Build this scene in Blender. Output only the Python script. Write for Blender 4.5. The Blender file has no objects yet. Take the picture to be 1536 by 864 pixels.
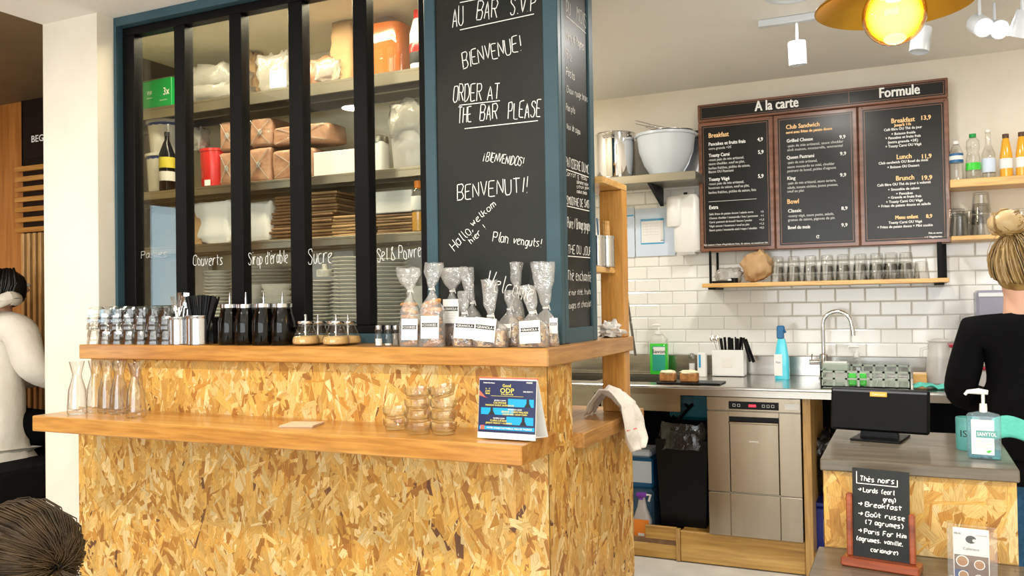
import bpy, math, random
import numpy as np
from math import sin, cos, tan, pi, radians, sqrt, atan2
from mathutils import Vector, Matrix, Euler, noise

SC = bpy.context.scene
COL = SC.collection
# ------------------------------------------------------------------ camera
F = 1280.0; YAW, PIT, ROL, H = radians(-24.9), radians(1.0), radians(-.925), 1.30
FW = Vector((sin(YAW)*cos(PIT), cos(YAW)*cos(PIT), sin(PIT)))
_r0 = Vector((cos(YAW), -sin(YAW), 0)); _u0 = _r0.cross(FW)
RT = _r0*cos(ROL)+_u0*sin(ROL); UP = -_r0*sin(ROL)+_u0*cos(ROL)
cam = bpy.data.cameras.new('camera'); co = bpy.data.objects.new('camera', cam); COL.objects.link(co)
cam.sensor_width = 36; cam.lens = F*36/1536; cam.clip_start = .02
m = Matrix((RT, UP, -FW)).transposed().to_4x4(); m.translation = Vector((0, 0, H)); co.matrix_world = m
SC.camera = co
def at(px, py, Y=None, X=None, Z=None):
    d = FW*F+RT*(px-768)-UP*(py-432)
    t = Y/d.y if Y is not None else X/d.x if X is not None else (Z-H)/d.z
    return Vector((0, 0, H))+d*t
def mpp(px, Y): return (at(px, 432, Y=Y)-Vector((0, 0, H))).dot(FW)/F
def X_(px, Y, py=500): return at(px, py, Y=Y).x
def span(x0, x1, y0, y1, Y):
    ym = (y0+y1)/2; xm = (x0+x1)/2
    return at(x0, ym, Y=Y).x, at(x1, ym, Y=Y).x, at(xm, y1, Y=Y).z, at(xm, y0, Y=Y).z
# ------------------------------------------------------------------ world, light, exposure
SC.view_settings.view_transform = 'Standard'; SC.view_settings.look = 'None'
SC.view_settings.gamma = 1; SC.view_settings.use_curve_mapping = False
SC.view_settings.exposure = -0.45
w = bpy.data.worlds.new('sky'); SC.world = w; w.use_nodes = True
w.node_tree.nodes['Background'].inputs[0].default_value = (.70, .84, 1, 1)
w.node_tree.nodes['Background'].inputs[1].default_value = 1.6
def area(name, loc, rot, sx, sy, power, col, spread=180):
    l = bpy.data.lights.new(name, 'AREA'); l.shape = 'RECTANGLE'; l.size = sx; l.size_y = sy
    l.energy = power; l.color = col; l.spread = radians(spread)
    o = bpy.data.objects.new(name, l); COL.objects.link(o); o.location = loc; o.rotation_euler = rot
    return o
DAY = (.93, .97, 1.0); WARM = (1, .86, .66)
area('daylight_front', (-.9, -2.95, 1.5), (radians(90), 0, 0), 4.6, 2.0, 175, DAY)
area('daylight_left', (-5.95, -.37, 1.55), (radians(90), 0, radians(-90)), .5, 1.3, 16, (.6, .85, 1))
def lamp(name, loc, power, col, size=.12):
    o = area(name, loc, (0, 0, 0), size, size, power, col); o.data.shape = 'DISK'; return o
ROOMFILLS = [(-3.0, .9), (-1.3, .9), (.5, .9), (-3.0, -1), (.5, -1), (-4.6, 1.2)]
for x, y in ROOMFILLS: lamp('ceiling_fill_light', (x, y, 2.49), 34, (1, .9, .76), .16)  # fill lights added under the ceiling to brighten the front room
KFILLS = [(-1.9, 3.9, 19), (-.4, 3.55, 26), (.9, 3.7, 18)]
for x, y, p in KFILLS: lamp('kitchen_fill_light', (x, y, 2.49), p, (1, .95, .88), .16)  # added out-of-view fill for the kitchen, not known lamps
SFILLS = [(-2.75, 2.74), (-1.9, 2.74)]
area('store_fill_light', (-2.3, 2.70, 2.49), (0, 0, 0), 1.35, .08, 27, (1, .86, .60))  # fill strip added to brighten the storage; no lamp known there

# ------------------------------------------------------------------ materials
MATS = {}
def _mat(name):
    m = bpy.data.materials.new(name); m.use_nodes = True; nt = m.node_tree
    for n in list(nt.nodes): nt.nodes.remove(n)
    out = nt.nodes.new('ShaderNodeOutputMaterial'); MATS[name] = m
    return m, nt, out
def node(nt, t, **k):
    n = nt.nodes.new(t)
    for a, b in k.items():
        if a.startswith('i_'): n.inputs[a[2:].replace('_', ' ')].default_value = b
        else: setattr(n, a, b)
    return n
def c4(c): return (c[0], c[1], c[2], 1)
def pm(name, col, rough=.5, metal=0, col2=None, scale=8, stretch=(1, 1, 1), bump=0, bscale=None, detail=4, emit=None, spec=.5, coat=0, lo=.35, hi=.65, sub=0):
    m, nt, out = _mat(name)
    p = node(nt, 'ShaderNodeBsdfPrincipled'); nt.links.new(p.outputs[0], out.inputs[0])
    p.inputs['Base Color'].default_value = c4(col); p.inputs['Roughness'].default_value = rough
    p.inputs['Metallic'].default_value = metal; p.inputs['Specular IOR Level'].default_value = spec
    p.inputs['Coat Weight'].default_value = coat; p.inputs['Coat Roughness'].default_value = .08
    if sub: p.inputs['Subsurface Weight'].default_value = sub; p.inputs['Subsurface Scale'].default_value = .02
    if col2 or bump:
        tc = node(nt, 'ShaderNodeTexCoord'); mp = node(nt, 'ShaderNodeMapping'); mp.inputs['Scale'].default_value = stretch
        nt.links.new(tc.outputs['Object'], mp.inputs[0])
    if col2:
        nz = node(nt, 'ShaderNodeTexNoise', i_Scale=scale, i_Detail=detail); nt.links.new(mp.outputs[0], nz.inputs['Vector'])
        r = node(nt, 'ShaderNodeValToRGB'); r.color_ramp.elements[0].position = lo; r.color_ramp.elements[1].position = hi
        r.color_ramp.elements[0].color = c4(col); r.color_ramp.elements[1].color = c4(col2)
        nt.links.new(nz.outputs[0], r.inputs[0]); nt.links.new(r.outputs[0], p.inputs['Base Color'])
    if bump:
        n2 = node(nt, 'ShaderNodeTexNoise', i_Scale=bscale or scale, i_Detail=3); nt.links.new(mp.outputs[0], n2.inputs['Vector'])
        b = node(nt, 'ShaderNodeBump', i_Strength=bump, i_Distance=.01); nt.links.new(n2.outputs[0], b.inputs['Height']); nt.links.new(b.outputs[0], p.inputs['Normal'])
    if emit:
        p.inputs['Emission Color'].default_value = c4(emit[:3]); p.inputs['Emission Strength'].default_value = emit[3]
    return m
def thin(name, tint=(.97, .98, .97), edge=(.55, .58, .56), refl=1.0, rough=.02, body=0, bodycol=(1, 1, 1), bump=0, bscale=40):
    """thin clear glass or film: see-through, mirror-like by Fresnel, edges darker"""
    m, nt, out = _mat(name)
    tr = node(nt, 'ShaderNodeBsdfTransparent'); gl = node(nt, 'ShaderNodeBsdfGlossy', i_Roughness=rough)
    lw = node(nt, 'ShaderNodeLayerWeight', i_Blend=.35)
    mx = node(nt, 'ShaderNodeMix', data_type='RGBA'); mx.inputs[6].default_value = c4(tint); mx.inputs[7].default_value = c4(edge)
    pw = node(nt, 'ShaderNodeMath', operation='POWER'); pw.inputs[1].default_value = 2.2
    nt.links.new(lw.outputs['Facing'], pw.inputs[0]); nt.links.new(pw.outputs[0], mx.inputs[0]); nt.links.new(mx.outputs[2], tr.inputs[0])
    fr = node(nt, 'ShaderNodeLayerWeight', i_Blend=.5); f5 = node(nt, 'ShaderNodeMath', operation='POWER'); f5.inputs[1].default_value = 5
    nt.links.new(fr.outputs['Facing'], f5.inputs[0])          # Schlick: the same from both sides of the thin sheet
    mu = node(nt, 'ShaderNodeMath', operation='MULTIPLY_ADD', use_clamp=True); mu.inputs[1].default_value = .96*refl; mu.inputs[2].default_value = .04*refl
    nt.links.new(f5.outputs[0], mu.inputs[0])
    if bump:
        tc = node(nt, 'ShaderNodeTexCoord'); nz = node(nt, 'ShaderNodeTexNoise', i_Scale=bscale, i_Detail=2)
        nt.links.new(tc.outputs['Object'], nz.inputs['Vector'])
        b = node(nt, 'ShaderNodeBump', i_Strength=bump, i_Distance=.01); nt.links.new(nz.outputs[0], b.inputs['Height'])
        for n in (gl, fr): nt.links.new(b.outputs[0], n.inputs['Normal'])
    a = node(nt, 'ShaderNodeMixShader'); nt.links.new(mu.outputs[0], a.inputs[0]); nt.links.new(tr.outputs[0], a.inputs[1]); nt.links.new(gl.outputs[0], a.inputs[2])
    last = a
    if body:
        d = node(nt, 'ShaderNodeBsdfPrincipled'); d.inputs['Base Color'].default_value = c4(bodycol); d.inputs['Roughness'].default_value = .3
        last = node(nt, 'ShaderNodeMixShader'); last.inputs[0].default_value = body
        nt.links.new(a.outputs[0], last.inputs[1]); nt.links.new(d.outputs[0], last.inputs[2])
    nt.links.new(last.outputs[0], out.inputs[0])
    return m
def wood(name, c1, c2, c3, axis=0, ring=18, rough=.4, coat=.2, plank=0):
    """long grain along the given axis, built from stretched noise; optional laminated staves"""
    m, nt, out = _mat(name)
    p = node(nt, 'ShaderNodeBsdfPrincipled'); nt.links.new(p.outputs[0], out.inputs[0])
    p.inputs['Roughness'].default_value = rough; p.inputs['Coat Weight'].default_value = coat; p.inputs['Coat Roughness'].default_value = .15
    tc = node(nt, 'ShaderNodeTexCoord'); mp = node(nt, 'ShaderNodeMapping')
    s = [1, 1, 1]; s[axis] = .07; mp.inputs['Scale'].default_value = s
    nt.links.new(tc.outputs['Object'], mp.inputs[0])
    n1 = node(nt, 'ShaderNodeTexNoise', i_Scale=ring, i_Detail=6, i_Distortion=.6); n2 = node(nt, 'ShaderNodeTexNoise', i_Scale=ring*7, i_Detail=3)
    for n in (n1, n2): nt.links.new(mp.outputs[0], n.inputs['Vector'])
    r = node(nt, 'ShaderNodeValToRGB'); e = r.color_ramp.elements
    e[0].position = .3; e[0].color = c4(c1); e[1].position = .7; e[1].color = c4(c3); k = e.new(.5); k.color = c4(c2)
    nt.links.new(n1.outputs[0], r.inputs[0])
    mx = node(nt, 'ShaderNodeMix', data_type='RGBA', blend_type='MULTIPLY'); mx.inputs[0].default_value = .45
    r2 = node(nt, 'ShaderNodeValToRGB'); r2.color_ramp.elements[0].position = .35; r2.color_ramp.elements[0].color = (.45, .35, .25, 1); r2.color_ramp.elements[1].position = .6
    nt.links.new(n2.outputs[0], r2.inputs[0]); nt.links.new(r.outputs[0], mx.inputs[6]); nt.links.new(r2.outputs[0], mx.inputs[7])
    nt.links.new(mx.outputs[2], p.inputs['Base Color'])
    b = node(nt, 'ShaderNodeBump', i_Strength=.12, i_Distance=.004); nt.links.new(n2.outputs[0], b.inputs['Height']); nt.links.new(b.outputs[0], p.inputs['Normal'])
    return m
def attr_mat(name, rough=.5, grain=True, coat=.1):
    """colour of every strand comes from the piece itself, grain runs along its UV"""
    m, nt, out = _mat(name)
    p = node(nt, 'ShaderNodeBsdfPrincipled'); nt.links.new(p.outputs[0], out.inputs[0]); p.inputs['Roughness'].default_value = rough
    p.inputs['Coat Weight'].default_value = coat
    a = node(nt, 'ShaderNodeAttribute', attribute_name='col')
    if grain:
        uv = node(nt, 'ShaderNodeUVMap', uv_map='UVMap'); mp = node(nt, 'ShaderNodeMapping'); mp.inputs['Scale'].default_value = (5, 90, 1)
        nt.links.new(uv.outputs[0], mp.inputs[0]); nz = node(nt, 'ShaderNodeTexNoise', i_Scale=5, i_Detail=3); nt.links.new(mp.outputs[0], nz.inputs['Vector'])
        r = node(nt, 'ShaderNodeValToRGB'); r.color_ramp.elements[0].position = .3; r.color_ramp.elements[0].color = (.68, .58, .45, 1); r.color_ramp.elements[1].position = .62; r.color_ramp.elements[1].color = (1.0, 1.0, 1.0, 1)
        nt.links.new(nz.outputs[0], r.inputs[0]); mx = node(nt, 'ShaderNodeMix', data_type='RGBA', blend_type='MULTIPLY'); mx.inputs[0].default_value = 1
        nt.links.new(a.outputs[0], mx.inputs[6]); nt.links.new(r.outputs[0], mx.inputs[7]); nt.links.new(mx.outputs[2], p.inputs['Base Color'])
    else: nt.links.new(a.outputs[0], p.inputs['Base Color'])
    return m
def voro_mat(name, cols, scale=120, rough=.6, bump=.6):
    """crumbly mix of seeds and flakes: every cell takes one of the colours"""
    m, nt, out = _mat(name)
    p = node(nt, 'ShaderNodeBsdfPrincipled'); nt.links.new(p.outputs[0], out.inputs[0]); p.inputs['Roughness'].default_value = rough
    tc = node(nt, 'ShaderNodeTexCoord'); v = node(nt, 'ShaderNodeTexVoronoi', i_Scale=scale); nt.links.new(tc.outputs['Object'], v.inputs['Vector'])
    sp = node(nt, 'ShaderNodeSeparateColor'); nt.links.new(v.outputs['Color'], sp.inputs[0])
    r = node(nt, 'ShaderNodeValToRGB'); r.color_ramp.interpolation = 'CONSTANT'; e = r.color_ramp.elements
    e[0].position = 0; e[0].color = c4(cols[0]); e[1].position = 1/len(cols); e[1].color = c4(cols[1])
    for i, c in enumerate(cols[2:]): k = e.new((i+2)/len(cols)); k.color = c4(c)
    nt.links.new(sp.outputs[0], r.inputs[0]); nt.links.new(r.outputs[0], p.inputs['Base Color'])
    b = node(nt, 'ShaderNodeBump', i_Strength=bump, i_Distance=.004, invert=True); nt.links.new(v.outputs['Distance'], b.inputs['Height']); nt.links.new(b.outputs[0], p.inputs['Normal'])
    return m
CREAM = pm('cream_paint', (.80, .74, .62), .7, col2=(.86, .80, .69), scale=3, bump=.05, bscale=60)
STORE = pm('store_paint', (.84, .77, .56), .7, col2=(.88, .81, .61), scale=3)
CEIL = pm('ceiling_paint', (.80, .78, .74), .8, col2=(.84, .82, .78), scale=2)
BROWNC = pm('brown_ceiling_paint', (.13, .09, .045), .6, col2=(.17, .12, .06), scale=2)
FLOOR = pm('concrete_floor', (.50, .49, .46), .5, col2=(.62, .61, .57), scale=5, detail=8, bump=.05)
GROUT = pm('grout', (.60, .59, .57), .8)
TILE = pm('tile_glaze', (.83, .83, .80), .12, col2=(.88, .88, .85), scale=1.5, coat=.3)
TEAL = pm('teal_paint', (.035, .078, .10), .4, spec=.3, col2=(.043, .09, .115), scale=6, bump=.04)
BLACK = pm('black_metal', (.004, .004, .004), .45, spec=.12)
BLACKP = pm('black_plastic', (.004, .004, .0045), .35, spec=.2)
BOARD = pm('chalkboard', (.008, .010, .009), .36, col2=(.016, .016, .012), scale=4, spec=.3)
CHALK = pm('chalk', (.85, .85, .82), .8)
STEEL = pm('brushed_steel', (.48, .46, .42), .22, 1, col2=(.56, .54, .50), scale=30, stretch=(.05, 1, 1), bump=.03)
STEELV = pm('vertical_brushed_steel', (.36, .31, .235), .24, 1, col2=(.44, .385, .30), scale=4, stretch=(2, 1, .2))
SHSTEEL = pm('shelf_steel', (.36, .33, .26), .35, 1, col2=(.42, .38, .30), scale=10, stretch=(.05, 1, 1))
CHROME = pm('chrome', (.8, .8, .82), .07, 1)
TIN = pm('tin', (.55, .55, .55), .2, 1)
SLAB = wood('oak_slab', (.42, .17, .028), (.55, .255, .05), (.64, .34, .09), 0, ring=14, coat=.35, rough=.32)
SLABY = wood('oak_slab_end', (.50, .27, .08), (.63, .37, .13), (.74, .48, .21), 2, ring=16)
SLABYY = wood('oak_slab_side', (.38, .17, .04), (.52, .27, .075), (.64, .37, .13), 1, ring=14)
PINE = wood('pine', (.52, .23, .035), (.62, .30, .06), (.70, .38, .10), 2, ring=14)
PINEX = wood('pine_shelf', (.62, .34, .09), (.74, .44, .14), (.80, .52, .21), 0, ring=16)
OLDWOOD = wood('worn_plywood', (.26, .12, .02), (.52, .30, .07), (.66, .42, .14), 0, ring=9, coat=0)
OLDZ = wood('worn_plywood_post', (.30, .17, .05), (.52, .31, .10), (.60, .38, .14), 2, ring=12, coat=0)
ORANGE = wood('orange_panel', (.42, .15, .03), (.52, .21, .045), (.60, .27, .07), 2, ring=6, coat=.4, rough=.3)
GREYTOP = wood('grey_counter_top', (.10, .085, .065), (.16, .135, .10), (.20, .17, .13), 0, ring=10, coat=.3, rough=.35)
DARKW = pm('dark_brown_panel', (.014, .008, .006), .5, spec=.2)
OSBB = pm('osb_base', (.42, .24, .07), .6, col2=(.55, .34, .12), scale=40)
OSBF = attr_mat('osb_strands')
GLASS = thin('clear_glass', (.99, .99, .985), (.62, .65, .62), 1.8)
TUMB = thin('tumbler_glass', (.99, .99, .975), (.70, .70, .62), 1.9, bump=.06, bscale=60)
PANE = thin('window_glass', (.95, .96, .93), (.85, .88, .85), 1.0, .01)
FILM = thin('cellophane', (.985, .985, .97), (.86, .86, .82), 3.4, .10, bump=.9, bscale=45, body=.14)
JARG = thin('dark_jar_glass', (.5, .48, .45), (.12, .11, .10), .8)
HAZE = thin('cloudy_plastic', (.92, .92, .92), (.7, .7, .7), 1.2, .2, body=.45, bodycol=(.85, .82, .80))
WBAG = thin('white_plastic_bag', (.9, .9, .9), (.7, .7, .7), 2, .15, body=.42, bodycol=(.55, .53, .48), bump=.8, bscale=30)
WHITE = pm('white_plastic', (.80, .80, .78), .3)
PORC = pm('white_porcelain', (.80, .79, .74), .15, coat=.3)
PAPER = pm('white_paper', (.82, .82, .80), .8)
KRAFT = pm('kraft_paper', (.42, .26, .12), .75, col2=(.50, .32, .16), scale=12, bump=.4, bscale=25)
BROWNP = pm('brown_napkin_pack', (.30, .14, .075), .5, col2=(.42, .24, .15), scale=14, bump=.5, bscale=30, coat=.4)
DKRAFT = pm('dark_kraft', (.17, .09, .04), .7, col2=(.26, .15, .07), scale=20)
AMBER = pm('orange_liquid', (.62, .17, .035), .15, coat=.5)
JUICE = pm('orange_juice', (.85, .42, .03), .15, coat=.5)
GREEN = pm('green_carton', (.0, .33, .06), .4)
GREENL = pm('green_soap', (.05, .62, .05), .15, coat=.5)
RED = pm('red_plastic', (.62, .02, .015), .25)
REDD = pm('wine_red_lid', (.30, .01, .03), .3)
NAVY = pm('navy_rim', (.02, .05, .28), .35)
CYAN = pm('cyan_liquid', (.08, .62, .78), .2, coat=.4)
DBLUE = pm('dark_blue_plastic', (.01, .12, .30), .3)
BLUEC = pm('blue_crate_plastic', (.01, .02, .22), .4)
BLUEJ = pm('blue_can', (.05, .12, .22), .35)
TEALC = pm('teal_cloth', (.10, .52, .43), .85, bump=.5, bscale=60)
TEALT = pm('teal_tin', (.10, .36, .34), .35)
PURPLE = pm('purple_trigger', (.20, .04, .42), .35)
ORLAB = pm('orange_label', (.85, .25, .02), .5)
DARKLIQ = pm('dark_syrup', (.003, .002, .002), .15, spec=.3)
SUGAR = pm('brown_sugar', (.55, .33, .10), .8, col2=(.68, .45, .18), scale=300)
SALT = pm('salt', (.85, .85, .85), .8)
PEPPER = pm('pepper', (.12, .10, .08), .8, col2=(.3, .26, .2), scale=400)
COOKIE = pm('cookie', (.50, .22, .06), .8, col2=(.68, .36, .13), scale=60, bump=.8, bscale=80)
CAKE = pm('cake', (.30, .12, .03), .8, col2=(.48, .22, .07), scale=50, bump=.6)
ICING = pm('icing', (.85, .74, .52), .6, bump=.8, bscale=80)
GRANOLA = voro_mat('granola', [(.42, .22, .08), (.60, .38, .16), (.72, .52, .28), (.30, .14, .05), (.10, .05, .03), (.66, .46, .2)], 110)
DARKNUT = voro_mat('dark_granola', [(.10, .05, .03), (.16, .08, .04), (.22, .12, .06), (.06, .03, .02)], 110)
TOWEL = pm('towel_cotton', (.80, .77, .72), .9, bump=.4, bscale=90)
HOOD = pm('white_fleece', (.74, .70, .62), .95, col2=(.82, .78, .71), scale=8, bump=1, bscale=9)
BLKCLOTH = pm('black_cloth', (.004, .004, .005), .9, spec=.08, bump=.3, bscale=20)
JEANS = pm('jeans', (.02, .09, .20), .9, col2=(.03, .13, .27), scale=60)
SKIN = pm('skin', (.72, .42, .30), .5, sub=.15)
BLACKHAIR = pm('black_hair', (.010, .008, .007), .4, bump=.3)
BROWNHAIR = pm('brown_hair', (.022, .012, .004), .5, spec=.3, col2=(.060, .034, .012), scale=20, stretch=(1, 1, 1))
DARKBR = pm('dark_brown_hair', (.035, .02, .008), .4)
BLOND = pm('blond_hair', (.42, .27, .09), .42, col2=(.26, .15, .045), scale=25)
BLONDL = pm('light_blond_hair', (.55, .40, .20), .42)
MENU = pm('menu_panel', (.012, .011, .010), .28, spec=.35)
COPPER = pm('copper_wood_frame', (.15, .055, .028), .3, col2=(.24, .10, .055), scale=30, stretch=(.1, 1, 1), coat=.4)
MCOP = pm('copper_line', (.50, .24, .13), .35)
MWHITE = pm('print_white', (.92, .92, .90), .7)
MGREY = pm('print_grey', (.62, .62, .60), .7)
MGOLD = pm('print_gold', (1, .66, .32), .7)
MYEL = pm('print_yellow', (.85, .75, .15), .7)
INK = pm('print_black', (.01, .01, .01), .6)
INKG = pm('print_faint', (.45, .45, .45), .7)
GOLD = pm('brass_shade', (.62, .36, .04), .38, 1, col2=(.42, .24, .03), scale=5, stretch=(1, 1, 1))
SHADEDK = pm('shade_rim', (.05, .035, .01), .4, .6)
LAMPW = pm('spot_white', (.66, .70, .74), .35)
BLUEP = pm('print_blue', (.04, .34, .62), .6)
PBLUE = pm('poster_navy', (.008, .012, .07), .3)
PCYAN = pm('poster_cyan', (.0, .33, .68), .3)
PRED = pm('poster_red', (.85, .13, .08), .4)
STANDW = wood('red_brown_stand', (.22, .04, .012), (.33, .07, .02), (.42, .10, .03), 0, ring=14, coat=.5, rough=.25)
CRATEG = pm('grey_green_plastic', (.34, .40, .34), .4)
GREYBOX = pm('grey_appliance', (.26, .26, .34), .3)
PASTEL = pm('lilac_sheet', (.62, .72, .86), .6)
COFFEE = pm('coffee_brown', (.45, .22, .08), .5)
BAGBLK = pm('black_bin_bag', (.012, .012, .014), .16, bump=1, bscale=30, coat=.6)
GLOW = pm('bulb_glow', (1, .75, .25), .4, emit=(1, .52, .10, 5))
_nt = GLOW.node_tree; _lw = node(_nt, 'ShaderNodeLayerWeight', i_Blend=.4); _r = node(_nt, 'ShaderNodeValToRGB')   # hot centre, amber rim of a glowing globe
_r.color_ramp.elements[0].color = (1, .86, .45, 1); _r.color_ramp.elements[0].position = .12; _r.color_ramp.elements[1].color = (.55, .22, .01, 1); _r.color_ramp.elements[1].position = .6
_nt.links.new(_lw.outputs['Facing'], _r.inputs[0]); _nt.links.new(_r.outputs[0], [n for n in _nt.nodes if n.type == 'BSDF_PRINCIPLED'][0].inputs['Emission Color'])
GLOWW = pm('bulb_core', (1, 1, .9), .4, emit=(1, .86, .5, 14))
SPOTON = pm('lit_spot_face', (1, 1, 1), .4, emit=(.95, .97, 1, 9))
REDLED = pm('red_led', (.8, .02, .05), .4, emit=(1, .04, .08, 1.5))
GIN = pm('blue_green_glass', (.25, .45, .42), .3)

# ------------------------------------------------------------------ mesh helpers
class MB:
    def __init__(s): s.v = []; s.f = []; s.mi = []; s.M = Matrix(); s.cur = 0
    def add(s, vs, fs):
        k = len(s.v); M = s.M
        s.v += [tuple(M @ Vector(p)) for p in vs]; s.f += [tuple(i+k for i in f) for f in fs]; s.mi += [s.cur]*len(fs); return s
    def box(s, x0, x1, y0, y1, z0, z1):
        return s.add([(x0, y0, z0), (x1, y0, z0), (x1, y1, z0), (x0, y1, z0), (x0, y0, z1), (x1, y0, z1), (x1, y1, z1), (x0, y1, z1)],
                     [(0, 3, 2, 1), (4, 5, 6, 7), (0, 1, 5, 4), (1, 2, 6, 5), (2, 3, 7, 6), (3, 0, 4, 7)])
    def bbox(s, x0, x1, y0, y1, z0, z1, b=.004):
        """box with chamfered edges"""
        xs = (x0, x0+b, x1-b, x1); ys = (y0, y0+b, y1-b, y1); zs = (z0, z0+b, z1-b, z1)
        vs = []; idx = {}
        def V(i, j, k):
            key = (i, j, k)
            if key not in idx: idx[key] = len(vs); vs.append((xs[i], ys[j], zs[k]))
            return idx[key]
        fs = [(V(1,1,0),V(1,2,0),V(2,2,0),V(2,1,0)), (V(1,1,3),V(2,1,3),V(2,2,3),V(1,2,3)), (V(1,0,1),V(2,0,1),V(2,0,2),V(1,0,2)), (V(1,3,1),V(1,3,2),V(2,3,2),V(2,3,1)),
              (V(0,1,1),V(0,1,2),V(0,2,2),V(0,2,1)), (V(3,1,1),V(3,2,1),V(3,2,2),V(3,1,2))]
        for a, A in ((1, 0), (2, 3)):
            for c, C in ((1, 0), (2, 3)):
                fs.append((V(1,a,C),V(2,a,C),V(2,A,c),V(1,A,c))); fs.append((V(a,1,C),V(a,2,C),V(A,2,c),V(A,1,c))); fs.append((V(a,C,1),V(a,C,2),V(A,c,2),V(A,c,1)))
                for d, D in ((1, 0), (2, 3)): fs.append((V(A,c,d),V(a,C,d),V(a,c,D)))
        return s.add(vs, fs)
    def lathe(s, prof, n=24, cx=0, cy=0, z0=0, sx=1, sy=1, cap=True, off=0, wob=None):
        vs = []; fs = []
        for r, z in prof:
            for i in range(n):
                a = 2*pi*(i+off)/n; k = 1 if wob is None else wob(a, z)
                vs.append((cx+r*k*cos(a)*sx, cy+r*k*sin(a)*sy, z0+z))
        for j in range(len(prof)-1):
            for i in range(n): fs.append((j*n+i, j*n+(i+1) % n, (j+1)*n+(i+1) % n, (j+1)*n+i))
        if cap:
            if prof[0][0] > 1e-5: fs.append(tuple(range(n))[::-1])
            if prof[-1][0] > 1e-5: fs.append(tuple((len(prof)-1)*n+i for i in range(n)))
        return s.add(vs, fs)
    def tube(s, pts, r, n=8, cap=True, flat=1):
        pts = [Vector(p) for p in pts]; rr = r if isinstance(r, (list, tuple)) else [r]*len(pts); vs = []; fs = []
        nrm = None
        for i, p in enumerate(pts):
            t = (pts[min(i+1, len(pts)-1)]-pts[max(i-1, 0)]).normalized()
            if nrm is None: nrm = t.orthogonal().normalized()
            else:
                nrm = nrm-t*nrm.dot(t)
                nrm = nrm.normalized() if nrm.length > 1e-6 else t.orthogonal().normalized()
            b = t.cross(nrm)
            for k in range(n): a = 2*pi*k/n; vs.append(p+(nrm*cos(a)+b*sin(a)*flat)*rr[i])
        for j in range(len(pts)-1):
            for k in range(n): fs.append((j*n+k, j*n+(k+1) % n, (j+1)*n+(k+1) % n, (j+1)*n+k))
        if cap: fs.append(tuple(range(n))[::-1]); fs.append(tuple((len(pts)-1)*n+k for k in range(n)))
        return s.add(vs, fs)
    def grid(s, fn, nu, nv, wrap=False):
        vs = [fn(i/nu, j/nv) for j in range(nv+1) for i in range(nu+1)]; W = nu+1
        return s.add(vs, [(j*W+i, j*W+i+1, (j+1)*W+i+1, (j+1)*W+i) for j in range(nv) for i in range(nu)])
    def prism(s, poly, y0, y1):
        n = len(poly)
        return s.add([(x, y0, z) for x, z in poly]+[(x, y1, z) for x, z in poly], [tuple(range(n)), tuple(range(2*n-1, n-1, -1))]+[(i, i+n, (i+1) % n+n, (i+1) % n) for i in range(n)])
    def ball(s, c, r, n=12, sx=1, sy=1, sz=1, wob=0, seed=0):
        m = n//2; vs = []; fs = []
        for j in range(m+1):
            for i in range(n):
                t = pi*j/m; a = 2*pi*i/n; d = Vector((sin(t)*cos(a), sin(t)*sin(a), cos(t)))
                k = 1+(wob*noise.noise(d*2.3+Vector((seed, seed*.7, 0))) if wob else 0)
                vs.append((c[0]+d.x*r*k*sx, c[1]+d.y*r*k*sy, c[2]+d.z*r*k*sz))
        for j in range(m):
            for i in range(n): fs.append((j*n+i, (j+1)*n+i, (j+1)*n+(i+1) % n, j*n+(i+1) % n))
        return s.add(vs, fs)
    def build(s, name, mats, parent=None, smooth=True, ang=.6, solid=0):
        me = bpy.data.meshes.new(name); me.from_pydata(s.v, [], s.f)
        for mt in (mats if isinstance(mats, (list, tuple)) else [mats]): me.materials.append(mt)
        if 'lettering' in name or name in ('button', 'header_line', 'panel_line', 'screw', 'strand'): me['k'] = 1
        if any(s.mi): me.polygons.foreach_set('material_index', s.mi)
        if smooth: me.shade_smooth(); me.set_sharp_from_angle(angle=ang)
        me.validate(); me.update()
        o = bpy.data.objects.new(name, me); COL.objects.link(o)
        if 'k' in me: o['kind'] = 'stuff'
        if parent: o.parent = parent
        if solid: md = o.modifiers.new('thickness', 'SOLIDIFY'); md.thickness = solid
        return o
def tag(o, label, cat, group=None, kind=None):
    o['label'] = label; o['category'] = cat
    if group: o['group'] = group
    if kind: o['kind'] = kind
    return o
def struct(o): o['kind'] = 'structure'; return o
def stuff(o): o['kind'] = 'stuff'; return o
def thing(name, label, cat, loc=(0, 0, 0), rz=0, group=None, rot=None):
    o = bpy.data.objects.new(name, None); COL.objects.link(o); o.location = loc; o.rotation_euler = rot or (0, 0, rz); o.empty_display_size = .05
    return tag(o, label, cat, group)
def dup(root, loc, rz=None, label=None, group=None):
    r = root.copy(); COL.objects.link(r); r.location = loc
    if rz is not None: r.rotation_euler = (0, 0, rz)
    if label: r['label'] = label
    if group: r['group'] = group
    for ch in list(root.children):
        c = ch.copy(); COL.objects.link(c); c.parent = r
        for g in list(ch.children): d = g.copy(); COL.objects.link(d); d.parent = c
    return r
ORD = ['first', 'second', 'third', 'fourth', 'fifth', 'sixth', 'seventh', 'eighth', 'ninth', 'tenth', 'eleventh', 'twelfth', 'thirteenth', 'fourteenth', 'fifteenth', 'sixteenth', 'seventeenth', 'eighteenth', 'nineteenth', 'twentieth', 'twenty-first', 'twenty-second', 'twenty-third', 'twenty-fourth']
def R(name, *a, mat=None, parent=None, b=0, **k):
    mb = MB(); (mb.bbox(*a, b=b) if b else mb.box(*a)); return mb.build(name, mat, parent, **k)

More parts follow.
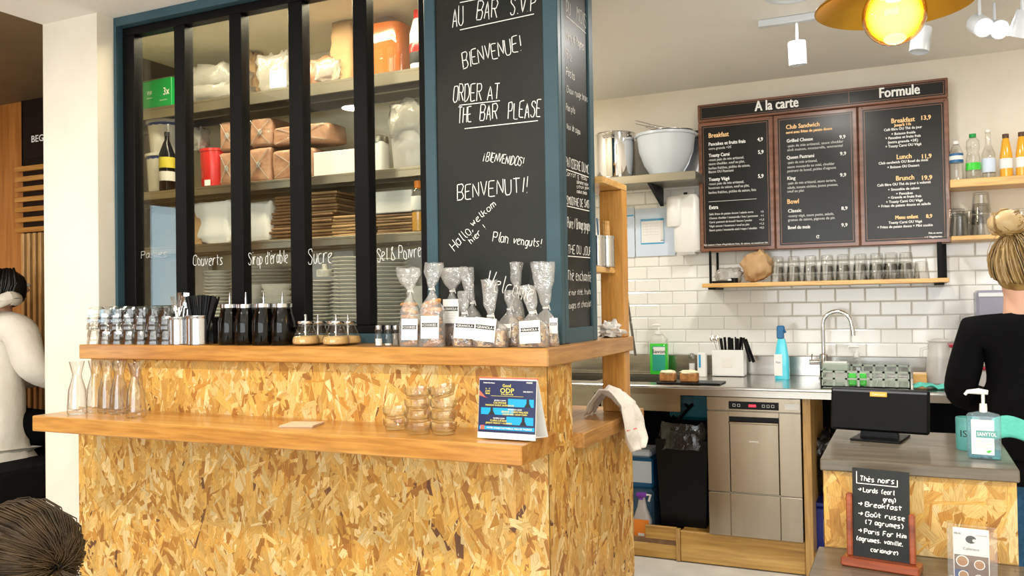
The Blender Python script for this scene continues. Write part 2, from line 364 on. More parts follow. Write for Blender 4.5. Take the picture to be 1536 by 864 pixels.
# ---- printed type (flat letters) -----------------------------------------
_FC = {}
def type_mesh(s):
    if s not in _FC:
        cu = bpy.data.curves.new('t', 'FONT'); cu.body = s; cu.size = 1; cu.resolution_u = 2; cu.fill_mode = 'FRONT'
        o = bpy.data.objects.new('t', cu); COL.objects.link(o)
        me = o.to_mesh(); vs = [tuple(v.co) for v in me.vertices]; fs = [tuple(p.vertices) for p in me.polygons]
        o.to_mesh_clear(); bpy.data.objects.remove(o); bpy.data.curves.remove(cu); _FC[s] = (vs, fs)
    return _FC[s]
def typed(mb, s, o, ux, uz, width=None, cap=None, align='l', bold=0):
    """type s on a plane: o baseline origin, ux/uz unit vectors; width overrides letter width"""
    vs, fs = type_mesh(s)
    if not vs: return
    x0 = min(v[0] for v in vs); x1 = max(v[0] for v in vs); hs = cap/.70
    ws = width/(x1-x0) if width else hs
    W = (x1-x0)*ws; sh = 0 if align == 'l' else -W/2 if align == 'c' else -W
    o = Vector(o); ux = Vector(ux); uz = Vector(uz); k = len(mb.v)
    nz = ux.cross(uz)
    for q, d in enumerate(((0, 0),)+(((bold*.5, 0), (bold, 0), (0, bold*.5), (bold*.5, bold*.5)) if bold else ())):
        mb.add([o+nz*(.00012*q)+ux*((v[0]-x0)*ws+sh+d[0])+uz*(v[1]*hs+d[1]) for v in vs], fs)
# ---- hand lettering (single strokes drawn as thin ribbons) -----------------
SF = dict(x.split('=', 1) for x in '''A=002640 1232|B=0006 0636453303 033342413000|C=4536160501103041|D=0006 062644422000|E=46060040 0333|F=460600 0333|G=453616050110304143 4323|H=0006 4046 0343|I=1016|J=3631201001|K=0006 4602 1340|L=060040|M=0006234640|N=00064046|O=160501103041453616|P=0006 063645443303|Q=160501103041453616 3140|R=0006 063645443303 2340|S=45361605143342301001|T=0646 2620|U=060110304146|V=062046|W=0610233046|X=0046 0640|Y=062346 2320|Z=06460040|a=34140301103134 3430|b=0600 031433312000|c=341403011030|d=341403011031 3630|e=0233341403011030|f=361610 0434|g=341403011031 3430|h=0600 03143330|i=1410 1616|j=1410 1616|k=0600 3402 1330|l=161120|m=0400 03142320 22344340|n=0400 03143330|o=14030110303314|p=0400 031433311001|q=341403011031 3430|r=0400 021434|s=341403312000|t=161120 0434|u=0401102032 3430|v=041034|w=0410233044|x=0034 0430|y=04011031 3430|z=04340030|!=1612 1010|,=1100|.=1010|-=0333|/=0036|&=4005162602001030|(=26141220|)=06242210|'=1614|7=064620|_=0040|?=0516362220 2020'''.split('|'))
def strokes(ch):
    out = []
    for st in SF.get(ch, '').split():
        pts = [(int(st[i]), int(st[i+1])) for i in range(0, len(st)-1, 2)]
        if pts: out.append(pts)
    return out
WID = {'I': 2.0, 'i': 2.2, 'l': 2.6, 'j': 2.4, 'M': 5.2, 'm': 5.2, 'W': 5.2, 'w': 5.2, ' ': 3.4, '!': 3.4, ',': 2.4, '.': 3, "'": 2.2, 't': 3.6}
ACC = {'é': ('e', '1626'), 'è': ('e', '2616'), 'û': ('u', '051625'), 'ô': ('o', '051625'), '¡': ('¡', '2422 2626'), 'É': ('E', '2738'), '→': ('>', '')}
def hand(mb, s, o, ux, uz, nrm, width, cap, th=.0016, jit=.25, seed=1, cursive=False):
    rnd = random.Random(seed+len(s)*7); x = 0; segs = []
    for ch in s:
        base = ch; extra = ''
        if ch in ACC: base, extra = ACC[ch]
        if ch == '¡': sts = [[(1, -1), (1, 3)], [(1, 4), (1, 4)]]
        elif ch == '→': sts = [[(0, 3), (5, 3)], [(3, 5), (5, 3), (3, 1)]]
        else: sts = strokes(base)
        if extra and ch != '¡': sts = sts+[[(int(e[i]), int(e[i+1])) for i in range(0, len(e)-1, 2)] for e in extra.split()]
        ww = WID.get(base, 5.0 if base.isupper() else 4.2)
        dx = 0; dyy = rnd.uniform(-.3, .3); sk = rnd.uniform(.0, .15)
        for st in sts:
            pts = [(x+a+b*sk+rnd.uniform(-jit, jit), b+dyy+rnd.uniform(-jit, jit)) for a, b in st]
            if len(pts) == 1: pts = [pts[0], (pts[0][0]+.2, pts[0][1]+.3)]
            segs.append(pts)
        if base in 'gyj' and base != ' ': segs.append([(x+3, 0.3), (x+2.6, -2), (x+.8, -2)] if base != 'j' else [(x+1, 0), (x+.6, -2), (x-.6, -1.6)])
        if base in 'pq' and base: segs.append([(x+(0 if base == 'p' else 3), .6), (x+(0 if base == 'p' else 3), -2.2)])
        x += ww+.35
    sx = width/max(x, 1); sy = cap/6
    o = Vector(o); ux = Vector(ux).normalized(); uz = Vector(uz).normalized(); nn = Vector(nrm)
    for si, pts in enumerate(segs):
        P = [Vector((a*sx, b*sy)) for a, b in pts]
        if len(P) > 2:                      # round the corners a little
            Q = [P[0]]
            for i in range(1, len(P)-1): Q += [P[i].lerp(P[i-1], .3), P[i].lerp(P[i-1], .08)*.5+P[i].lerp(P[i+1], .08)*.5, P[i].lerp(P[i+1], .3)]
            P = Q+[P[-1]]
        vs = []; fs = []
        for i, p in enumerate(P):
            t = (P[min(i+1, len(P)-1)]-P[max(i-1, 0)])
            t = t.normalized() if t.length > 1e-9 else Vector((1, 0)); n2 = Vector((-t.y, t.x))*th/2*rnd.uniform(.8, 1.15)
            for q in (p+n2, p-n2): vs.append(o+ux*q.x+uz*q.y+nn*(.0006+.00006*(si % 20)))
        for i in range(len(P)-1): fs.append((2*i, 2*i+1, 2*i+3, 2*i+2))
        mb.add(vs, fs)
def handpx(mb, s, p0, p1, cappx, seed=1, th=.0035, **pl):
    a = at(p0[0], p0[1], **pl); b = at(p1[0], p1[1], **pl); up = at(p0[0], p0[1]-cappx, **pl)
    ux = b-a; n = Vector((0, -1, 0)) if 'Y' in pl else Vector((1, 0, 0))
    hand(mb, s, a, ux, (0, 0, 1) if abs(ux.z) > .0 and 'X' in pl else n.cross(ux).normalized() if 'Y' in pl else (0, 0, 1), n, ux.length, (up-a).length, th=th, seed=seed)
def rulepx(mb, p0, p1, th=.003, **pl):
    a = at(p0[0], p0[1], **pl); b = at(p1[0], p1[1], **pl); n = Vector((0, -.0007, 0)) if 'Y' in pl else Vector((.0007, 0, 0)); z = Vector((0, 0, th/2))
    mb.add([a-z+n, b-z+n, b+z+n, a+z+n], [(0, 1, 2, 3)])
# ---- strand board -----------------------------------------------------------
def osb(name, O, U, V, N, w, h, dens, parent, seed, big=1.0):
    rnd = random.Random(seed); O = Vector(O); U = Vector(U); V = Vector(V); N = Vector(N)
    n = int(w*h*dens); vs = []; fs = []; cols = []; uvs = []
    pal = [(.72, .44, .11), (.79, .54, .19), (.66, .36, .07), (.86, .66, .32), (.56, .27, .04), (.76, .45, .10), (.70, .40, .09), (.44, .19, .03), (.82, .58, .22), (.70, .43, .12)]
    for i in range(n):
        L = rnd.uniform(.025, .13)*big; W = rnd.uniform(.006, .026)*big*(1 if rnd.random() < .8 else 1.35)
        cu = rnd.uniform(-.01, w+.01); cv = rnd.uniform(-.01, h+.01)
        a = pi/2+rnd.gauss(0, .45) if rnd.random() < .85 else rnd.uniform(0, pi)
        c, s_ = cos(a), sin(a); d = .0003+.0016*i/n
        e1 = rnd.uniform(-.3, .3); e2 = rnd.uniform(-.3, .3); k = rnd.uniform(.6, 1)
        sh = [(-.5, -.5+rnd.uniform(0, .3)), (-.5+rnd.uniform(0, .04), .5*k), (-.1, .5), (.5-rnd.uniform(0, .1), .5*k+e1*.2), (.5, -.4+e2*.3), (.1, -.5)]
        b = len(vs); tl = rnd.uniform(-.0005, .0005); tw = rnd.uniform(-.0003, .0003)
        col = pal[rnd.randrange(len(pal))] if rnd.random() > .012 else (.17, .07, .025)
        g = rnd.uniform(.82, 1.12); col = tuple(min(1, x*g) for x in col)
        r0 = rnd.uniform(0, 50)
        for (p, q) in sh:
            u = cu+p*L*c-q*W*s_; v = cv+p*L*s_+q*W*c
            u = min(max(u, 0), w); v = min(max(v, 0), h)
            vs.append(O+U*u+V*v+N*(d+tl*p*2+tw*q*2+.0006)); uvs += [r0+p*L, r0+q*W]
            cols += [col[0], col[1], col[2], 1]
        fs.append(tuple(range(b, b+6)))
    me = bpy.data.meshes.new(name); me.from_pydata(vs, [], fs)
    ca = me.color_attributes.new('col', 'FLOAT_COLOR', 'CORNER'); ca.data.foreach_set('color', cols)
    ul = me.uv_layers.new(name='UVMap'); ul.data.foreach_set('uv', uvs)
    me.materials.append(OSBF); o = bpy.data.objects.new(name, me); COL.objects.link(o); o.parent = parent
    return stuff(o)

# ================================================================== ROOM
CZ = 2.52; KY = 4.907; SY = 3.3
R('floor', -6, 2.2, -3, KY, -.1, 0, mat=FLOOR)['kind'] = 'structure'
struct(R('ceiling', -3.326, 2.2, -3, KY, CZ, CZ+.1, mat=CEIL)); o = R('ceiling', -6, -3.326, -3, KY, CZ, CZ+.1, mat=BROWNC); struct(o)
wb = struct(R('wall_back', -2.4, 2.2, KY, KY+.1, 0, CZ, mat=CREAM))
struct(R('wall_right', 2.2, 2.3, -3, KY+.1, 0, CZ, mat=CREAM))
struct(R('wall_kitchen_left', -2.5, -2.4, 3.38, KY+.1, 0, CZ, mat=CREAM))
struct(R('ceiling_storage', -3.32, -1.50, 2.615, SY-.001, CZ-.012, CZ-.001, mat=STORE))
struct(R('wall_storage', -3.76, -1.52, SY, SY+.08, 0, CZ, mat=STORE))
struct(R('wall_dining', -6, -3.761, SY, SY+.08, 0, CZ, mat=ORANGE))
struct(R('pillar', -3.326, -2.998, 2.45, 2.61, 0, CZ, mat=CREAM))
mb = MB(); mb.add([(x, y, z) for z in (0, CZ) for x, y in ((-3.326, 2.612), (-3.27, 2.612), (-3.69, 2.95), (-3.69, SY-.001), (-3.75, SY-.001), (-3.75, 2.93))], [(5, 4, 3, 2, 1, 0), (6, 7, 8, 9, 10, 11)]+[(i, (i+1) % 6, (i+1) % 6+6, i+6) for i in range(6)])
struct(mb.build('wall_storage_side', STORE, smooth=False))
# front wall with a shop window, left wall with a narrow window
mb = MB(); mb.box(-6, -3.3, -3.1, -3, 0, CZ); mb.box(1.5, 2.3, -3.1, -3, 0, CZ); mb.box(-3.3, 1.5, -3.1, -3, 0, .45); mb.box(-3.3, 1.5, -3.1, -3, 2.5, CZ)
struct(mb.build('wall_front', CREAM, smooth=False))
mb = MB()
mb.box(-6.1, -6, -3.1, -.65, 0, CZ); mb.box(-6.1, -6, -.09, SY+.1, 0, CZ); mb.box(-6.1, -6, -.65, -.09, 0, .85); mb.box(-6.1, -6, -.65, -.09, 2.2, CZ)
struct(mb.build('wall_left', ORANGE, smooth=False))
wn = struct(R('window_1', -3.3, 1.5, -3.06, -3.04, .45, .52, mat=BLACK)); R('window_rail', -3.3, 1.5, -3.06, -3.02, 2.44, 2.5, mat=BLACK, parent=wn)
for x in (-3.28, -1.7, -.1, 1.44): R('window_mullion', x, x+.05, -3.06, -3.02, .52, 2.44, mat=BLACK, parent=wn)
for a, b in ((-3.23, -1.7), (-1.65, -.1), (-.05, 1.44)): R('pane', a, b, -3.045, -3.04, .52, 2.44, mat=PANE, parent=wn)
wn = struct(R('window_2', -6.06, -6.02, -.65, -.09, .85, .9, mat=BLACK)); R('window_rail', -6.06, -6.02, -.65, -.09, 2.15, 2.2, mat=BLACK, parent=wn); R('pane', -6.045, -6.04, -.65, -.09, .9, 2.15, mat=PANE, parent=wn)
# ---- glazed tiles on the back wall
tz0 = at(1143.3, 514.2, Y=4.9).z; tx0 = at(1085.7, 445, Y=4.9).x; PX, PZ = .1483, .0740
tm = MB(); hw, hh, bv, dp = PX/2-.0008, PZ/2-.0008, .0055, .0045
tm.add([(-hw, 0, -hh), (hw, 0, -hh), (hw, 0, hh), (-hw, 0, hh), (-hw, -.004, -hh), (hw, -.004, -hh), (hw, -.004, hh), (-hw, -.004, hh), (-hw+bv, -dp-.002, -hh+bv), (hw-bv, -dp-.002, -hh+bv), (hw-bv, -dp-.002, hh-bv), (-hw+bv, -dp-.002, hh-bv)],
       [(0, 1, 5, 4), (1, 2, 6, 5), (2, 3, 7, 6), (3, 0, 4, 7), (4, 5, 9, 8), (5, 6, 10, 9), (6, 7, 11, 10), (7, 4, 8, 11), (8, 9, 10, 11)])
tp = tm.build('tile', TILE, wb, smooth=False); first = True; rt = random.Random(4)
gr = MB(); gr.box(-2.4, .9, KY-.003, KY, .88, 1.57); gr.box(-2.4, -.95, KY-.003, KY, 1.57, tz0+13*PZ)
gr.build('grout', GROUT, wb)
bot = 0.985
for r in range(-1, 13):
    zc = tz0+(r+.5)*PZ
    for c in range(-6, 15):
        xc = tx0+(c+.5)*PX+(PX/2 if r % 2 == 0 else 0)
        if xc > .72 or xc < -1.95: continue
        if zc > 1.58 and xc > -.9: continue
        o = tp if first else tp.copy()
        if not first: COL.objects.link(o)
        first = False
        o.location = (xc, KY-.003-rt.uniform(0, .0012), zc); o.rotation_euler = (rt.gauss(0, .006), 0, rt.gauss(0, .006))

# ================================================================== BAR COUNTER
bc = thing('bar_counter', 'bar counter clad in golden strand board with two oak ledges', 'counter', (-2, 2.6, 0))
bc.location = (0, 0, 0)
XL, XR, YF = -3.005, -.985, 2.36
mb = MB(); mb.box(XL, XR, YF, 2.75, 0, .83); mb.box(-1.5, XR, 2.75, 3.2, 0, .83); mb.build('carcass', OSBB, bc, smooth=False); R('upper_carcass', -2.93, XR, YF, 2.56, .83, 1.109, mat=OSBB, parent=bc)
osb('front_strands', (XL, YF, .25), (1, 0, 0), (0, 0, 1), (0, -1, 0), XR-XL, .665, 7500, bc, 1, 1.5)
osb('upper_strands', (-2.93, YF, .86), (1, 0, 0), (0, 0, 1), (0, -1, 0), XR+2.93, .25, 7500, bc, 2, 1.5)
osb('side_strands', (XR, YF, .25), (0, 1, 0), (0, 0, 1), (1, 0, 0), 3.2-YF, .61, 6500, bc, 3, 1.6)
osb('side_upper_strands', (XR, YF, .84), (0, 1, 0), (0, 0, 1), (1, 0, 0), 2.56-YF, .27, 6500, bc, 4, 1.3)
mb = MB(); mb.add([(-2.953, 2.32, 1.109), (-.964, 2.32, 1.109), (-1.24, 2.60, 1.109), (-2.953, 2.60, 1.109), (-2.953, 2.32, 1.164), (-.964, 2.32, 1.164), (-1.24, 2.60, 1.164), (-2.953, 2.60, 1.164)],
                  [(0, 3, 2, 1), (4, 5, 6, 7), (0, 1, 5, 4), (1, 2, 6, 5), (2, 3, 7, 6), (3, 0, 4, 7)])
o = mb.build('upper_ledge', SLAB, bc, smooth=False); md = o.modifiers.new('b', 'BEVEL'); md.width = .003
mb = MB(); mb.add([(-.964, 2.3202, 1.109), (-.964, 3.18, 1.109), (-1.30, 3.18, 1.109), (-1.24, 2.5998, 1.109), (-.964, 2.3202, 1.164), (-.964, 3.18, 1.164), (-1.30, 3.18, 1.164), (-1.24, 2.5998, 1.164)],
                  [(0, 3, 2, 1), (4, 5, 6, 7), (0, 1, 5, 4), (1, 2, 6, 5), (2, 3, 7, 6), (3, 0, 4, 7)])
o = mb.build('upper_side_ledge', SLABYY, bc, smooth=False); md = o.modifiers.new('b', 'BEVEL'); md.width = .003
R('lower_ledge', -2.923, -.954, 2.10, YF-.003, .859, .915, mat=SLAB, parent=bc, b=.003, smooth=False)
R('side_shelf', -1.75, -.945, 2.563, 3.24, .833, .882, mat=SLABYY, parent=bc, b=.003, smooth=False)
# ---- column with chalkboards
CX0, CX1, CY0, CY1 = -1.495, -1.0, 2.53, 2.87
cl = thing('chalkboard_column', 'square column with teal frame and two black chalkboards', 'column', (0, 0, 0))
R('core', CX0+.012, CX1-.012, CY0+.012, CY1, 1.1645, CZ-.001, mat=TEAL, parent=cl)
for a in ((CX0, CX0+.043), (CX1-.052, CX1)): R('frame_stile', a[0], a[1], CY0, CY0+.03, 1.1645, CZ-.001, mat=TEAL, parent=cl, b=.003)
for a in ((CY0+.031, CY0+.062), (CY1-.045, CY1)): R('frame_stile', CX1-.03, CX1, a[0], a[1], 1.1645, CZ-.001, mat=TEAL, parent=cl, b=.003)
R('frame_rail', CX0+.043, CX1-.052, CY0+.001, CY0+.03, 1.1645, 1.215, mat=TEAL, parent=cl); R('frame_rail', CX1-.03, CX1-.001, CY0+.062, CY1-.045, 1.1645, 1.215, mat=TEAL, parent=cl)
fb = R('front_chalkboard', CX0+.043, CX1-.052, CY0+.008, CY0+.0115, 1.215, CZ-.001, mat=BOARD, parent=cl)
sb = R('side_chalkboard', CX1-.0115, CX1-.008, CY0+.062, CY1-.045, 1.215, CZ-.001, mat=BOARD, parent=cl)
PF = dict(Y=CY0+.008); PS = dict(X=CX1-.008)
mb = MB()
for s, p0, p1, h in [("AU", (679, 41), (697, 38), 29), ("BAR", (715, 30), (748, 27), 27), ("S.V.P", (765, 22), (806, 16), 24), ("BIENVENUE!", (695, 102), (787, 74), 23), ("ORDER", (680, 154), (724, 149), 25), ("AT", (731, 150), (752, 148), 22),
                     ("THE", (687, 186), (709, 184), 24), ("BAR", (720, 181), (748, 179), 23), ("PLEASE", (762, 178), (813, 175), 24), ("¡BIENVENIDOS!", (724, 240), (787, 250), 13),
                     ("BENVENUTI!", (686, 299), (797, 288), 22), ("Hallo,", (682, 377), (713, 344), 15), ("welkom", (709, 340), (746, 306), 10), ("hier !", (707, 366), (732, 341), 9), ("Plan", (739, 362), (764, 365), 15), ("venguts!", (770, 366), (815, 371), 12),
                     ("Welcome", (728, 432), (800, 455), 26)]:
    handpx(mb, s, p0, p1, h, seed=hash(s[0]) % 7 if 0 else len(s), th=.0031 if h > 18 else .0024, **PF)
for p0, p1 in (((690, 45), (801, 21)), ((689, 158), (750, 151)), ((697, 193), (807, 181)), ((690, 4), (720, -2))): rulepx(mb, p0, p1, **PF)
mb.build('lettering', CHALK, fb, smooth=False)
mb = MB()
for s, p0, p1, h in [("DU", (846, 16), (858, 24), 18), ("MOIS", (862, 29), (882, 44), 20), ("Curry de Pleyenes", (846, 58), (878, 75), 12), ("Riz", (845, 85), (860, 93), 12), ("Pasta", (846, 112), (864, 121), 12), ("Choux rouge braisés", (847, 138), (887, 155), 10),
                     ("Pain pita", (846, 165), (864, 171), 10), ("Noix de cajou", (847, 193), (872, 202), 9), ("PATISSERIE DU MOIS", (845, 249), (889, 262), 14), ("Carrot gâteau", (845, 263), (882, 271), 7), ("banane noix", (862, 275), (884, 279), 5),
                     ("citron pavot", (862, 282), (888, 285), 5), ("cookie choco", (862, 289), (882, 292), 5), ("SMOOTHIE DE SAISON", (847, 306), (890, 313), 12), ("Poire / Orange gingembre", (848, 341), (892, 347), 15), ("THE DU JOUR", (849, 380), (889, 383), 13),
                     ("Thé enchanté", (848, 420), (889, 422), 15), ("thé noir d'été, fruits", (847, 443), (888, 441), 8), ("rouges et chocolat", (848, 463), (889, 459), 9)]:
    handpx(mb, s, (p0[0]+3, p0[1]), (p1[0]-2, p1[1]), h, seed=3+len(s), th=.0026 if h > 11 else .0018, **PS)
for p0, p1 in (((849, 24), (881, 52)), ((846, 253), (889, 268)), ((850, 309), (890, 318)), ((850, 384), (889, 387)), ((841, 58), (844, 61)), ((841, 86), (844, 89)), ((841, 112), (844, 115)), ((841, 137), (844, 140)), ((841, 163), (844, 166)), ((841, 191), (844, 193))): rulepx(mb, p0, p1, **PS)
mb.build('lettering', CHALK, sb, smooth=False)

# ================================================================== GLAZED PARTITION
gp = thing('glazed_partition', 'black steel partition of five tall panes with white lettering', 'partition', (0, 0, 0))
GY = 2.56
mul = [(-2.981, -2.915), (-2.689, -2.631), (-2.397, -2.336), (-2.106, -2.04), (-1.812, -1.751), (-1.535, -1.497)]
for i, (a, b) in enumerate(mul): R('mullion', a, b, GY, GY+.05, 1.228, 2.448, mat=BLACK, parent=gp, b=.003)
R('top_rail', -2.981, -1.497, GY, GY+.05, 2.448, 2.482, mat=BLACK, parent=gp, b=.003); R('bottom_rail', -2.981, -1.497, GY, GY+.05, 1.199, 1.228, mat=BLACK, parent=gp, b=.003)
PN = []
for i in range(5): PN.append(R('pane', mul[i][1]-.004, mul[i+1][0]+.004, GY+.022, GY+.027, 1.224, 2.452, mat=PANE, parent=gp))
R('teal_surround', -2.997, -2.982, GY-.03, GY+.06, 1.1645, CZ-.001, mat=TEAL, parent=gp)
R('teal_lintel', -2.981, -1.497, GY-.03, GY+.06, 2.483, CZ-.001, mat=TEAL, parent=gp); R('teal_sill', -2.981, -1.497, GY-.005, GY+.055, 1.1645, 1.1985, mat=TEAL, parent=gp)
for pane, s, p0, p1, h in ((1, 'Couverts', (290, 398), (336, 397), 15), (2, "Sirop d'érable", (373, 398), (433, 394), 18), (3, 'Sucre', (462, 396), (500, 393), 22), (4, 'Sel & Poivre', (566, 392), (634, 385), 19), (0, 'Pailles', (212, 388), (252, 385), 10)):
    mb = MB(); handpx(mb, s, p0, p1, h, seed=5, th=.0023 if pane else .0014, Y=GY+.021); mb.build('lettering', CHALK, PN[pane], smooth=False)
# storage shelving behind the glass
sh = thing('storage_shelving', 'steel shelving with three boards behind the glazed partition', 'shelving', (0, 0, 0))
SF_ = 2.9; Z1, Z2, Z3 = 2.240, 1.848, 1.588
for z, t in ((Z1, .052), (Z2, .038), (Z3, .036)):
    mb = MB(); mb.bbox(-3.6, -1.53, SF_, 3.28, z-.012, z, .002); mb.box(-3.6, -1.53, SF_, SF_+.012, z-t, z-.012); mb.box(-3.6, -1.53, 3.0, 3.02, z-t, z-.012); mb.box(-3.6, -1.53, 3.15, 3.17, z-t, z-.012)
    mb.build('shelf_board', SHSTEEL, sh, smooth=False)
for x in (-3.63, -1.529):
    for y in (2.905, 3.24): R('upright', x, x+.028, y, y+.03, 0, 2.3, mat=SHSTEEL, parent=sh)
CZS = 1.19
R('low_top', -3.5, -1.58, 2.80, 3.235, CZS-.03, CZS, mat=WHITE, parent=sh)

# ================================================================== DINING SIDE (left)
XW = lambda px, y=300: at(px, y, Y=SY-.01).x
ws = thing('slatted_wall_panel', 'dark wall panel with orange wooden slats behind the seated diner', 'wall panel', (0, 0, 0))
ZW = lambda py, px=50: at(px, py, Y=SY-.01).z
R('backing', XW(35), -3.77, SY-.012, SY-.001, .3, 2.519, mat=DARKW, parent=ws)
R('border', XW(35)-.005, XW(35), SY-.016, SY-.001, ZW(247), 2.519, mat=BLACK, parent=ws)
for i in range(7):
    z = ZW(253+i*15.3); mb = MB(); mb.bbox(XW(29), -3.775, SY-.04, SY-.0125, z-.014, z+.014, .002); mb.build('slat', SLAB, ws, smooth=False)
for i in range(4):
    x = XW(37+i*8.5); mb = MB(); mb.bbox(x, x+.024, SY-.035, SY-.0125, .3, ZW(350), .002); mb.build('upright_slat', SLABY, ws, smooth=False)
sg = tag(R('wall_sign', XW(38), -3.78, SY-.018, SY-.0125, ZW(238), ZW(178), mat=DARKW), 'dark wall sign with white capitals cut off by the pillar', 'sign')
mb = MB(); typed(mb, 'BEG', (XW(50), SY-.019, ZW(214)), (1, 0, 0), (0, 0, 1), width=.10, cap=.038, bold=.002); mb.build('lettering', MWHITE, sg, smooth=False)
bn = thing('bench', 'dark upholstered bench under the person in the white hoodie', 'bench', (-4.3, 2.85, 0))
R('seat', -.9, .46, -.32, .25, .38, .545, mat=BLKCLOTH, parent=bn, b=.02); R('base', -.85, .42, -.28, .2, 0, .379, mat=DARKW, parent=bn)

# ================================================================== KITCHEN STRUCTURE
WY = 4.15
wt = thing('steel_worktop', 'long stainless steel worktop with a sink and upstand against the tiles', 'worktop', (0, 0, 0))
SX0, SX1, SY0, SY1 = -1.95, -1.06, 4.30, 4.78
mb = MB()
mb.box(-2.35, SX0, WY, 4.88, .866, .880); mb.box(SX1, .95, WY, 4.88, .866, .880); mb.box(SX0, SX1, WY, SY0, .866, .880); mb.box(SX0, SX1, SY1, 4.88, .866, .880)
mb.build('top_sheet', STEEL, wt, smooth=False)
mb = MB(); mb.tube([(-2.35, WY, .872), (.95, WY, .872)], .0085, 10); mb.box(-2.35, .95, WY-.004, WY+.03, .835, .868); mb.build('front_edge', STEEL, wt)
R('upstand', -2.35, .95, 4.865, 4.885, .88, .985, mat=STEEL, parent=wt, b=.002)
mb = MB()
for a, b in ((SX0, -1.52), (-1.49, SX1)):
    mb.box(a, b, SY0, SY1, .73, .733); mb.box(a, a+.003, SY0, SY1, .73, .866); mb.box(b-.003, b, SY0, SY1, .73, .866); mb.box(a, b, SY0, SY0+.003, .73, .866); mb.box(a, b, SY1-.003, SY1, .73, .866)
mb.box(-1.52, -1.49, SY0, SY1, .862, .878); mb.build('sink_basin', STEEL, wt, smooth=False)
# second basin on the right under the rack
R('back_panel', -2.35, .95, 4.80, 4.82, .1, .83, mat=BLKCLOTH, parent=wt)
# plinth of worn plywood
pl = thing('plywood_plinth', 'worn yellow plywood plinth and side board under the worktop', 'plinth', (0, 0, 0))
x0, x1, _, _ = span(1020, 1208, 800, 850, 4.2)
R('board', x0, -.463, 4.21, 4.23, 0.005, .155, mat=OLDWOOD, parent=pl, b=.003); R('deck', x0, -.463, 4.231, 4.80, .12, .150, mat=OLDWOOD, parent=pl)
R('side_board', -.461, -.425, 4.19, 4.80, 0, .832, mat=OLDZ, parent=pl, b=.003)
R('post', x0-.02, x0-.001, 4.205, 4.235, 0.005, .16, mat=OLDZ, parent=pl); R('board', -1.9, x0-.021, 4.22, 4.24, .005, .075, mat=OLDWOOD, parent=pl, b=.003)
R('box_side', -1.235, x0-.021, 4.215, 4.235, .10, .165, mat=OLDWOOD, parent=pl, b=.002); R('deck', -1.9, x0-.021, 4.241, 4.80, .045, .075, mat=OLDWOOD, parent=pl); R('rail', -1.9, x0-.021, 4.222, 4.24, .076, .099, mat=DKRAFT, parent=pl)
R('board', -.424, -.2, 4.24, 4.26, .005, .10, mat=OLDWOOD, parent=pl)
# post and little shelf unit by the column
ps = thing('pine_shelf_unit', 'orange pine frame with two boards beside the chalkboard column', 'shelf', (0, 0, 0))
zt = at(938, 290, X=-.965).z
R('post', -1.062, -.972, 3.09, 3.155, .8825, 1.1085, mat=PINE, parent=ps, b=.003, smooth=False); R('post', -1.062, -.972, 3.09, 3.155, 1.1645, 1.72, mat=PINE, parent=ps, b=.003, smooth=False)
R('top_board', -1.30, -.972, 2.872, 3.155, 1.721, 1.745, mat=PINEX, parent=ps, b=.002, smooth=False)
R('middle_board', -1.30, -1.0, 2.872, 3.089, 1.405, 1.425, mat=PINEX, parent=ps, b=.002, smooth=False)
# ---- dishwasher
dw = thing('dishwasher', 'brushed steel undercounter dishwasher with black control strip', 'dishwasher', (0, 0, 0))
DX0, DX1, DY = -.905, -.468, 4.19
R('body', DX0+.004, DX1-.004, DY+.02, 4.75, .158, .825, mat=SHSTEEL, parent=dw)
def DZ(y, x=1130): return at(x, y, Y=DY).z
zc0 = DZ(617); zd = DZ(741)
cp = R('control_panel', DX0, DX1, DY, DY+.02, zc0, .828, mat=STEELV, parent=dw, b=.002)
a, b, _, _ = span(1093, 1168, 600, 610, DY); st = R('display_strip', a, b, DY-.002, DY-.0002, zc0+.008, zc0+.045, mat=BLACKP, parent=cp)
mb = MB()
for px in (1099, 1106, 1143, 1150, 1157):
    x, _, _, _ = span(px, px+5, 600, 610, DY); zz = zc0+.02
    for q in ((0, .013, 0, .0015), (0, .013, .0115, .013), (0, .0015, 0, .013), (.0115, .013, 0, .013)): mb.box(x+q[0], x+q[1], DY-.0026, DY-.0021, zz+q[2], zz+q[3])
mb.build('button', MWHITE, cp, smooth=False)
a, b, _, _ = span(1123, 1134, 600, 610, DY); R('digit_display', a, b, DY-.0026, DY-.0021, zc0+.020, zc0+.032, mat=REDLED, parent=cp)
a, b, _, _ = span(1177, 1199, 600, 610, DY); stk = R('sticker', a, b, DY-.0026, DY-.0003, zc0+.014, zc0+.042, mat=PAPER, parent=cp)
dr = thing('door', '', '', (0, 0, 0)); del dr['label']; del dr['category']; dr.parent = dw; dr.name = 'door'
zl0 = zd; zt_ = zc0-.004
hx0, hx1, _, _ = span(1094, 1169, 640, 700, DY); hz = DZ(626)
mb = MB(); mb.bbox(DX0, hx0, DY, DY+.02, zl0, zt_, .002); mb.bbox(hx1, DX1, DY, DY+.02, zl0, zt_, .002); mb.bbox(hx0, hx1, DY, DY+.02, hz, zt_, .001); mb.build('door_panel', STEELV, dr, smooth=False)
R('recess', hx0, hx1, DY+.012, DY+.02, zl0, hz, mat=BLACKP, parent=dr); mb = MB(); mb.bbox(hx0+.003, hx1-.003, DY+.002, DY+.0118, zl0+.001, hz-.028, .002); mb.tube([(hx0+.003, DY+.003, hz-.03), (hx1-.003, DY+.003, hz-.03)], .006, 8); mb.build('handle_plate', STEELV, dr, smooth=False)
mb = MB(); typed(mb, 'SAMMIC', ((hx0+hx1)/2, DY+.0012, DZ(664)), (1, 0, 0), (0, 0, 1), width=.045, cap=.008, align='c'); mb.build('badge', MWHITE, dr, smooth=False)
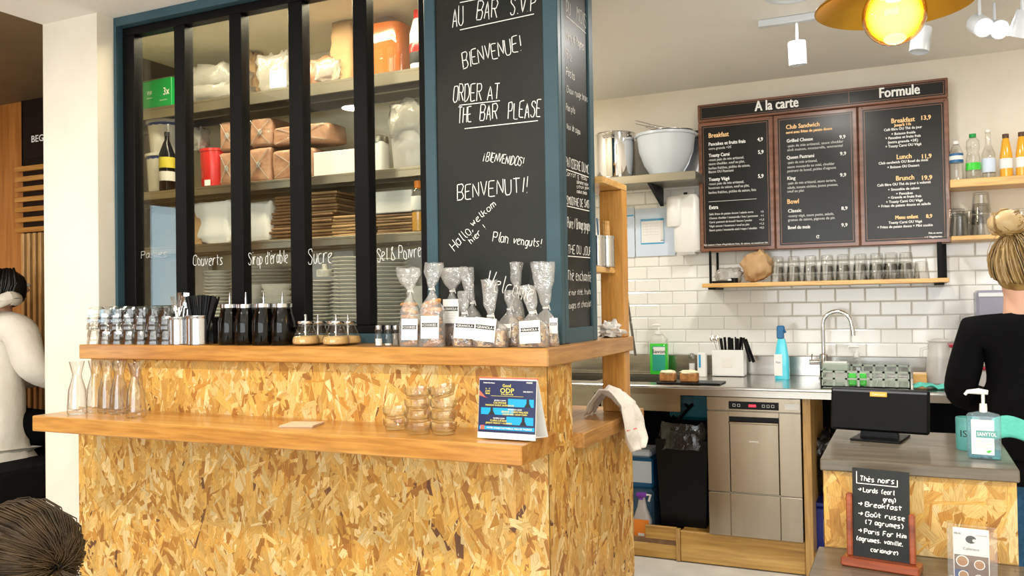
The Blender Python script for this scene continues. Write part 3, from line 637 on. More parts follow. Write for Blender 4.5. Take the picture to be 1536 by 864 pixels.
mb = MB(); mb.bbox(DX0, hx0, DY, DY+.02, .158, zl0-.005, .002); mb.bbox(hx0+.001, hx1-.001, DY, DY+.02, .158, zl0-.005, .002); mb.bbox(hx1, DX1, DY, DY+.02, .158, zl0-.005, .002); mb.build('lower_panel', STEELV, dw, smooth=False)

# ================================================================== MENU BOARD
MY = 4.80
mn = thing('menu_board', 'large copper-framed black menu board in three panels on the back wall', 'menu board', (0, 0, 0))
A0 = at(1046, 158, Y=MY); A1 = at(1420, 113, Y=MY); B1 = at(1423, 368, Y=MY); x0m = A0.x; x1m = A1.x+.005; z0m = at(1048, 379, Y=MY).z; z1m = A0.z; zh = at(1048, 184, Y=MY).z
xm1 = at(1162, 300, Y=MY).x; xm2 = at(1289, 300, Y=MY).x
R('header', x0m, x1m, MY, MY+.04, zh, z1m, mat=COPPER, parent=mn, b=.004); hp = R('header_panel', x0m+.014, x1m-.014, MY-.003, MY-.0002, zh+.012, z1m-.012, mat=MENU, parent=mn)
def outline(mb, a, b, c, d, y, t=.0015):
    mb.box(a, b, y, y+.0004, c, c+t); mb.box(a, b, y, y+.0004, d-t, d); mb.box(a, a+t, y, y+.0004, c, d); mb.box(b-t, b, y, y+.0004, c, d)
mb = MB(); outline(mb, x0m+.02, x1m-.02, zh+.018, z1m-.018, MY-.0036, .0012); mb.box(xm2-.04, xm2-.0388, MY-.0036, MY-.0032, zh+.018, z1m-.018); mb.build('header_line', MCOP, hp, smooth=False)
PNL = []
for i, (a, b) in enumerate(((x0m, xm1-.002), (xm1+.002, xm2-.002), (xm2+.002, x1m))):
    R('panel_frame', a, b, MY, MY+.035, z0m, zh-.003, mat=COPPER, parent=mn, b=.005)
    p = R('panel', a+.022, b-.022, MY-.003, MY-.0002, z0m+.022, zh-.024, mat=MENU, parent=mn); PNL.append(p)
    mb = MB(); outline(mb, a+.03, b-.03, z0m+.03, zh-.032, MY-.0036, .0014); mb.build('panel_line', MCOP, p, smooth=False)
mb = MB()
for px, py in ((1228, 153), (1416, 127), (1416, 151), (1154, 178), (1293, 163)):
    q = at(px, py, Y=MY-.004); mb.lathe([(.0035, 0), (.0035, .002)], 8, q.x, q.y, q.z)
mb.build('screw', BLACKP, mn)
def menu_text(parent, lines, mat, bold=.0006, name='lettering'):
    mb = MB()
    for L in lines:
        s, px0, py, px1, h = L[:5]; al = L[5] if len(L) > 5 else 'l'
        a = at(px0, py, Y=MY-.0042); b = at(px1, py, Y=MY-.0042)
        capm = h*mpp(px0, MY)
        if al == 'c': a = at((px0+px1)/2, py, Y=MY-.0042); typed(mb, s, a, (1, 0, 0), (0, 0, 1), width=b.x-at(px0, py, Y=MY-.0042).x, cap=capm, align='c', bold=bold)
        else: typed(mb, s, a, (1, 0, 0), (0, 0, 1), width=b.x-a.x, cap=capm, bold=bold)
    return mb.build(name, mat, parent, smooth=False)
menu_text(hp, [('A la carte', 1132, 167, 1197, 15), ('Formule', 1319, 147, 1379, 15)], MWHITE, .004)
menu_text(PNL[0], [('Breakfast', 1063, 207, 1093, 7)], MGOLD, .0018, 'gold_lettering')
menu_text(PNL[0], [('Pancakes et fruits frais', 1063, 219, 1118, 5), ('4,9', 1136, 212, 1144, 5.5), ('Toasty Carni', 1063, 236, 1094, 5), ('5,9', 1137, 231, 1145, 5.5), ('Toasty Végé', 1063, 272, 1094, 5), ('5,9', 1137, 267, 1145, 5.5), ('Extra', 1064, 314, 1077, 5.5)], MWHITE, .0016)
menu_text(PNL[0], [('extra granola +2€', 1063, 225, 1097, 3.6), ('-toast pain de mie artisanal,', 1063, 242, 1116, 3.8), ('sauce cheddar, oeuf au plat,', 1063, 248, 1117, 3.8), ('herbes fraîches, pickles de saison,', 1063, 254.5, 1125, 3.8), ('Bacon OU Pastrami', 1063, 260, 1100, 3.8),
    ('-toast pain de mie artisanal,', 1063, 278, 1116, 3.8), ('houmous de saison, oeuf au plat,', 1063, 284, 1124, 3.8), ('herbes fraîches, pickles de saison, feta', 1063, 291, 1134, 3.8),
    ('Salé: frites de patate douce / salade verte', 1064, 323, 1130, 3), ('Cheese: cheddar / mozzarella / feta / parmesan', 1064, 329, 1137, 3), ('Carni: pastrami de boeuf / bacon / poulet', 1064, 335, 1128, 3), ('Végé: avocat / houmous / oeuf au plat', 1064, 341, 1124, 3), ('Sauce: pesto / moutarde miel / mayo / cheddar', 1064, 347, 1136, 3),
    ('+3', 1141, 319, 1145, 3), ('+1', 1141, 325, 1145, 3), ('+1,5', 1139, 331, 1146, 3), ('+1,5', 1139, 337, 1146, 3), ('+0,5', 1139, 343, 1146, 3), ('Fait maison à base d’ingrédients frais, de saison, au maximum bio', 1056, 369, 1152, 2.6)], MGREY, .0008, 'small_lettering')
mb = MB(); a = at(1063, 303, Y=MY-.004); b = at(1135, 303, Y=MY-.004); mb.box(a.x, b.x, MY-.0042, MY-.0036, a.z, a.z+.0018); mb.build('rule', MWHITE, PNL[0], smooth=False)
menu_text(PNL[1], [('Club Sandwich', 1179, 194, 1229, 6.5), ('servi avec frites de patate douce', 1179, 201, 1248, 4), ('Bowl', 1181, 306, 1198, 7)], MGOLD, .0018, 'gold_lettering')
menu_text(PNL[1], [('Grilled Cheese', 1180, 214, 1219, 5), ('9,9', 1259, 208, 1268, 5), ('Queen Pastrami', 1180, 239, 1221, 5), ('9,9', 1260, 233, 1269, 5), ('King', 1181, 270, 1193, 5), ('9,9', 1260, 265, 1269, 5), ('Classic', 1182, 319, 1202, 5), ('8,9', 1262, 315, 1271, 5), ('Bowl du mois', 1182, 344, 1215, 5), ('9,9', 1262, 340, 1271, 5)], MWHITE, .0016)
menu_text(PNL[1], [('-pain de mie artisanal, sauce cheddar', 1181, 221, 1265, 3.8), ('aïoli maison, mozzarella, emmental', 1181, 227, 1264, 3.8), ('-pain de mie artisanal,', 1181, 246, 1226, 3.8), ('sauce moutarde au miel, cheddar', 1181, 252.5, 1252, 3.8), ('pastrami de boeuf, pickles d’oignons', 1181, 258.5, 1254, 3.8),
    ('-pain de mie artisanal, sauce tartare,', 1181, 277, 1254, 3.8), ('salade, tomate séchées, jeunes pousses,', 1181, 283.5, 1257, 3.8), ('oeuf au plat', 1181, 289, 1206, 3.8), ('-toasty végé, sauce pesto, salade,', 1182, 326, 1251, 3.8), ('graines de saison, pignons de pin', 1182, 332, 1252, 3.8)], MGREY, .0008, 'small_lettering')
menu_text(PNL[2], [('Breakfast', 1337, 185, 1372, 7), ('13,9', 1382, 180, 1396, 6.5), ('Jusqu’à 11h', 1341, 190, 1366, 4), ('Lunch', 1345, 239, 1367, 7), ('11,9', 1383, 238, 1397, 6.5), ('Brunch', 1344, 271, 1371, 7), ('19,9', 1383, 270, 1398, 6.5), ('Menu enfant', 1343, 329, 1377, 5.5), ('8,9', 1389, 327, 1398, 5.5)], MGOLD, .0018, 'gold_lettering')
menu_text(PNL[2], [('Café filtre OU Thé du jour', 1326, 197, 1383, 3.8), ('+ Boisson froide', 1337, 203, 1373, 3.8), ('+ Pancakes et fruits frais', 1328, 209.5, 1381, 3.8), ('(extra granola +2€)', 1332, 215.5, 1377, 3.8), ('+ Toasty Carni OU Végé', 1328, 222, 1382, 3.8), ('Club sandwich OU Bowl du mois', 1318, 247, 1392, 3.8), ('+ Boisson OU Dessert', 1331, 253, 1379, 3.8),
    ('Café filtre OU Thé du jour à volonté', 1316, 280, 1396, 3.8), ('+ Smoothie de saison', 1332, 286.5, 1379, 3.8), ('+ Pancakes', 1344, 292.5, 1369, 3.8), ('+ Granola et fruits frais', 1332, 298.5, 1382, 3.8), ('+ Toasty Carni OU Végé', 1329, 305, 1384, 3.8), ('+ Frites de patate douce et salade', 1317, 311.5, 1396, 3.8), ('Toasty Carni OU Végé', 1333, 336, 1383, 3.8), ('+ Frites de patate douce + Mini cookie', 1316, 343, 1399, 3.8), ('Prix en euros', 1393, 351, 1413, 2.8), ('• = Végétarien', 1387, 357, 1413, 2.8)], MWHITE, .0008, 'small_lettering')
# emblem under the middle panel text
mb = MB(); q = at(1227, 355, Y=MY-.004)
for k in range(18):
    a0 = .6+k*5.0/18; a1 = a0+5.0/18; mb.add([(q.x+r*cos(a), q.y, q.z+r*sin(a)) for r, a in ((.009, a0), (.009, a1), (.006, a1), (.006, a0))], [(0, 1, 2, 3)])
mb.ball((q.x+.002, q.y, q.z+.002), .003, 8, sy=.1); mb.build('emblem', MWHITE, PNL[1])
# shelf hanging under the menu
hs = thing('hanging_wooden_shelf', 'thin pale wooden shelf on black brackets under the menu board', 'shelf', (0, 0, 0))
zs = at(1240, 421, Y=4.66).z; HZ = zs
R('board', at(1053, 427, Y=4.66).x, at(1424, 421, Y=4.66).x, 4.66, 4.89, HZ-.022, HZ, mat=PINEX, parent=hs, b=.002)
for px, y in ((1064, 4.68), (1075, 4.87), (1406, 4.68), (1413, 4.87)):
    x = at(px, 400, Y=y).x; R('bracket_bar', x, x+(.012 if px < 1400 else .022), y-.006, y+.006, HZ+.0005, z0m-.0005, mat=BLACK, parent=hs)
for px in (1064, 1404):
    x = at(px, 400, Y=4.68).x; R('bracket_foot', x-.006, x+.035, 4.665, 4.885, HZ-.034, HZ-.0225, mat=BLACK, parent=hs)
# steel wall shelf with pots
wsf = thing('steel_wall_shelf', 'steel wall shelf on a black bracket left of the menu board', 'shelf', (0, 0, 0)); PZ_ = at(975, 261, Y=4.6).z
R('board', -1.95, -1.03, 4.6, 4.90, PZ_-.045, PZ_, mat=SHSTEEL, parent=wsf, b=.002)
x = at(980, 270, Y=4.75).x; mb = MB(); mb.add([(x, 4.62, PZ_-.046), (x, 4.895, PZ_-.046), (x, 4.895, PZ_-.15), (x+.02, 4.62, PZ_-.046), (x+.02, 4.895, PZ_-.046), (x+.02, 4.895, PZ_-.15)], [(0, 1, 2), (3, 5, 4), (0, 3, 4, 1), (1, 4, 5, 2), (2, 5, 3, 0)]); mb.build('bracket', BLACK, wsf, smooth=False)
# wooden wall shelves on the right
ru = thing('pine_wall_shelves', 'pair of pine shelves to the right of the menu board', 'shelf', (0, 0, 0)); RZ1 = at(1480, 266, Y=4.7).z; RZ2 = at(1480, 352, Y=4.7).z
for z in (RZ1, RZ2): R('board', at(1425, 270, Y=4.7).x, .95, 4.7, 4.9, z-.022 if z == RZ2 else z-.04, z, mat=PINEX, parent=ru, b=.002)
R('back_panel', at(1425, 270, Y=4.7).x, .95, 4.901, KY-.0005, RZ2-.02, 2.3, mat=CREAM, parent=ru)

# ================================================================== TILL COUNTER
tc = thing('till_counter', 'low till counter of strand board with dark grey top and ledge', 'counter', (0, 0, 0))
TX0, TX1, TY0, TY1 = -.222, .236, 2.4, 2.98
R('top', TX0, TX1, TY0, TY1, .843, .874, mat=GREYTOP, parent=tc, b=.003); R('carcass', TX0+.006, TX1-.006, TY0+.02, TY1-.02, 0, .842, mat=OSBB, parent=tc)
osb('front_strands', (TX0+.006, TY0+.018, .64), (1, 0, 0), (0, 0, 1), (0, -1, 0), TX1-TX0-.012, .202, 3800, tc, 9, 1.7)
osb('side_strands', (TX0+.006, TY1-.02, .3), (0, -1, 0), (0, 0, 1), (-1, 0, 0), .54, .54, 2500, tc, 10, 1.5)
R('lower_ledge', TX0-.01, TX1+.01, 2.05, TY0+.016, .605, .638, mat=GREYTOP, parent=tc, b=.003)
R('lower_front', TX0, TX1, 2.12, TY0+.014, .1, .604, mat=OSBB, parent=tc)

# ================================================================== THINGS ON THE UPPER LEDGE
LZ = 1.1645
def lathe(name, prof, mat, parent=None, n=24, **k): return MB().lathe(prof, n, **k).build(name, mat, parent)
def glass_prof(r0, r1, h, t=.003, base=.008): return [(r0*.85, 0), (r0, .002), (r1, h), (r1-t, h), (r0-t, base), (0, base)]
# faceted tumblers stacked upside down
gtop = at(195, 459, Y=2.42).z; step = (gtop-LZ-.062)/3
mb = MB(); rim = .036; prof = [(rim, 0), (rim*1.0, .012), (rim*.93, .02), (rim*.86, .05), (rim*.74, .060), (rim*.5, .062), (0, .060)]
mb.lathe(prof, 9, cap=False); mb.lathe([(rim-.004, 0), (rim*.80, .018), (rim*.66, .052), (0, .053)], 9, cap=False)
gm = mb.build('glass_tumbler', TUMB, ang=.2); first = True
xg0 = X_(143, 2.37); xg1 = X_(250, 2.37)
for row in range(2):
    for c in range(7):
        for l in range(4):
            o = gm if first else gm.copy()
            if not first: COL.objects.link(o)
            first = False
            o.location = (xg0+(xg1-xg0)*c/6+row*.02, 2.375+row*.08, LZ+l*step); o.rotation_euler = (0, 0, c*.7+l*.3)
            tag(o, 'upside-down glass tumbler, %s stack from the left in the %s row, %s from the bottom' % (ORD[c], ('front', 'back')[row], ORD[l]), 'glass', 'upturned tumblers stacked on the upper ledge')
def can(name, label, px, Y, d, h, mat=TIN, group=None, cat='can', z=LZ):
    t = thing(name, label, cat, (X_(px, Y), Y, z), 0, group)
    r = d/2; prof = [(r*.96, 0), (r, .002), (r, .01)]
    k = int(h/.006)
    for i in range(2, k-1): prof.append((r*(.975 if i % 2 else 1.0), i*h/k))
    prof += [(r, h-.008), (r*1.03, h-.003), (r*1.03, h), (r*.97, h), (r*.95, h-.003), (r*.95, .004), (0, .004)]
    lathe('can_body', prof, mat, t, 28); return t
d1 = X_(282, 2.4)-X_(258, 2.4); d2 = X_(315, 2.4)-X_(285, 2.4)
hc = (at(270, 475, Y=2.4).z-LZ)
can('tin_can', 'ribbed tin can full of forks beside the tumblers', 269.5, 2.39, d1, hc, group='tin cans for cutlery on the upper ledge')
can('tin_can', 'wider ribbed tin can holding black straws', 299.5, 2.39, d2, hc+.004, group='tin cans for cutlery on the upper ledge')
can('black_jar', 'small black ribbed jar behind the can of straws', 322, 2.47, .058, hc-.004, mat=BLACKP, cat='jar')
rnd = random.Random(7)
# forks
fk = MB(); fk.tube([(0, 0, -.05), (0, 0, .04), (0, .002, .07)], [.0035, .003, .004], 6, flat=.5); fk.bbox(-.010, .010, -.001, .001, .068, .09, .0008)
for k in range(4): fk.box(-.010+k*.0057, -.0073+k*.0057, -.0008, .0008, .09, .125)
sp = MB(); sp.tube([(0, 0, -.05), (0, 0, .05), (0, .002, .075)], [.0035, .003, .004], 6, flat=.5); sp.ball((0, .002, .098), .016, 10, sx=.75, sy=.12, sz=1.4)
f0 = None
names = ['upright', 'leaning left', 'leaning right', 'turned sideways', 'at the back']
for i in range(5):
    if f0 is None: o = f0 = fk.build('fork', CHROME)
    else: o = f0.copy(); COL.objects.link(o)
    o.location = (X_(269.5, 2.39)+rnd.uniform(-.016, .016), 2.39+rnd.uniform(-.012, .012), LZ+.058+rnd.uniform(0, .02)); o.rotation_euler = (rnd.uniform(-.15, .15), [0, -.22, .2, .08, .12][i], [0, .2, -.3, 1.2, .5][i])
    tag(o, 'steel fork %s in the tin can' % names[i], 'fork', 'forks in the tin can')
tag((lambda o: (setattr(o, 'location', (X_(279, 2.4), 2.40, LZ+.055)), setattr(o, 'rotation_euler', (0, .12, .4)), o)[2])(sp.build('spoon', CHROME)), 'steel spoon standing at the right edge of the fork can', 'spoon')
st0 = None
for i in range(30):
    if st0 is None: o = st0 = MB().tube([(0, 0, 0), (0, 0, .178)], .0036, 8).build('drinking_straw', BLACKP)
    else: o = st0.copy(); COL.objects.link(o)
    a = rnd.uniform(-1, 1); b = rnd.uniform(-.3, .5)
    o.location = (X_(301, 2.39)+a*.022, 2.39+b*.022, LZ+.006); o.rotation_euler = (-b*.18, .06+a*.36, 0)
    tag(o, 'black drinking straw in the bunch in the second tin can', 'straw', 'black straws in the second tin can')
# syrup jars with metal lids and pour spouts
def jar(px, Y, w, ztop, label):
    h = ztop-LZ; t = thing('syrup_jar', label, 'jar', (X_(px, Y), Y, LZ), 0, 'dark syrup jars with metal lids'); r = w/2
    lathe('syrup', [(r*.86, .003), (r*.94, .012), (r*.95, h*.55), (r*.7, h*.78), (r*.68, h-.018), (0, h-.018)], DARKLIQ, t)
    lathe('jar_glass', [(r*.9, 0), (r, .008), (r, h*.55), (r*.76, h*.8), (r*.72, h-.014)], JARG, t)
    lathe('lid', [(r*.74, h-.015), (r*.78, h-.014), (r*.78, h-.001), (r*.7, h), (0, h)], TIN, t)
    lathe('spout', [(.0035, h), (.0032, h+.038), (.002, h+.042), (0, h+.042)], CHROME, t, 10); return t
jw = X_(380, 2.4)-X_(352, 2.4)
for px, Y, zt2, lb in ((345, 2.40, 456, 'dark syrup jar, leftmost of the row with metal spouts'), (369, 2.40, 456, 'dark syrup jar, second from the left with two close spouts'), (396, 2.39, 455, 'largest dark syrup jar in front, third from the left'), (424, 2.40, 455, 'dark syrup jar, rightmost, beside the sugar pourers')):
    jar(px, Y, jw, at(px, zt2, Y=Y).z, lb)
# sugar pourers
def pourer(px, Y, w, py, label):
    h = at(px, py, Y=Y).z-LZ; t = thing('sugar_pourer', label, 'sugar pourer', (X_(px, Y), Y, LZ), 0, 'glass sugar pourers'); r = w/2
    lathe('sugar', [(r*.6, .003), (r*.9, .008), (r*.93, .018), (r*.85, h*.36), (0, h*.40)], SUGAR, t)
    lathe('glass_body', [(r*.6, 0), (r*.95, .006), (r, .02), (r*.85, h*.42), (r*.58, h*.72), (r*.56, h*.9)], GLASS, t)
    lathe('chrome_lid', [(r*.6, h*.88), (r*.62, h*.9), (r*.62, h*.98), (r*.3, h), (0, h)], CHROME, t)
    lathe('pour_tube', [(.0042, h*.2), (.0042, h+.020), (.003, h+.022), (0, h+.022)], CHROME, t, 10)
w_ = X_(475, 2.4)-X_(442, 2.4)
for px, Y, lb in ((458.5, 2.385, 'glass sugar pourer with brown sugar, leftmost in front'), (477, 2.46, 'glass sugar pourer behind, between the two front ones'), (504, 2.385, 'glass sugar pourer with brown sugar, third from left'), (522, 2.45, 'glass sugar pourer with brown sugar, rightmost')):
    pourer(px, Y, w_, 481, lb)
# shakers
def shaker(px, Y, w, h, label, fill, fh, z=LZ):
    t = thing('shaker', label, 'shaker', (X_(px, Y), Y, z), 0, 'glass salt and pepper shakers'); r = w/2
    lathe('seasoning', [(r*.8, .003), (r*.84, fh*h), (0, fh*h)], fill, t, 10)
    lathe('glass_body', [(r*.8, 0), (r, .003), (r*.96, h*.7), (r*.8, h*.78)], GLASS, t, 10)
    lathe('metal_cap', [(r*.82, h*.77), (r*.86, h*.8), (r*.84, h*.96), (r*.5, h), (0, h)], TIN, t, 16)
hs_ = at(570, 487, Y=2.38).z-LZ
shaker(568, 2.365, .026, hs_, 'salt shaker, left of the three by the cookie bags', SALT, .35); shaker(582, 2.38, .026, hs_, 'half-empty shaker between the salt and pepper shakers', SALT, .12); shaker(594, 2.39, .026, hs_-.001, 'pepper shaker, right of the three by the cookie bags', PEPPER, .6)
# ---- bags of cookies and granola
def bag(name, label, group, px0, px1, Y, ybot, yneck, ytop, content, word, lab, seed, tilt=0, dep=.055, topw=None, labrot=0, cookies=0, z=LZ, neckpx=None, topshift=0):
    x0, x1 = X_(px0, Y), X_(px1, Y); cx = (x0+x1)/2; W = (x1-x0)/2
    zn = at(px0, yneck, Y=Y).z-z; zt3 = at(px0, ytop, Y=Y).z-z; tw = topw or W*.7
    t = thing(name, label, 'bag', (cx, Y, z), 0, group); rr = random.Random(seed); sd = rr.uniform(0, 50)
    def film(u, v):
        a = 2*pi*u
        if v < .55:
            q = v/.55; hh = q*zn; fill = (1-.15*q) if q < .62 else max(.14, 1-.09-(q-.62)/.38*.86*(.6+.4*q)); bx, by = W*fill, dep/2*(fill if q > .1 else .8+2*q)
        else:
            q = (v-.55)/.45; hh = zn+q*(zt3-zn); bx = W*.14+(tw-W*.14)*min(1, q*1.5)**.8; by = .007+.016*q
        ca, sa = cos(a), sin(a); e = .7
        p = Vector((bx*abs(ca)**e*(1 if ca > 0 else -1), by*abs(sa)**e*(1 if sa > 0 else -1), max(hh, 0)))
        nn = noise.noise(Vector((p.x*45+sd, p.y*40, p.z*26))); k = .004 if v < .45 else .007
        p.x += nn*k+(topshift*max(0, v-.55)/.45 if topshift else 0)+tilt*p.z; p.y += k*noise.noise(Vector((p.x*50, p.z*45+sd, 3)))
        if v > .97: p.z += .006*noise.noise(Vector((a*2, sd, 0)))
        return (p.x, p.y, max(p.z, .0006))
    mb = MB(); mb.grid(film, 36, 26); mb.build('film', FILM, t, ang=1.2)
    zf = zn*(.56 if not cookies else .62)
    if cookies:
        c0 = None
        for i in range(cookies):
            a = MB().ball((0, 0, 0), W*.80, 12, sx=1, sy=.5*dep/.055*.9, sz=.30, wob=.3, seed=sd+i).build('cookie', COOKIE, t)
            a.location = (rr.uniform(-.004, .004), 0, .012+i*(zn*.80)/cookies); a.rotation_euler = (rr.uniform(-.2, .2), rr.uniform(-.3, .3), 0)
    else:
        def cont(u, v):
            a = 2*pi*u; q = min(v*1.0, 1); ca, sa = cos(a), sin(a); k = 1 if v < .8 else sqrt(max(0, 1-((v-.8)/.2)**2))
            bx = (W-.005)*(.90+.08*sin(q*3))*k; by = (dep/2-.004)*k; p = Vector((bx*abs(ca)**.7*(1 if ca > 0 else -1), by*abs(sa)**.7*(1 if sa > 0 else -1), .003+zf*q))
            n_ = noise.noise(Vector((p.x*140+sd, p.y*140, p.z*140)))*.003; return (p.x+n_*ca+tilt*p.z, p.y+n_*sa, max(p.z+n_, .001))
        mb = MB(); mb.grid(cont, 40, 18); mb.add([(0, 0, .002)], []); mb.build('contents', content, t, ang=3)
    if lab:
        lx0, lx1, ly0, ly1 = lab; yl = Y-dep/2-.006; a0 = at(lx0, (ly0+ly1)/2, Y=yl); a1 = at(lx1, (ly0+ly1)/2, Y=yl); zb = at(lx0, ly1, Y=yl).z; zt4 = at(lx0, ly0, Y=yl).z
        w2 = (a1.x-a0.x)/2; h2 = (zt4-zb)/2
        lo = MB().box(-w2, w2, -.0006, .0006, -h2, h2).build('label', PAPER, t, smooth=False); lo.location = ((a0.x+a1.x)/2-cx, -dep/2-.005, (zt4+zb)/2-z); lo.rotation_euler = (radians(-3), radians(labrot), 0)
        mb = MB(); bw = w2*.92; mb.add([(-bw, -.0009, h2*.02), (bw, -.0009, h2*.02), (bw*.86, -.0009, h2*.20), (bw, -.0009, h2*.38), (-bw, -.0009, h2*.38), (-bw*.86, -.0009, h2*.2)], [(0, 1, 2, 3, 4, 5)]); mb.build('band', INK, lo, smooth=False)
        mb = MB(); typed(mb, word, (0, -.0013, h2*.09), (1, 0, 0), (0, 0, 1), width=w2*1.45, cap=h2*.22, align='c', bold=.0003); mb.build('lettering', MWHITE, lo, smooth=False)
        mb = MB()
        for k in range(3): typed(mb, ('ingredients maison et bio', 'flocons, noix, graines', 'à conserver au sec')[k], (0, -.0010, -h2*(.2+.2*k)), (1, 0, 0), (0, 0, 1), width=w2*1.3, cap=h2*.09, align='c')
        mb.build('small_lettering', INKG, lo, smooth=False)
    tx = tilt*zn
    mb = MB(); mb.lathe([(W*.15+.003, zn-.003), (W*.15+.004, zn), (W*.15+.003, zn+.003)], 12, tx, 0, 0, 1, .8, cap=False); mb.tube([(tx+.005, -.012, zn), (tx+.018, -.016, zn+.008), (tx+.022, -.016, zn-.008)], .0012, 5); mb.build('tie', WHITE, t)
    return t
CB, GB = 'cookie bags on the upper ledge', 'granola bags on the upper ledge'
bag('cookie_bag', 'clear bag of cookies with white label, left of the two', CB, 601, 631, 2.375, 519, 437, 402, COOKIE, 'COOKIES', (602, 626, 478, 510), 1, cookies=7, topw=.042, topshift=-.006)
bag('cookie_bag', 'clear bag of cookies with white label, right of the two', CB, 630, 667, 2.372, 519, 434, 395, COOKIE, 'COOKIES', (631, 658, 474, 508), 2, cookies=7, topw=.030, topshift=.01)
bag('granola_bag', 'tall bag of dark granola behind the cookie bags', GB, 664, 694, 2.46, 510, 437, 402, DARKNUT, 'GRANOLA', (664, 688, 449, 485), 3, topw=.042)
bag('granola_bag', 'short granola bag with small upright top, left of the front ones', GB, 680, 714, 2.385, 519, 470, 437, GRANOLA, 'GRANOLA', (681, 714, 476, 508), 4, labrot=3, topw=.016)
bag('granola_bag', 'dark granola bag half hidden behind the short one', GB, 694, 724, 2.47, 510, 455, 401, DARKNUT, '', None, 5, topshift=-.02, topw=.02)
bag('granola_bag', 'granola bag with tilted label leaning forward at the ledge edge', GB, 711, 762, 2.362, 524, 474, 420, GRANOLA, 'GRANOLA', (711, 743, 477, 512), 6, labrot=6, topw=.024, dep=.06)
bag('granola_bag', 'granola bag mostly hidden behind the tilted-label bag', GB, 748, 782, 2.43, 518, 464, 436, GRANOLA, 'GRANOLA', (748, 766, 486, 507), 7, topw=.016)
bag('granola_bag', 'granola bag with the tallest straight clear top', GB, 764, 788, 2.49, 512, 440, 394, GRANOLA, '', None, 8, topw=.021)
bag('granola_bag', 'granola bag at the corner of the ledge with flared wide top', GB, 777, 822, 2.372, 522, 469, 428, GRANOLA, 'GRANOLA', (779, 810, 481, 515), 9, labrot=-3, topw=.024, topshift=-.016, dep=.06)
bag('granola_bag', 'granola bag with tall wide top behind the corner bag', GB, 800, 838, 2.44, 518, 462, 394, GRANOLA, 'GRANOLA', (824, 836, 477, 500), 10, topw=.036, topshift=-.008)

# ================================================================== THINGS ON THE LOWER LEDGE
QZ = .9155
cf = None; ch_ = at(118, 541, Y=2.22).z-QZ
for i, (px, Y, lb) in enumerate(((115, 2.19, 'leftmost glass carafe, nearest the end of the lower ledge'), (143, 2.26, 'second glass carafe from the left, set back'), (160, 2.25, 'middle glass carafe of the five'), (178, 2.24, 'fourth glass carafe from the left'), (203, 2.19, 'rightmost glass carafe of the five'))):
    if cf is None:
        cf = thing('glass_carafe', lb, 'carafe', (X_(px, Y), Y, QZ), 0, 'glass carafes on the lower ledge'); r = .034; h = ch_
        lathe('carafe_body', [(r*.9, 0), (r, .004), (r*1.02, .02), (r*.9, h*.45), (r*.5, h*.70), (r*.48, h*.76), (r*.80, h), (r*.76, h), (r*.44, h*.76), (r*.46, h*.70), (r*.84, h*.45), (r*.94, .02), (0, .012)], GLASS, cf, 28)
    else: dup(cf, (X_(px, Y), Y, QZ), label=lb)
bw = (X_(634, 2.2)-X_(607, 2.2)); bstep = .0345
bo = MB(); r = .0415; bo.lathe([(r*.6, 0), (r*.8, .003), (r*.86, .012), (r*.96, .016), (r, .034), (r*.97, .034), (r*.92, .018), (r*.8, .010), (0, .006)], 28); g0 = None
for nm, px, Y, n in (('left', 594, 2.24, 2), ('middle', 627, 2.19, 4), ('right', 665, 2.205, 4)):
    for l in range(n):
        if g0 is None: o = g0 = bo.build('glass_bowl', TUMB)
        else: o = g0.copy(); COL.objects.link(o)
        o.location = (X_(px, Y, 620), Y, QZ+l*bstep); o.rotation_euler = (0, 0, l)
        if nm == 'right' and l == 3: o.rotation_euler = (.12, -.13, 0); o.location.z += .006
        tag(o, 'small glass bowl, %s from the bottom of the %s stack' % (ORD[l], nm)+(', tilted' if nm == 'right' and l == 3 else ''), 'bowl', 'stacked glass bowls on the lower ledge')
bk = thing('booklet', 'thin beige booklet lying on the lower ledge', 'booklet', (X_(461, 2.25, 633), 2.22, QZ), .25)
for i in range(3): o = R('sheet', -.055+i*.002, .06, -.05, .045, i*.0022+.0002, i*.0022+.0018, mat=pm('beige_cover%d' % i, (.72, .55, .38), .7), parent=bk)
# calendar poster
pt = thing('event_calendar', 'standing blue event calendar with red top edge on the lower ledge', 'calendar', (0, 0, 0))
PYc = 2.17; x0, x1, z0, z1 = span(718, 805, 570, 655, PYc); Wd, Hd = x1-x0, z1-QZ
pt.location = (x0, PYc, QZ); pt.rotation_euler = (radians(-6), 0, radians(-1)); pt.location.y = 2.16; pt.location.z = QZ+.003
R('front_card', 0, Wd, 0, .003, .001, Hd, mat=PAPER, parent=pt); pf = R('print', .001, Wd-.001, -.0008, -.0001, .018, Hd-.004, mat=PBLUE, parent=pt)
bkc = R('back_card', 0, Wd, 0, .003, 0, Hd*1.0, mat=PAPER, parent=pt); bkc.rotation_euler = (radians(24), 0, 0); bkc.location = (0, .0035+Hd*.415, .006)
bkc.location = (0, sin(radians(24))*Hd*-1+.004+Hd*.415, 0) ; bkc.rotation_euler = (radians(-24), 0, 0); bkc.location = (0, .0045, 0); bkc.rotation_euler = (0, 0, 0)
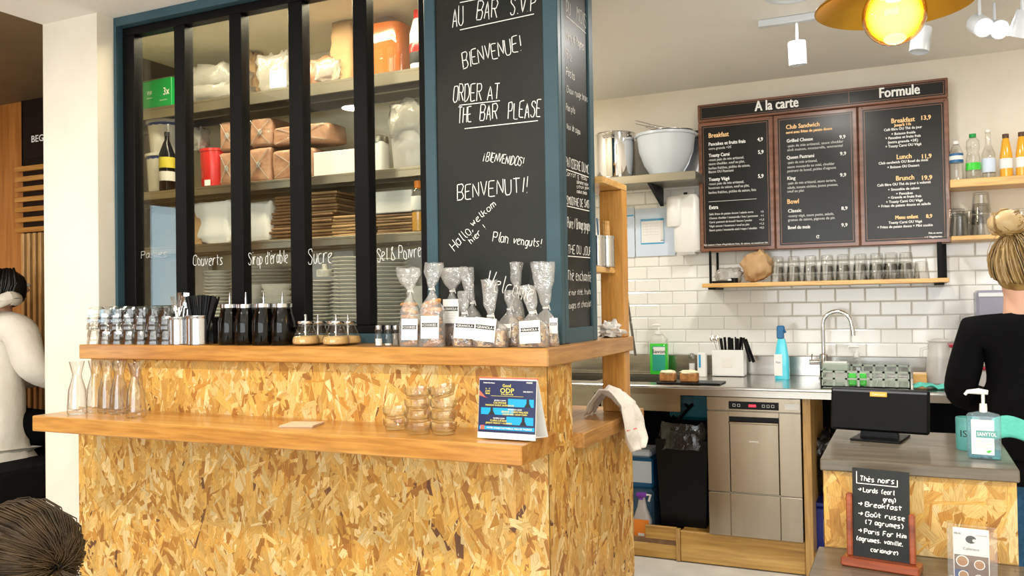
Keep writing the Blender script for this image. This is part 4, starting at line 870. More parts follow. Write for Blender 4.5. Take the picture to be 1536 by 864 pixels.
# back leaf hinged at the top edge
bpy.data.objects.remove(bkc); mb = MB(); mb.add([(0, .0035, Hd), (Wd, .0035, Hd), (Wd, .085, .010), (0, .085, .010), (0, .006, Hd), (Wd, .006, Hd), (Wd, .088, .010), (0, .088, .010)], [(0, 1, 2, 3), (7, 6, 5, 4), (0, 4, 5, 1), (1, 5, 6, 2), (2, 6, 7, 3), (3, 7, 4, 0)]); mb.build('back_leaf', PAPER, pt, smooth=False)
R('base_flap', 0, Wd, .004, .086, .0085, .0099, mat=PAPER, parent=pt)
R('red_edge', -.001, Wd+.001, -.001, .006, Hd, Hd+.004, mat=PRED, parent=pt)
def quad(mb, x0, x1, z0, z1, y=-.0011): mb.add([(x0, y, z0), (x1, y, z0), (x1, y, z1), (x0, y, z1)], [(0, 1, 2, 3)])
mb = MB(); PH = Hd-.022; zz = lambda f: .018+PH*f; xx = lambda f: Wd*f
quad(mb, xx(.52), xx(.96), zz(.50), zz(.65)); quad(mb, xx(.05), xx(.62), zz(.34), zz(.47)); quad(mb, xx(.50), xx(.96), zz(.16), zz(.31)); quad(mb, xx(.03), xx(.98), zz(.05), zz(.12)); mb.build('cyan_blocks', PCYAN, pf, smooth=False)
mb = MB(); mb.add([(xx(.01), -.0012, zz(.80)), (xx(.01), -.0012, zz(.70)), (xx(.17), -.0012, zz(.655)), (xx(.13), -.0012, zz(.66))], [(0, 1, 2, 3)]); quad(mb, xx(.05), xx(.12), zz(.05), zz(.13), -.0013); mb.build('red_blocks', PRED, pf, smooth=False)
mb = MB()
for cxp, czp in ((.24, .36), (.79, .18), (.86, .52)): mb.add([(xx(cxp-.06), -.0014, zz(czp-.02)), (xx(cxp+.06), -.0014, zz(czp-.02)), (xx(cxp+.025), -.0014, zz(czp+.05)), (xx(cxp+.02), -.0014, zz(czp+.13)), (xx(cxp-.02), -.0014, zz(czp+.13)), (xx(cxp-.025), -.0014, zz(czp+.05))], [(0, 1, 2, 3, 4, 5)])
mb.build('portrait', INK, pf, smooth=False)
def ptext(lines, mat, nm):
    mb = MB()
    for s, fx, fz, fw, fh in lines: typed(mb, s, (xx(fx), -.0017, zz(fz)), (1, 0, 0), (0, 0, 1), width=xx(fw), cap=PH*fh, align='c', bold=.0003)
    mb.build(nm, mat, pf, smooth=False)
ptext([('Good', .49, .87, .14, .06), ('ODP', .50, .76, .24, .09), ('TALENCE', .50, .72, .22, .025), ('3 - 5', .16, .82, .08, .028), ('JUIN', .16, .775, .08, .028), ('2022', .16, .73, .08, .028), ('CALYPSONE', .38, .55, .22, .035), ('PARADIS OUEST, BORDEAUX', .38, .505, .5, .03), ('GRAND CORPS MALADE', .64, .385, .46, .035), ('GOLDEN BASS + BOOM TOWN', .64, .34, .42, .03), ('CLARA LUCIANI', .36, .21, .28, .035), ('JEREMY FREROT + DUMMIES', .37, .165, .46, .03)], MYEL, 'yellow_lettering')
ptext([('JEUDI 3 JUIN', .38, .60, .2, .025), ('VENDREDI 4 JUIN', .64, .435, .24, .025), ('SAMEDI 5 JUIN', .37, .26, .2, .025), ('Festival Bordeaux', .18, .935, .2, .025), ('PARC PEIXOTTO', .86, .78, .16, .025), ('MAIRIE', .88, .95, .1, .03), ('VOTRE ANNEE CULTURELLE, VILLE DE TALENCE', .55, .072, .78, .03)], MWHITE, 'white_lettering')
mb = MB(); quad(mb, xx(.22), xx(.78), zz(.695), zz(.70), -.0014); mb.build('rule', MYEL, pf, smooth=False)

# ================================================================== STORED THINGS BEHIND THE GLASS
SY_ = 2.93
def bx(px0, px1, py0, Y, zb, d, name, label, cat, mat, rz=0, b=.003, group=None, **k):
    x0, x1, _, z1 = span(px0, px1, py0, py0+20, Y); t = MB().bbox(-(x1-x0)/2, (x1-x0)/2, 0, d, 0, z1-zb, b).build(name, mat, smooth=False)
    t.location = ((x0+x1)/2, Y, zb+.0005); t.rotation_euler = (0, 0, rz); return tag(t, label, cat, group)
def rnd_pack(name, label, cat, mat, px0, px1, py0, Y, zb, d, seed, sq=.55, amp=.10, group=None, parent=None):
    """soft crumpled parcel"""
    x0, x1, _, z1 = span(px0, px1, py0, py0+20, Y); w2 = (x1-x0)/2; h2 = (z1-zb)/2
    def fn(u, v):
        a = 2*pi*u; t = pi*v; S = lambda q, e: (abs(q)**e)*(1 if q > 0 else -1)
        p = Vector((S(sin(t), sq)*S(cos(a), sq), S(sin(t), sq)*S(sin(a), sq), -S(cos(t), sq)))
        n_ = 1+amp*noise.noise(p*2.5+Vector((seed, 0, 0)))+amp*.5*noise.noise(p*7+Vector((0, seed, 0)))
        return (p.x*w2*n_, p.y*d/2*n_, max(-h2, p.z*h2*n_))
    o = MB().grid(fn, 28, 16).build(name, mat, parent, ang=1.3); o.location = ((x0+x1)/2, Y+d/2, zb+h2+.001)
    if not parent: tag(o, label, cat, group)
    return o
# top shelf
fb_ = bx(203, 259, 120, SY_, Z1, .10, 'wrap_box', 'green and white carton of cling film on the top shelf', 'box', GREEN, rz=-.06)
hh_ = at(230, 120, Y=SY_).z-Z1; xw = (X_(259, SY_)-X_(203, SY_))
mb = MB(); mb.add([(-xw/2-.0005, -.0008, .001), (-xw/2+.018, -.0008, .001), (-xw/2+.036, -.0008, hh_-.001), (-xw/2-.0005, -.0008, hh_-.001)], [(0, 1, 2, 3)]); mb.build('white_corner', PAPER, fb_, smooth=False)
mb = MB(); typed(mb, 'VW', (-xw*.12, -.001, hh_*.50), (1, 0, 0), (0, 0, 1), width=.035, cap=.02, align='c'); typed(mb, 'wrapmaster', (-xw*.12, -.001, hh_*.38), (1, 0, 0), (0, 0, 1), width=.04, cap=.006, align='c'); typed(mb, '3x', (xw*.36, -.001, hh_*.42), (1, 0, 0), (0, 0, 1), width=.04, cap=.035, align='c', bold=.001); typed(mb, 'film alimentaire', (xw*.28, -.001, hh_*.24), (1, 0, 0), (0, 0, 1), width=.05, cap=.006, align='c'); mb.build('lettering', MWHITE, fb_, smooth=False)
rnd_pack('plastic_bag', 'flat clear plastic bag, upper of the two behind the second pane', 'bag', WBAG, 270, 342, 94, SY_, Z1+.045, .2, 1, amp=.25, group='clear bags on the top shelf')
rnd_pack('plastic_bag', 'flat clear plastic bag, lower of the two behind the second pane', 'bag', WBAG, 272, 348, 122, SY_, Z1, .2, 2, amp=.2, group='clear bags on the top shelf')
rnd_pack('bean_bag', 'brown and cream printed food bag leaning behind the third pane', 'bag', KRAFT, 352, 382, 78, SY_+.16, Z1, .10, 3, amp=.3)
rnd_pack('plastic_bag', 'open clear bag of pale flakes with a blue label on the top shelf', 'bag', WBAG, 380, 432, 80, SY_, Z1, .14, 4, amp=.35)
bx(405, 428, 105, SY_-.02, Z1+.005, .006, 'price_tag', 'pale blue printed tag on the clear bag', 'tag', PASTEL, rz=.1)
rnd_pack('plastic_bag', 'wrapped pack of dark goods in clear plastic behind the fourth pane', 'bag', BROWNP, 453, 503, 84, SY_, Z1, .15, 5, amp=.25)
rnd_pack('plastic_wrap', 'crumpled clear wrap lying over the dark pack', 'wrap', WBAG, 470, 505, 90, SY_-.025, Z1, .05, 15, amp=.4)
kb = thing('kraft_bag', 'tall brown kraft paper bag with rolled top on the top shelf', 'bag', (X_(521, SY_+.05), SY_+.05, Z1)); hk = at(520, 28, Y=SY_).z-Z1
def kf(u, v):
    a = 2*pi*u; ca, sa = cos(a), sin(a); r1 = .062*(1-.22*v**2); p = Vector((r1*abs(ca)**.6*(1 if ca > 0 else -1), .045*(1-.5*v)*abs(sa)**.6*(1 if sa > 0 else -1), hk*v)); k = .006*noise.noise(p*22); return (p.x+k, p.y+k, p.z)
MB().grid(kf, 26, 16).build('paper_body', KRAFT, kb, ang=1.2); MB().tube([(-.052, 0, hk+.004), (0, 0, hk+.012), (.052, 0, hk+.004)], [.014, .016, .013], 10, flat=.7).build('rolled_top', KRAFT, kb)
# jug of orange liquid
jg = thing('liquid_canister', 'large clear canister of orange liquid with a white cap', 'canister', (X_(587, SY_+.1), SY_+.10, Z1)); x0, x1, _, _ = span(553, 621, 60, 100, SY_); jwid = (x1-x0)/2
def sqprof(pr, mat, nm, par, dy=.8):
    mb = MB(); n = 32; vs = []; fs = []
    for r, z in pr:
        for i in range(n):
            a = 2*pi*i/n; ca, sa = cos(a), sin(a); e = .5; vs.append((r*abs(ca)**e*(1 if ca > 0 else -1), dy*r*abs(sa)**e*(1 if sa > 0 else -1), z))
    for j in range(len(pr)-1):
        for i in range(n): fs.append((j*n+i, j*n+(i+1) % n, (j+1)*n+(i+1) % n, (j+1)*n+i))
    mb.add(vs, fs); return mb.build(nm, mat, par)
hj = at(587, 28, Y=SY_).z-Z1; hcap = at(573, 4, Y=SY_).z-Z1; w2 = jwid*.98
sqprof([(0, .003), (w2*.93, .003), (w2*.955, .02), (w2*.955, hj), (0, hj)], AMBER, 'liquid', jg); sqprof([(w2*.93, 0), (w2, .012), (w2, hj*.9), (w2*.92, hj*1.03), (w2*.6, hcap-.05), (w2*.32, hcap-.03), (w2*.3, hcap-.02)], GLASS, 'canister_body', jg)
lathe('cap', [(w2*.34, hcap-.028), (w2*.36, hcap-.026), (w2*.36, hcap), (0, hcap)], WHITE, jg)
def bottle(name, label, cat, x, y, z, r, h, body, parts, group=None, n=22):
    t = thing(name, label, cat, (x, y, z), 0, group)
    lathe('bottle_body', [(rr_*r, zz_*h) for rr_, zz_ in body], parts[0], t, n)
    for nm, prof, mt in parts[1:]: lathe(nm, [(rr_*r, zz_*h) for rr_, zz_ in prof], mt, t, n)
    return t
hb = at(630, 12, Y=SY_).z-Z1
bottle('ketchup_bottle', 'clear squeeze bottle with red cap and red band on the top shelf', 'bottle', X_(631, SY_), SY_+.02, Z1, .038, hb, [(0, 0), (.95, .01), (1, .3), (1, .6), (.6, .84), (.4, .86)],
       [WHITE, ('cap', [(.45, .85), (.55, .86), (.55, .99), (0, 1)], RED), ('red_band', [(1.01, .28), (1.03, .3), (1.03, .42), (1.01, .43)], RED), ('black_label', [(1.01, .10), (1.03, .11), (1.03, .27), (1.01, .28)], INK)])
# second shelf
def tub(px0, px1, py0, py1, zb, label, Y=SY_):
    x0, x1, _, _ = span(px0, px1, py0, py1, Y); r = (x1-x0)/2; h = at(px0, py0, Y=Y).z-zb; t = thing('yogurt_tub', label, 'tub', ((x0+x1)/2, Y+r, zb), 0, 'white tubs with scalloped blue rims')
    lathe('tub_body', [(r*.78, 0), (r*.80, .002), (r*.92, h-.03), (r*.92, h-.012)], PORC, t); lathe('lid', [(r*.95, h-.016), (r, h-.014), (r, h-.002), (r*.9, h), (0, h)], WHITE, t)
    mb = MB(); n = 48; vs = []; fs = []
    for i in range(n): a = 2*pi*i/n; d = .026+.004*abs(sin(a*8)); vs += [(r*.935*cos(a), r*.935*sin(a), h-.014), (r*.925*cos(a), r*.925*sin(a), h-d)]
    for i in range(n): j = (i+1) % n; fs.append((2*i, 2*j, 2*j+1, 2*i+1))
    mb.add(vs, fs); mb.build('blue_rim', NAVY, t); return h
zt5 = at(228, 232, Y=SY_).z
tub(205, 244, 231, 278, Z2+.0, 'white tub with blue rim, lower of the two on the left'); tub(204, 252, 181, 228, zt5+.002, 'white tub with blue rim, upper, tilted, left end')
def oilb(): return None
hb2 = at(252, 198, Y=SY_).z-Z2
bottle('oil_bottle', 'dark glass bottle with yellow label beside the tubs', 'bottle', X_(253, SY_), SY_+.0, Z2, .036, hb2, [(0, 0), (.95, .0), (1, .02), (1, .62), (.45, .82), (.3, .86), (.3, .97)],
       [DARKLIQ, ('cap', [(.33, .93), (.33, 1), (0, 1)], INK), ('yellow_label', [(1.01, .38), (1.02, .38), (1.02, .56), (1.01, .56)], pm('yellow_label', (.7, .6, .05), .5)), ('white_label', [(1.01, .16), (1.02, .17), (1.02, .32), (1.01, .32)], PAPER)])
x0, x1, _, _ = span(288, 327, 225, 270, SY_); rt_ = (x1-x0)/2; ht = at(305, 222, Y=SY_).z-Z2
rtb = thing('red_tub', 'round glossy red plastic tub with a white barcode label', 'tub', ((x0+x1)/2, SY_+rt_, Z2)); lathe('tub_body', [(0, 0), (rt_*.9, 0), (rt_*.92, .003), (rt_*.96, ht-.02), (rt_*.96, ht-.01)], RED, rtb, 32); lathe('lid', [(rt_*.97, ht-.014), (rt_, ht-.012), (rt_, ht-.001), (0, ht)], RED, rtb, 32)
R('barcode_label', -.004, .028, -rt_*.985, -rt_*.94, .008, .034, mat=PAPER, parent=rtb)
rnd_pack('plastic_bag', 'crumpled white bag squeezed on top of the red tub', 'bag', WBAG, 283, 300, 192, SY_+.03, Z2+ht, .07, 8, amp=.4)
sw = tag(R('wall_switch', X_(304, 3.29), X_(312, 3.29), SY-.012, SY-.001, at(308, 214, Y=3.29).z, at(308, 200, Y=3.29).z, mat=WHITE, b=.002), 'small white switch on the cream wall behind the red tub', 'switch')
# brown wrapped napkin packs
def pack(px0, px1, py0, zb, d, label, rz, seed):
    x0, x1, _, z1 = span(px0, px1, py0, py0+20, SY_); w2 = (x1-x0)/2; h = z1-zb
    def fn(u, v):
        a = 2*pi*u; t = pi*v; S = lambda q, e: (abs(q)**e)*(1 if q > 0 else -1)
        p = Vector((S(sin(t), .22)*S(cos(a), .22), S(sin(t), .22)*S(sin(a), .22), -S(cos(t), .22))); n_ = 1+.06*noise.noise(p*3+Vector((seed, 0, 0)))
        return (p.x*w2*n_, p.y*d/2*n_, p.z*h/2*min(n_, 1)+h/2)
    o = MB().grid(fn, 40, 20).build('napkin_pack', BROWNP, ang=1); o.location = ((x0+x1)/2, SY_+d/2+.01, zb+.001); o.rotation_euler = (0, 0, rz); tag(o, label, 'napkin pack', 'plastic-wrapped brown napkin packs')
    mb = MB()
    for sg_ in (-1, 1): mb.tube([(-w2*.85*sg_, -d/2-.002, h*.08), (0, -d/2-.008, h*.5), (w2*.85*sg_, -d/2-.002, h*.92)], .0016, 5)
    mb.ball((0, -d/2-.004, h*.5), .014, 10, sy=.3, wob=.4, seed=seed); fo = mb.build('wrap_fold', WBAG, o)
    return z1
zm = at(340, 227, Y=SY_).z
pack(326, 350, 227, Z2, .16, 'narrow brown napkin pack, lower, beside the red tub', 0, 1); pack(326, 350, 181, zm, .16, 'narrow brown napkin pack, upper, beside the red tub', .04, 2)
zm = at(390, 220, Y=SY_).z
pack(368, 402, 220, Z2, .20, 'brown napkin pack end-on, lower, behind the third pane', .02, 3); pack(370, 403, 176, zm, .20, 'brown napkin pack end-on, upper, behind the third pane', .05, 4)
pack(404, 468, 222, Z2, .16, 'long brown napkin pack, lower, behind the fourth mullion', 0, 5); pack(405, 490, 186, zm-.004, .15, 'long brown napkin pack, upper, with sloping top', .0, 6)
o = bx(470, 534, 226, SY_, Z2, .12, 'white_box', 'long white plastic box with a sloped lid on the middle shelf', 'box', WHITE)
h = o.dimensions.z
cs = thing('white_container', 'white container with grey clip lid behind the fifth pane', 'container', (X_(563, SY_), SY_+.05, Z2)); hcn = at(563, 200, Y=SY_).z-Z2; sqprof([(0, 0), (.036, 0), (.038, .01), (.034, hcn-.03), (.03, hcn-.028)], WHITE, 'body', cs, 1); lathe('grey_lid', [(.037, hcn-.034), (.039, hcn-.03), (.036, hcn-.006), (.02, hcn), (0, hcn)], SHSTEEL, cs, 18)
tb_ = thing('clear_tub', 'clear plastic tub of white cups wrapped in plastic', 'tub', (X_(608, SY_), SY_+.09, Z2)); htb = at(608, 195, Y=SY_).z-Z2; sqprof([(0, .001), (.075, .001), (.086, htb), (.088, htb)], HAZE, 'tub_body', tb_, .9)
c0 = lathe('paper_cup', [(.020, 0), (.028, .08), (.030, .08), (.030, .084), (.026, .084)], WHITE, None, 20)
cups = [(-.045, -.03, .09, 1.2), (-.005, -.02, .115, 1.5), (.035, 0, .10, 1.3), (.055, -.03, .06, .9), (0, .03, .04, .4), (-.04, .03, .03, .2)]
for i, (a, b, c, e) in enumerate(cups):
    o = c0 if i == 0 else c0.copy()
    if i: COL.objects.link(o)
    o.location = (tb_.location.x+a, tb_.location.y+b, Z2+c); o.rotation_euler = (0, e*.9, i*.4)
    tag(o, ['white paper cup lying at the left of the clear tub', 'white paper cup, topmost in the clear tub', 'white paper cup at the right of the clear tub', 'white paper cup on the right rim of the tub', 'white paper cup low inside the clear tub', 'white paper cup at the bottom left of the tub'][i], 'cup', 'white paper cups in the clear tub')
rnd_pack('plastic_wrap', 'loose clear wrap draped over the white cups', 'wrap', WBAG, 576, 640, 148, SY_+.01, Z2+htb-.03, .14, 21, amp=.35)
# third shelf
rnd_pack('white_carton', 'crumpled white paper carton behind the second pane', 'carton', PAPER, 284, 345, 300, SY_, Z3, .16, 31, sq=.35, amp=.15)
bx(282, 300, 318, SY_-.0, Z3, .0+.02, 'flat_card', 'small flat beige card beside the white carton', 'card', KRAFT, rz=.2)
rnd_pack('white_carton', 'white paper carton with open flap behind the third pane', 'carton', PAPER, 362, 404, 303, SY_, Z3, .15, 33, sq=.3, amp=.12)
def paper_stack(px0, px1, py0, n, label, group, cat, name, mats, zb=Z3, Y=SY_, d=.2, jit=.006, seed=3):
    x0, x1, _, z1 = span(px0, px1, py0, py0+20, Y); rr = random.Random(seed); t = (z1-zb)/n; w2 = (x1-x0)/2; src = []
    for m_ in mats:
        def fn(u, v):
            return None
        mb = MB(); mb.bbox(-w2, w2, 0, d, .0003, t*.82, t*.3); src.append((mb, m_))
    objs = []
    for i in range(n):
        mb, m_ = src[i % len(src)]
        if len(objs) < len(src): o = mb.build(name, m_, smooth=False); objs.append(o)
        else: o = objs[i % len(src)].copy(); COL.objects.link(o)
        o.location = ((x0+x1)/2+rr.uniform(-jit, jit), Y+rr.uniform(0, jit*2), zb+i*t); o.rotation_euler = (0, rr.uniform(-.012, .012), rr.uniform(-.05, .05))
        tag(o, '%s, %s from the bottom' % (label, ORD[i]), cat, group)
paper_stack(404, 452, 292, 14, 'flat dark brown paper bag in the stack behind the third mullion', 'dark paper bags in the left stack', 'paper bag', 'paper_bag', [DKRAFT], seed=1, jit=.012)
paper_stack(456, 500, 286, 15, 'flat brown paper bag in the tall stack behind the fourth pane', 'brown paper bags in the tall stack', 'paper bag', 'paper_bag', [KRAFT, DKRAFT], seed=2, jit=.010)
paper_stack(498, 548, 322, 7, 'flat tan paper bag in the low stack behind the fourth pane', 'tan paper bags in the low stack', 'paper bag', 'paper_bag', [KRAFT], seed=4, Y=SY_-.005)
paper_stack(562, 622, 320, 7, 'flat brown paper folder in the stack under the white box', 'brown folders under the white box', 'folder', 'paper_folder', [DKRAFT, KRAFT], seed=5)
zf_ = at(590, 320, Y=SY_).z+.003
bx(560, 618, 286, SY_, zf_, .15, 'white_box', 'white cardboard box on top of the brown folders', 'box', WHITE)
hb3 = at(631, 270, Y=SY_-.01).z-Z3
bottle('syrup_bottle', 'clear bottle with orange cap and amber syrup in the bottom', 'bottle', X_(631, SY_), SY_+.0, Z3, .030, hb3, [(0, 0), (.92, .0), (1, .02), (.98, .5), (1, .72), (.6, .84), (.5, .86)], [GLASS, ('cap', [(.55, .85), (.6, .86), (.6, .99), (0, 1)], ORLAB), ('syrup', [(0, .01), (.9, .02), (.93, .38), (0, .39)], JUICE), ('label', [(1.0, .42), (1.02, .43), (1.02, .68), (1.0, .69)], PAPER)])
# plates and bowls
PT = .0155
def plates(px0, px1, py0, label, group, name='plate', mat=PORC, Y=2.9, bowl=False, step=PT, zb=CZS):
    x0, x1, _, _ = span(px0, px1, py0, py0+20, Y); r = (x1-x0)/2; Yc = Y+r; n = max(2, min(24, int((at(px0, py0, Y=Y).z-zb)/step))); o0 = None
    r_ = r*Yc/Y*.97
    prof = [(r_*.55, 0), (r_*.6, .003), (r_*.97, .0125), (r_, .014), (r_*.97, .0155), (r_*.62, .006), (0, .005)] if not bowl else [(r_*.45, 0), (r_*.55, .004), (r_*.92, .035), (r_, .050), (r_*.96, .050), (r_*.85, .034), (0, .010)]
    xc = X_((px0+px1)/2, Yc)
    for i in range(n):
        if o0 is None: o = o0 = lathe(name, prof, mat, None, 36)
        else: o = o0.copy(); COL.objects.link(o)
        o.location = (xc, Yc, zb+i*step); tag(o, '%s, %s from the bottom' % (label, ORD[i]), name, group)
    return xc, Yc, zb+n*step
plates(310, 346, 402, 'white plate in the stack behind the second pane', 'plates behind the second pane', Y=2.93)
plates(364, 432, 397, 'white plate in the stack behind the third pane', 'plates behind the third pane', Y=2.98, zb=1.30)
plates(457, 502, 420, 'white plate in the low stack behind the fourth pane', 'plates in the low stack', Y=2.84)
xp, yp, zp = plates(502, 550, 383, 'white plate in the tall stack at the fourth mullion', 'plates in the tall stack', Y=2.86)
plates(552, 612, 384, 'large white plate in the tall stack behind the fifth pane', 'plates in the fifth pane stack', Y=2.83)
plates(612, 652, 436, 'cream bowl in the stack behind the cookie bags', 'cream bowls behind the cookie bags', name='bowl', Y=2.86, bowl=True, step=.022)
plates(362, 396, 428, 'cream bowl in the left stack below the plates', 'cream bowls, left stack', name='bowl', Y=2.81, bowl=True, step=.026)
plates(397, 434, 426, 'cream bowl in the right stack below the plates', 'cream bowls, right stack', name='bowl', Y=2.81, bowl=True, step=.026)
cup = thing('white_cup', 'white cup and jug on the low plate stack', 'cup', (X_(484, 2.9), 2.92, CZS+PT*int((at(457, 420, Y=2.84).z-CZS)/PT)+.016)); lathe('cup_body', [(0, 0), (.034, 0), (.036, .003), (.036, .028), (.03, .03)], PORC, cup); lathe('small_jug', [(.012, .03), (.013, .032), (.012, .05), (.01, .052)], PORC, cup, 16)
for i, (a, b, c, Y, lb) in enumerate(((284, 312, 382, 3.2, 'tall white carton standing behind the cutlery cans'), (455, 500, 386, 3.22, 'grey-white panel leaning behind the low plate stack'), (500, 530, 376, 3.22, 'white sheet behind the tall plate stack'), (590, 640, 373, 3.2, 'white paper sheets leaning behind the large plates'))):
    bx(a, b, c, Y, CZS, .03, 'white_carton' if i == 0 else 'white_sheet', lb, 'carton' if i == 0 else 'sheet', PAPER)

# ================================================================== KITCHEN THINGS
WZ = .8805
def on(px, Y): return X_(px, Y)
# hanging shelf: glasses
hz2 = HZ+.0005; tg = glass_prof(.030, .038, .088); base_g = None
def tumbler(px, Y, z, label, group, r=1.0, flip=False, proto={}):
    k = (round(r, 2),)
    if k not in proto: o = proto[k] = MB().lathe([(a*r, b*r) for a, b in tg], 18).build('glass_tumbler', GLASS)
    else: o = proto[k].copy(); COL.objects.link(o)
    o.location = (X_(px, Y, 400), Y, z+(.088*r if flip else 0)); o.rotation_euler = (pi if flip else 0, 0, 0)
    return tag(o, label, 'glass', group)
GH = 'glasses on the hanging shelf'
i = 0
for c, px in enumerate((1166, 1190, 1215, 1240, 1264, 1290, 1314, 1336, 1358, 1382)):
    tumbler(px, 4.72, hz2, 'clear glass on the hanging shelf, %s from the left in the front row' % ORD[c], GH, .98, True)
    if c < 9: tumbler(px+1, 4.72, hz2+.048, 'clear glass nested on top, %s from the left on the hanging shelf' % ORD[c], GH, .97, True)
    if c < 9: tumbler(px+10, 4.82, hz2, 'clear glass on the hanging shelf, %s from the left in the back row' % ORD[c], GH, .96, True)
o = rnd_pack('paper_bag', 'crumpled open brown paper bag on the hanging shelf', 'bag', KRAFT, 1112, 1156, 384, 4.70, HZ, .12, 41, sq=.6, amp=.35); o.rotation_euler = (0, -.35, 0); o.location.z += .012
rnd_pack('plastic_bag', 'small white plastic bag beside the shelf bracket', 'bag', WBAG, 1072, 1110, 403, 4.74, HZ, .10, 42, amp=.3)
cd = tag(R('card_reader', 0, .11, 0, .05, 0, .012, mat=BLACKP, b=.003), 'small flat black gadget on the hanging shelf', 'gadget'); cd.location = (X_(1070, 4.68), 4.67, HZ+.001)
R('white_end', .085, .104, .004, .046, .0122, .02, mat=WHITE, parent=cd)
tp_ = thing('tape_roll', 'black roll of tape between the plastic and paper bags', 'tape', (X_(1103, 4.685), 4.69, HZ+.001)); o = MB().lathe([(.012, 0), (.020, 0), (.020, .026), (.012, .026), (.012, 0)], 20, cap=False).build('roll', BLACKP, tp_)
# pots on the steel shelf
PZ2 = PZ_+.0005
x0, x1, _, ztp = span(893, 950, 202, 262, 4.72); r = (x1-x0)/2; h = at(920, 202, Y=4.72).z-PZ2
pot = thing('steel_stock_pot', 'tall shiny steel stock pot on the steel wall shelf', 'pot', ((x0+x1)/2, 4.72+.02, PZ2)); lathe('pot_body', [(0, 0), (r*.97, 0), (r, .006), (r, h), (r*1.03, h+.002), (r*1.0, h+.005), (r*.97, h), (r*.97, .01), (0, .01)], CHROME, pot, 40)
mb = MB(); mb.tube([(-.03, -r, h*.88), (-.025, -r-.03, h*.9), (.025, -r-.03, h*.9), (.03, -r, h*.88)], .005, 8); mb.build('handle', CHROME, pot)
x0, x1, _, _ = span(952, 1042, 200, 250, 4.72); r = (x1-x0)/2; h = at(1000, 200, Y=4.72).z-PZ2
bw = thing('mixing_bowl', 'large white mixing bowl on the steel wall shelf', 'bowl', ((x0+x1)/2, 4.76, PZ2)); r *= 4.76/4.72
lathe('bowl_body', [(0, 0), (r*.5, 0), (r*.52, .012), (r*.72, h*.28), (r*.88, h*.6), (r*.94, h*.93), (r, h*.94), (r, h), (r*.92, h), (r*.85, h*.6), (r*.5, .03), (0, .02)], pm('bowl_grey_white', (.62, .68, .74), .3), bw, 44)
bc2 = bw.location.x
o = MB().lathe([(0, 0), (.085, 0), (.115, .05), (.122, .05), (.122, .053), (.11, .05), (.082, .004), (0, .004)], 32).build('steel_pan', STEEL); o.location = (bc2+.03, 4.76, PZ2+h-.03); o.rotation_euler = (.05, .05, 0); tag(o, 'shallow steel pan resting inside the white mixing bowl', 'pan')
kn = thing('steel_tongs', 'steel tongs sticking out left from the mixing bowl', 'tongs', (bc2-.03, 4.68, PZ2+h+.012))
for q in (0, .012): MB().tube([(.10, 0, q*.3-.006), (0, 0, .015+q), (-.12, -.01, .05+q*1.5)], [.004, .006, .005], 6, flat=.4).build('arm', CHROME, kn)
wk = thing('wire_whisk', 'wire whisk lying on the pan in the mixing bowl', 'whisk', (bc2-.03, 4.77, PZ2+h+.028)); mb = MB()
for k in range(5): a = k*pi/5; mb.tube([(.0, 0, 0)]+[(-.09*t, .028*sin(pi*t)*cos(a), .028*sin(pi*t)*sin(a)+.03*t) for t in (.2, .4, .6, .8, 1)], .0012, 4)
mb.build('wires', CHROME, wk); MB().tube([(0, 0, 0), (.1, 0, -.01)], .008, 8).build('grip', CHROME, wk)
pn = tag(MB().lathe([(.0, 0), (.13, 0), (.14, .03), (.146, .03), (.135, -.004), (0, -.004)], 40).build('hanging_pan', CHROME), 'round pan hanging on the wall edge-on beside the menu board', 'pan'); pn.location = (at(1043, 250, Y=4.86).x, 4.88, at(1043, 232, Y=4.85).z); pn.rotation_euler = (radians(90), 0, 0)
# paper towel dispenser
x0, x1, z0, z1 = span(1008, 1047, 291, 378, 4.76); td = thing('towel_dispenser', 'white paper towel dispenser on the tiles left of the menu board', 'dispenser', ((x0+x1)/2, 4.83, z0)); hh = z1-z0; r = (x1-x0)/2
sqprof([(0, 0), (r*.9, 0), (r, .01), (r, hh*.92), (r*.8, hh), (0, hh)], WHITE, 'housing', td, .8)
x2 = at(996, 330, Y=4.76).x; zz0 = at(1000, 348, Y=4.76).z; o = MB().lathe([(0, 0), (.055, 0), (.06, .01), (.06, .16), (.052, .172), (0, .172)], 30).build('roll', WHITE, td); o.location = (x2+.062-td.location.x, -.01, zz0-z0+.03)
R('hook', -.02, .0, -.005, .005, hh, hh+.018, mat=INK, parent=td); mb = MB(); mb.box(-.05, .05, -.06, .03, -.014, -.001); mb.build('spout_plate', HAZE, td, smooth=False)
# documents on the tiles
def doc(px0, px1, py0, py1, label, seed):
    x0, x1, z0, z1 = span(px0, px1, py0, py1, 4.885); o = tag(R('notice_sheet', x0, x1, 4.888, 4.890, z0, z1, mat=PASTEL), label, 'notice'); return o, x0, x1, z0, z1
d_, x0, x1, z0, z1 = doc(953, 1012, 312, 384, 'lilac laminated notice with a blue framed table on the tiles', 1)
ix0, ix1, iz0, iz1 = span(961, 996, 328, 366, 4.885); mb = MB(); outline(mb, ix0, ix1, iz0, iz1, 4.8872, .003); mb.box(ix0, ix1, 4.887, 4.8875, iz1-.012, iz1); mb.box(ix0, ix1, 4.887, 4.8875, iz0, iz0+.008); mb.lathe([(.009, 0), (.009, .001)], 12, ix1-.012, 4.887, iz0+.02); mb.build('blue_frame', BLUEP, d_, smooth=False)
mb = MB(); mb.box(ix0+.003, ix1-.003, 4.8876, 4.8879, iz0+.008, iz1-.012); mb.build('table_field', PAPER, d_, smooth=False)
mb = MB()
for k in range(5): typed(mb, 'lavage des mains', (ix0+.012, 4.8868, iz1-.03-k*.016), (1, 0, 0), (0, 0, 1), width=(ix1-ix0)*.7, cap=.004)
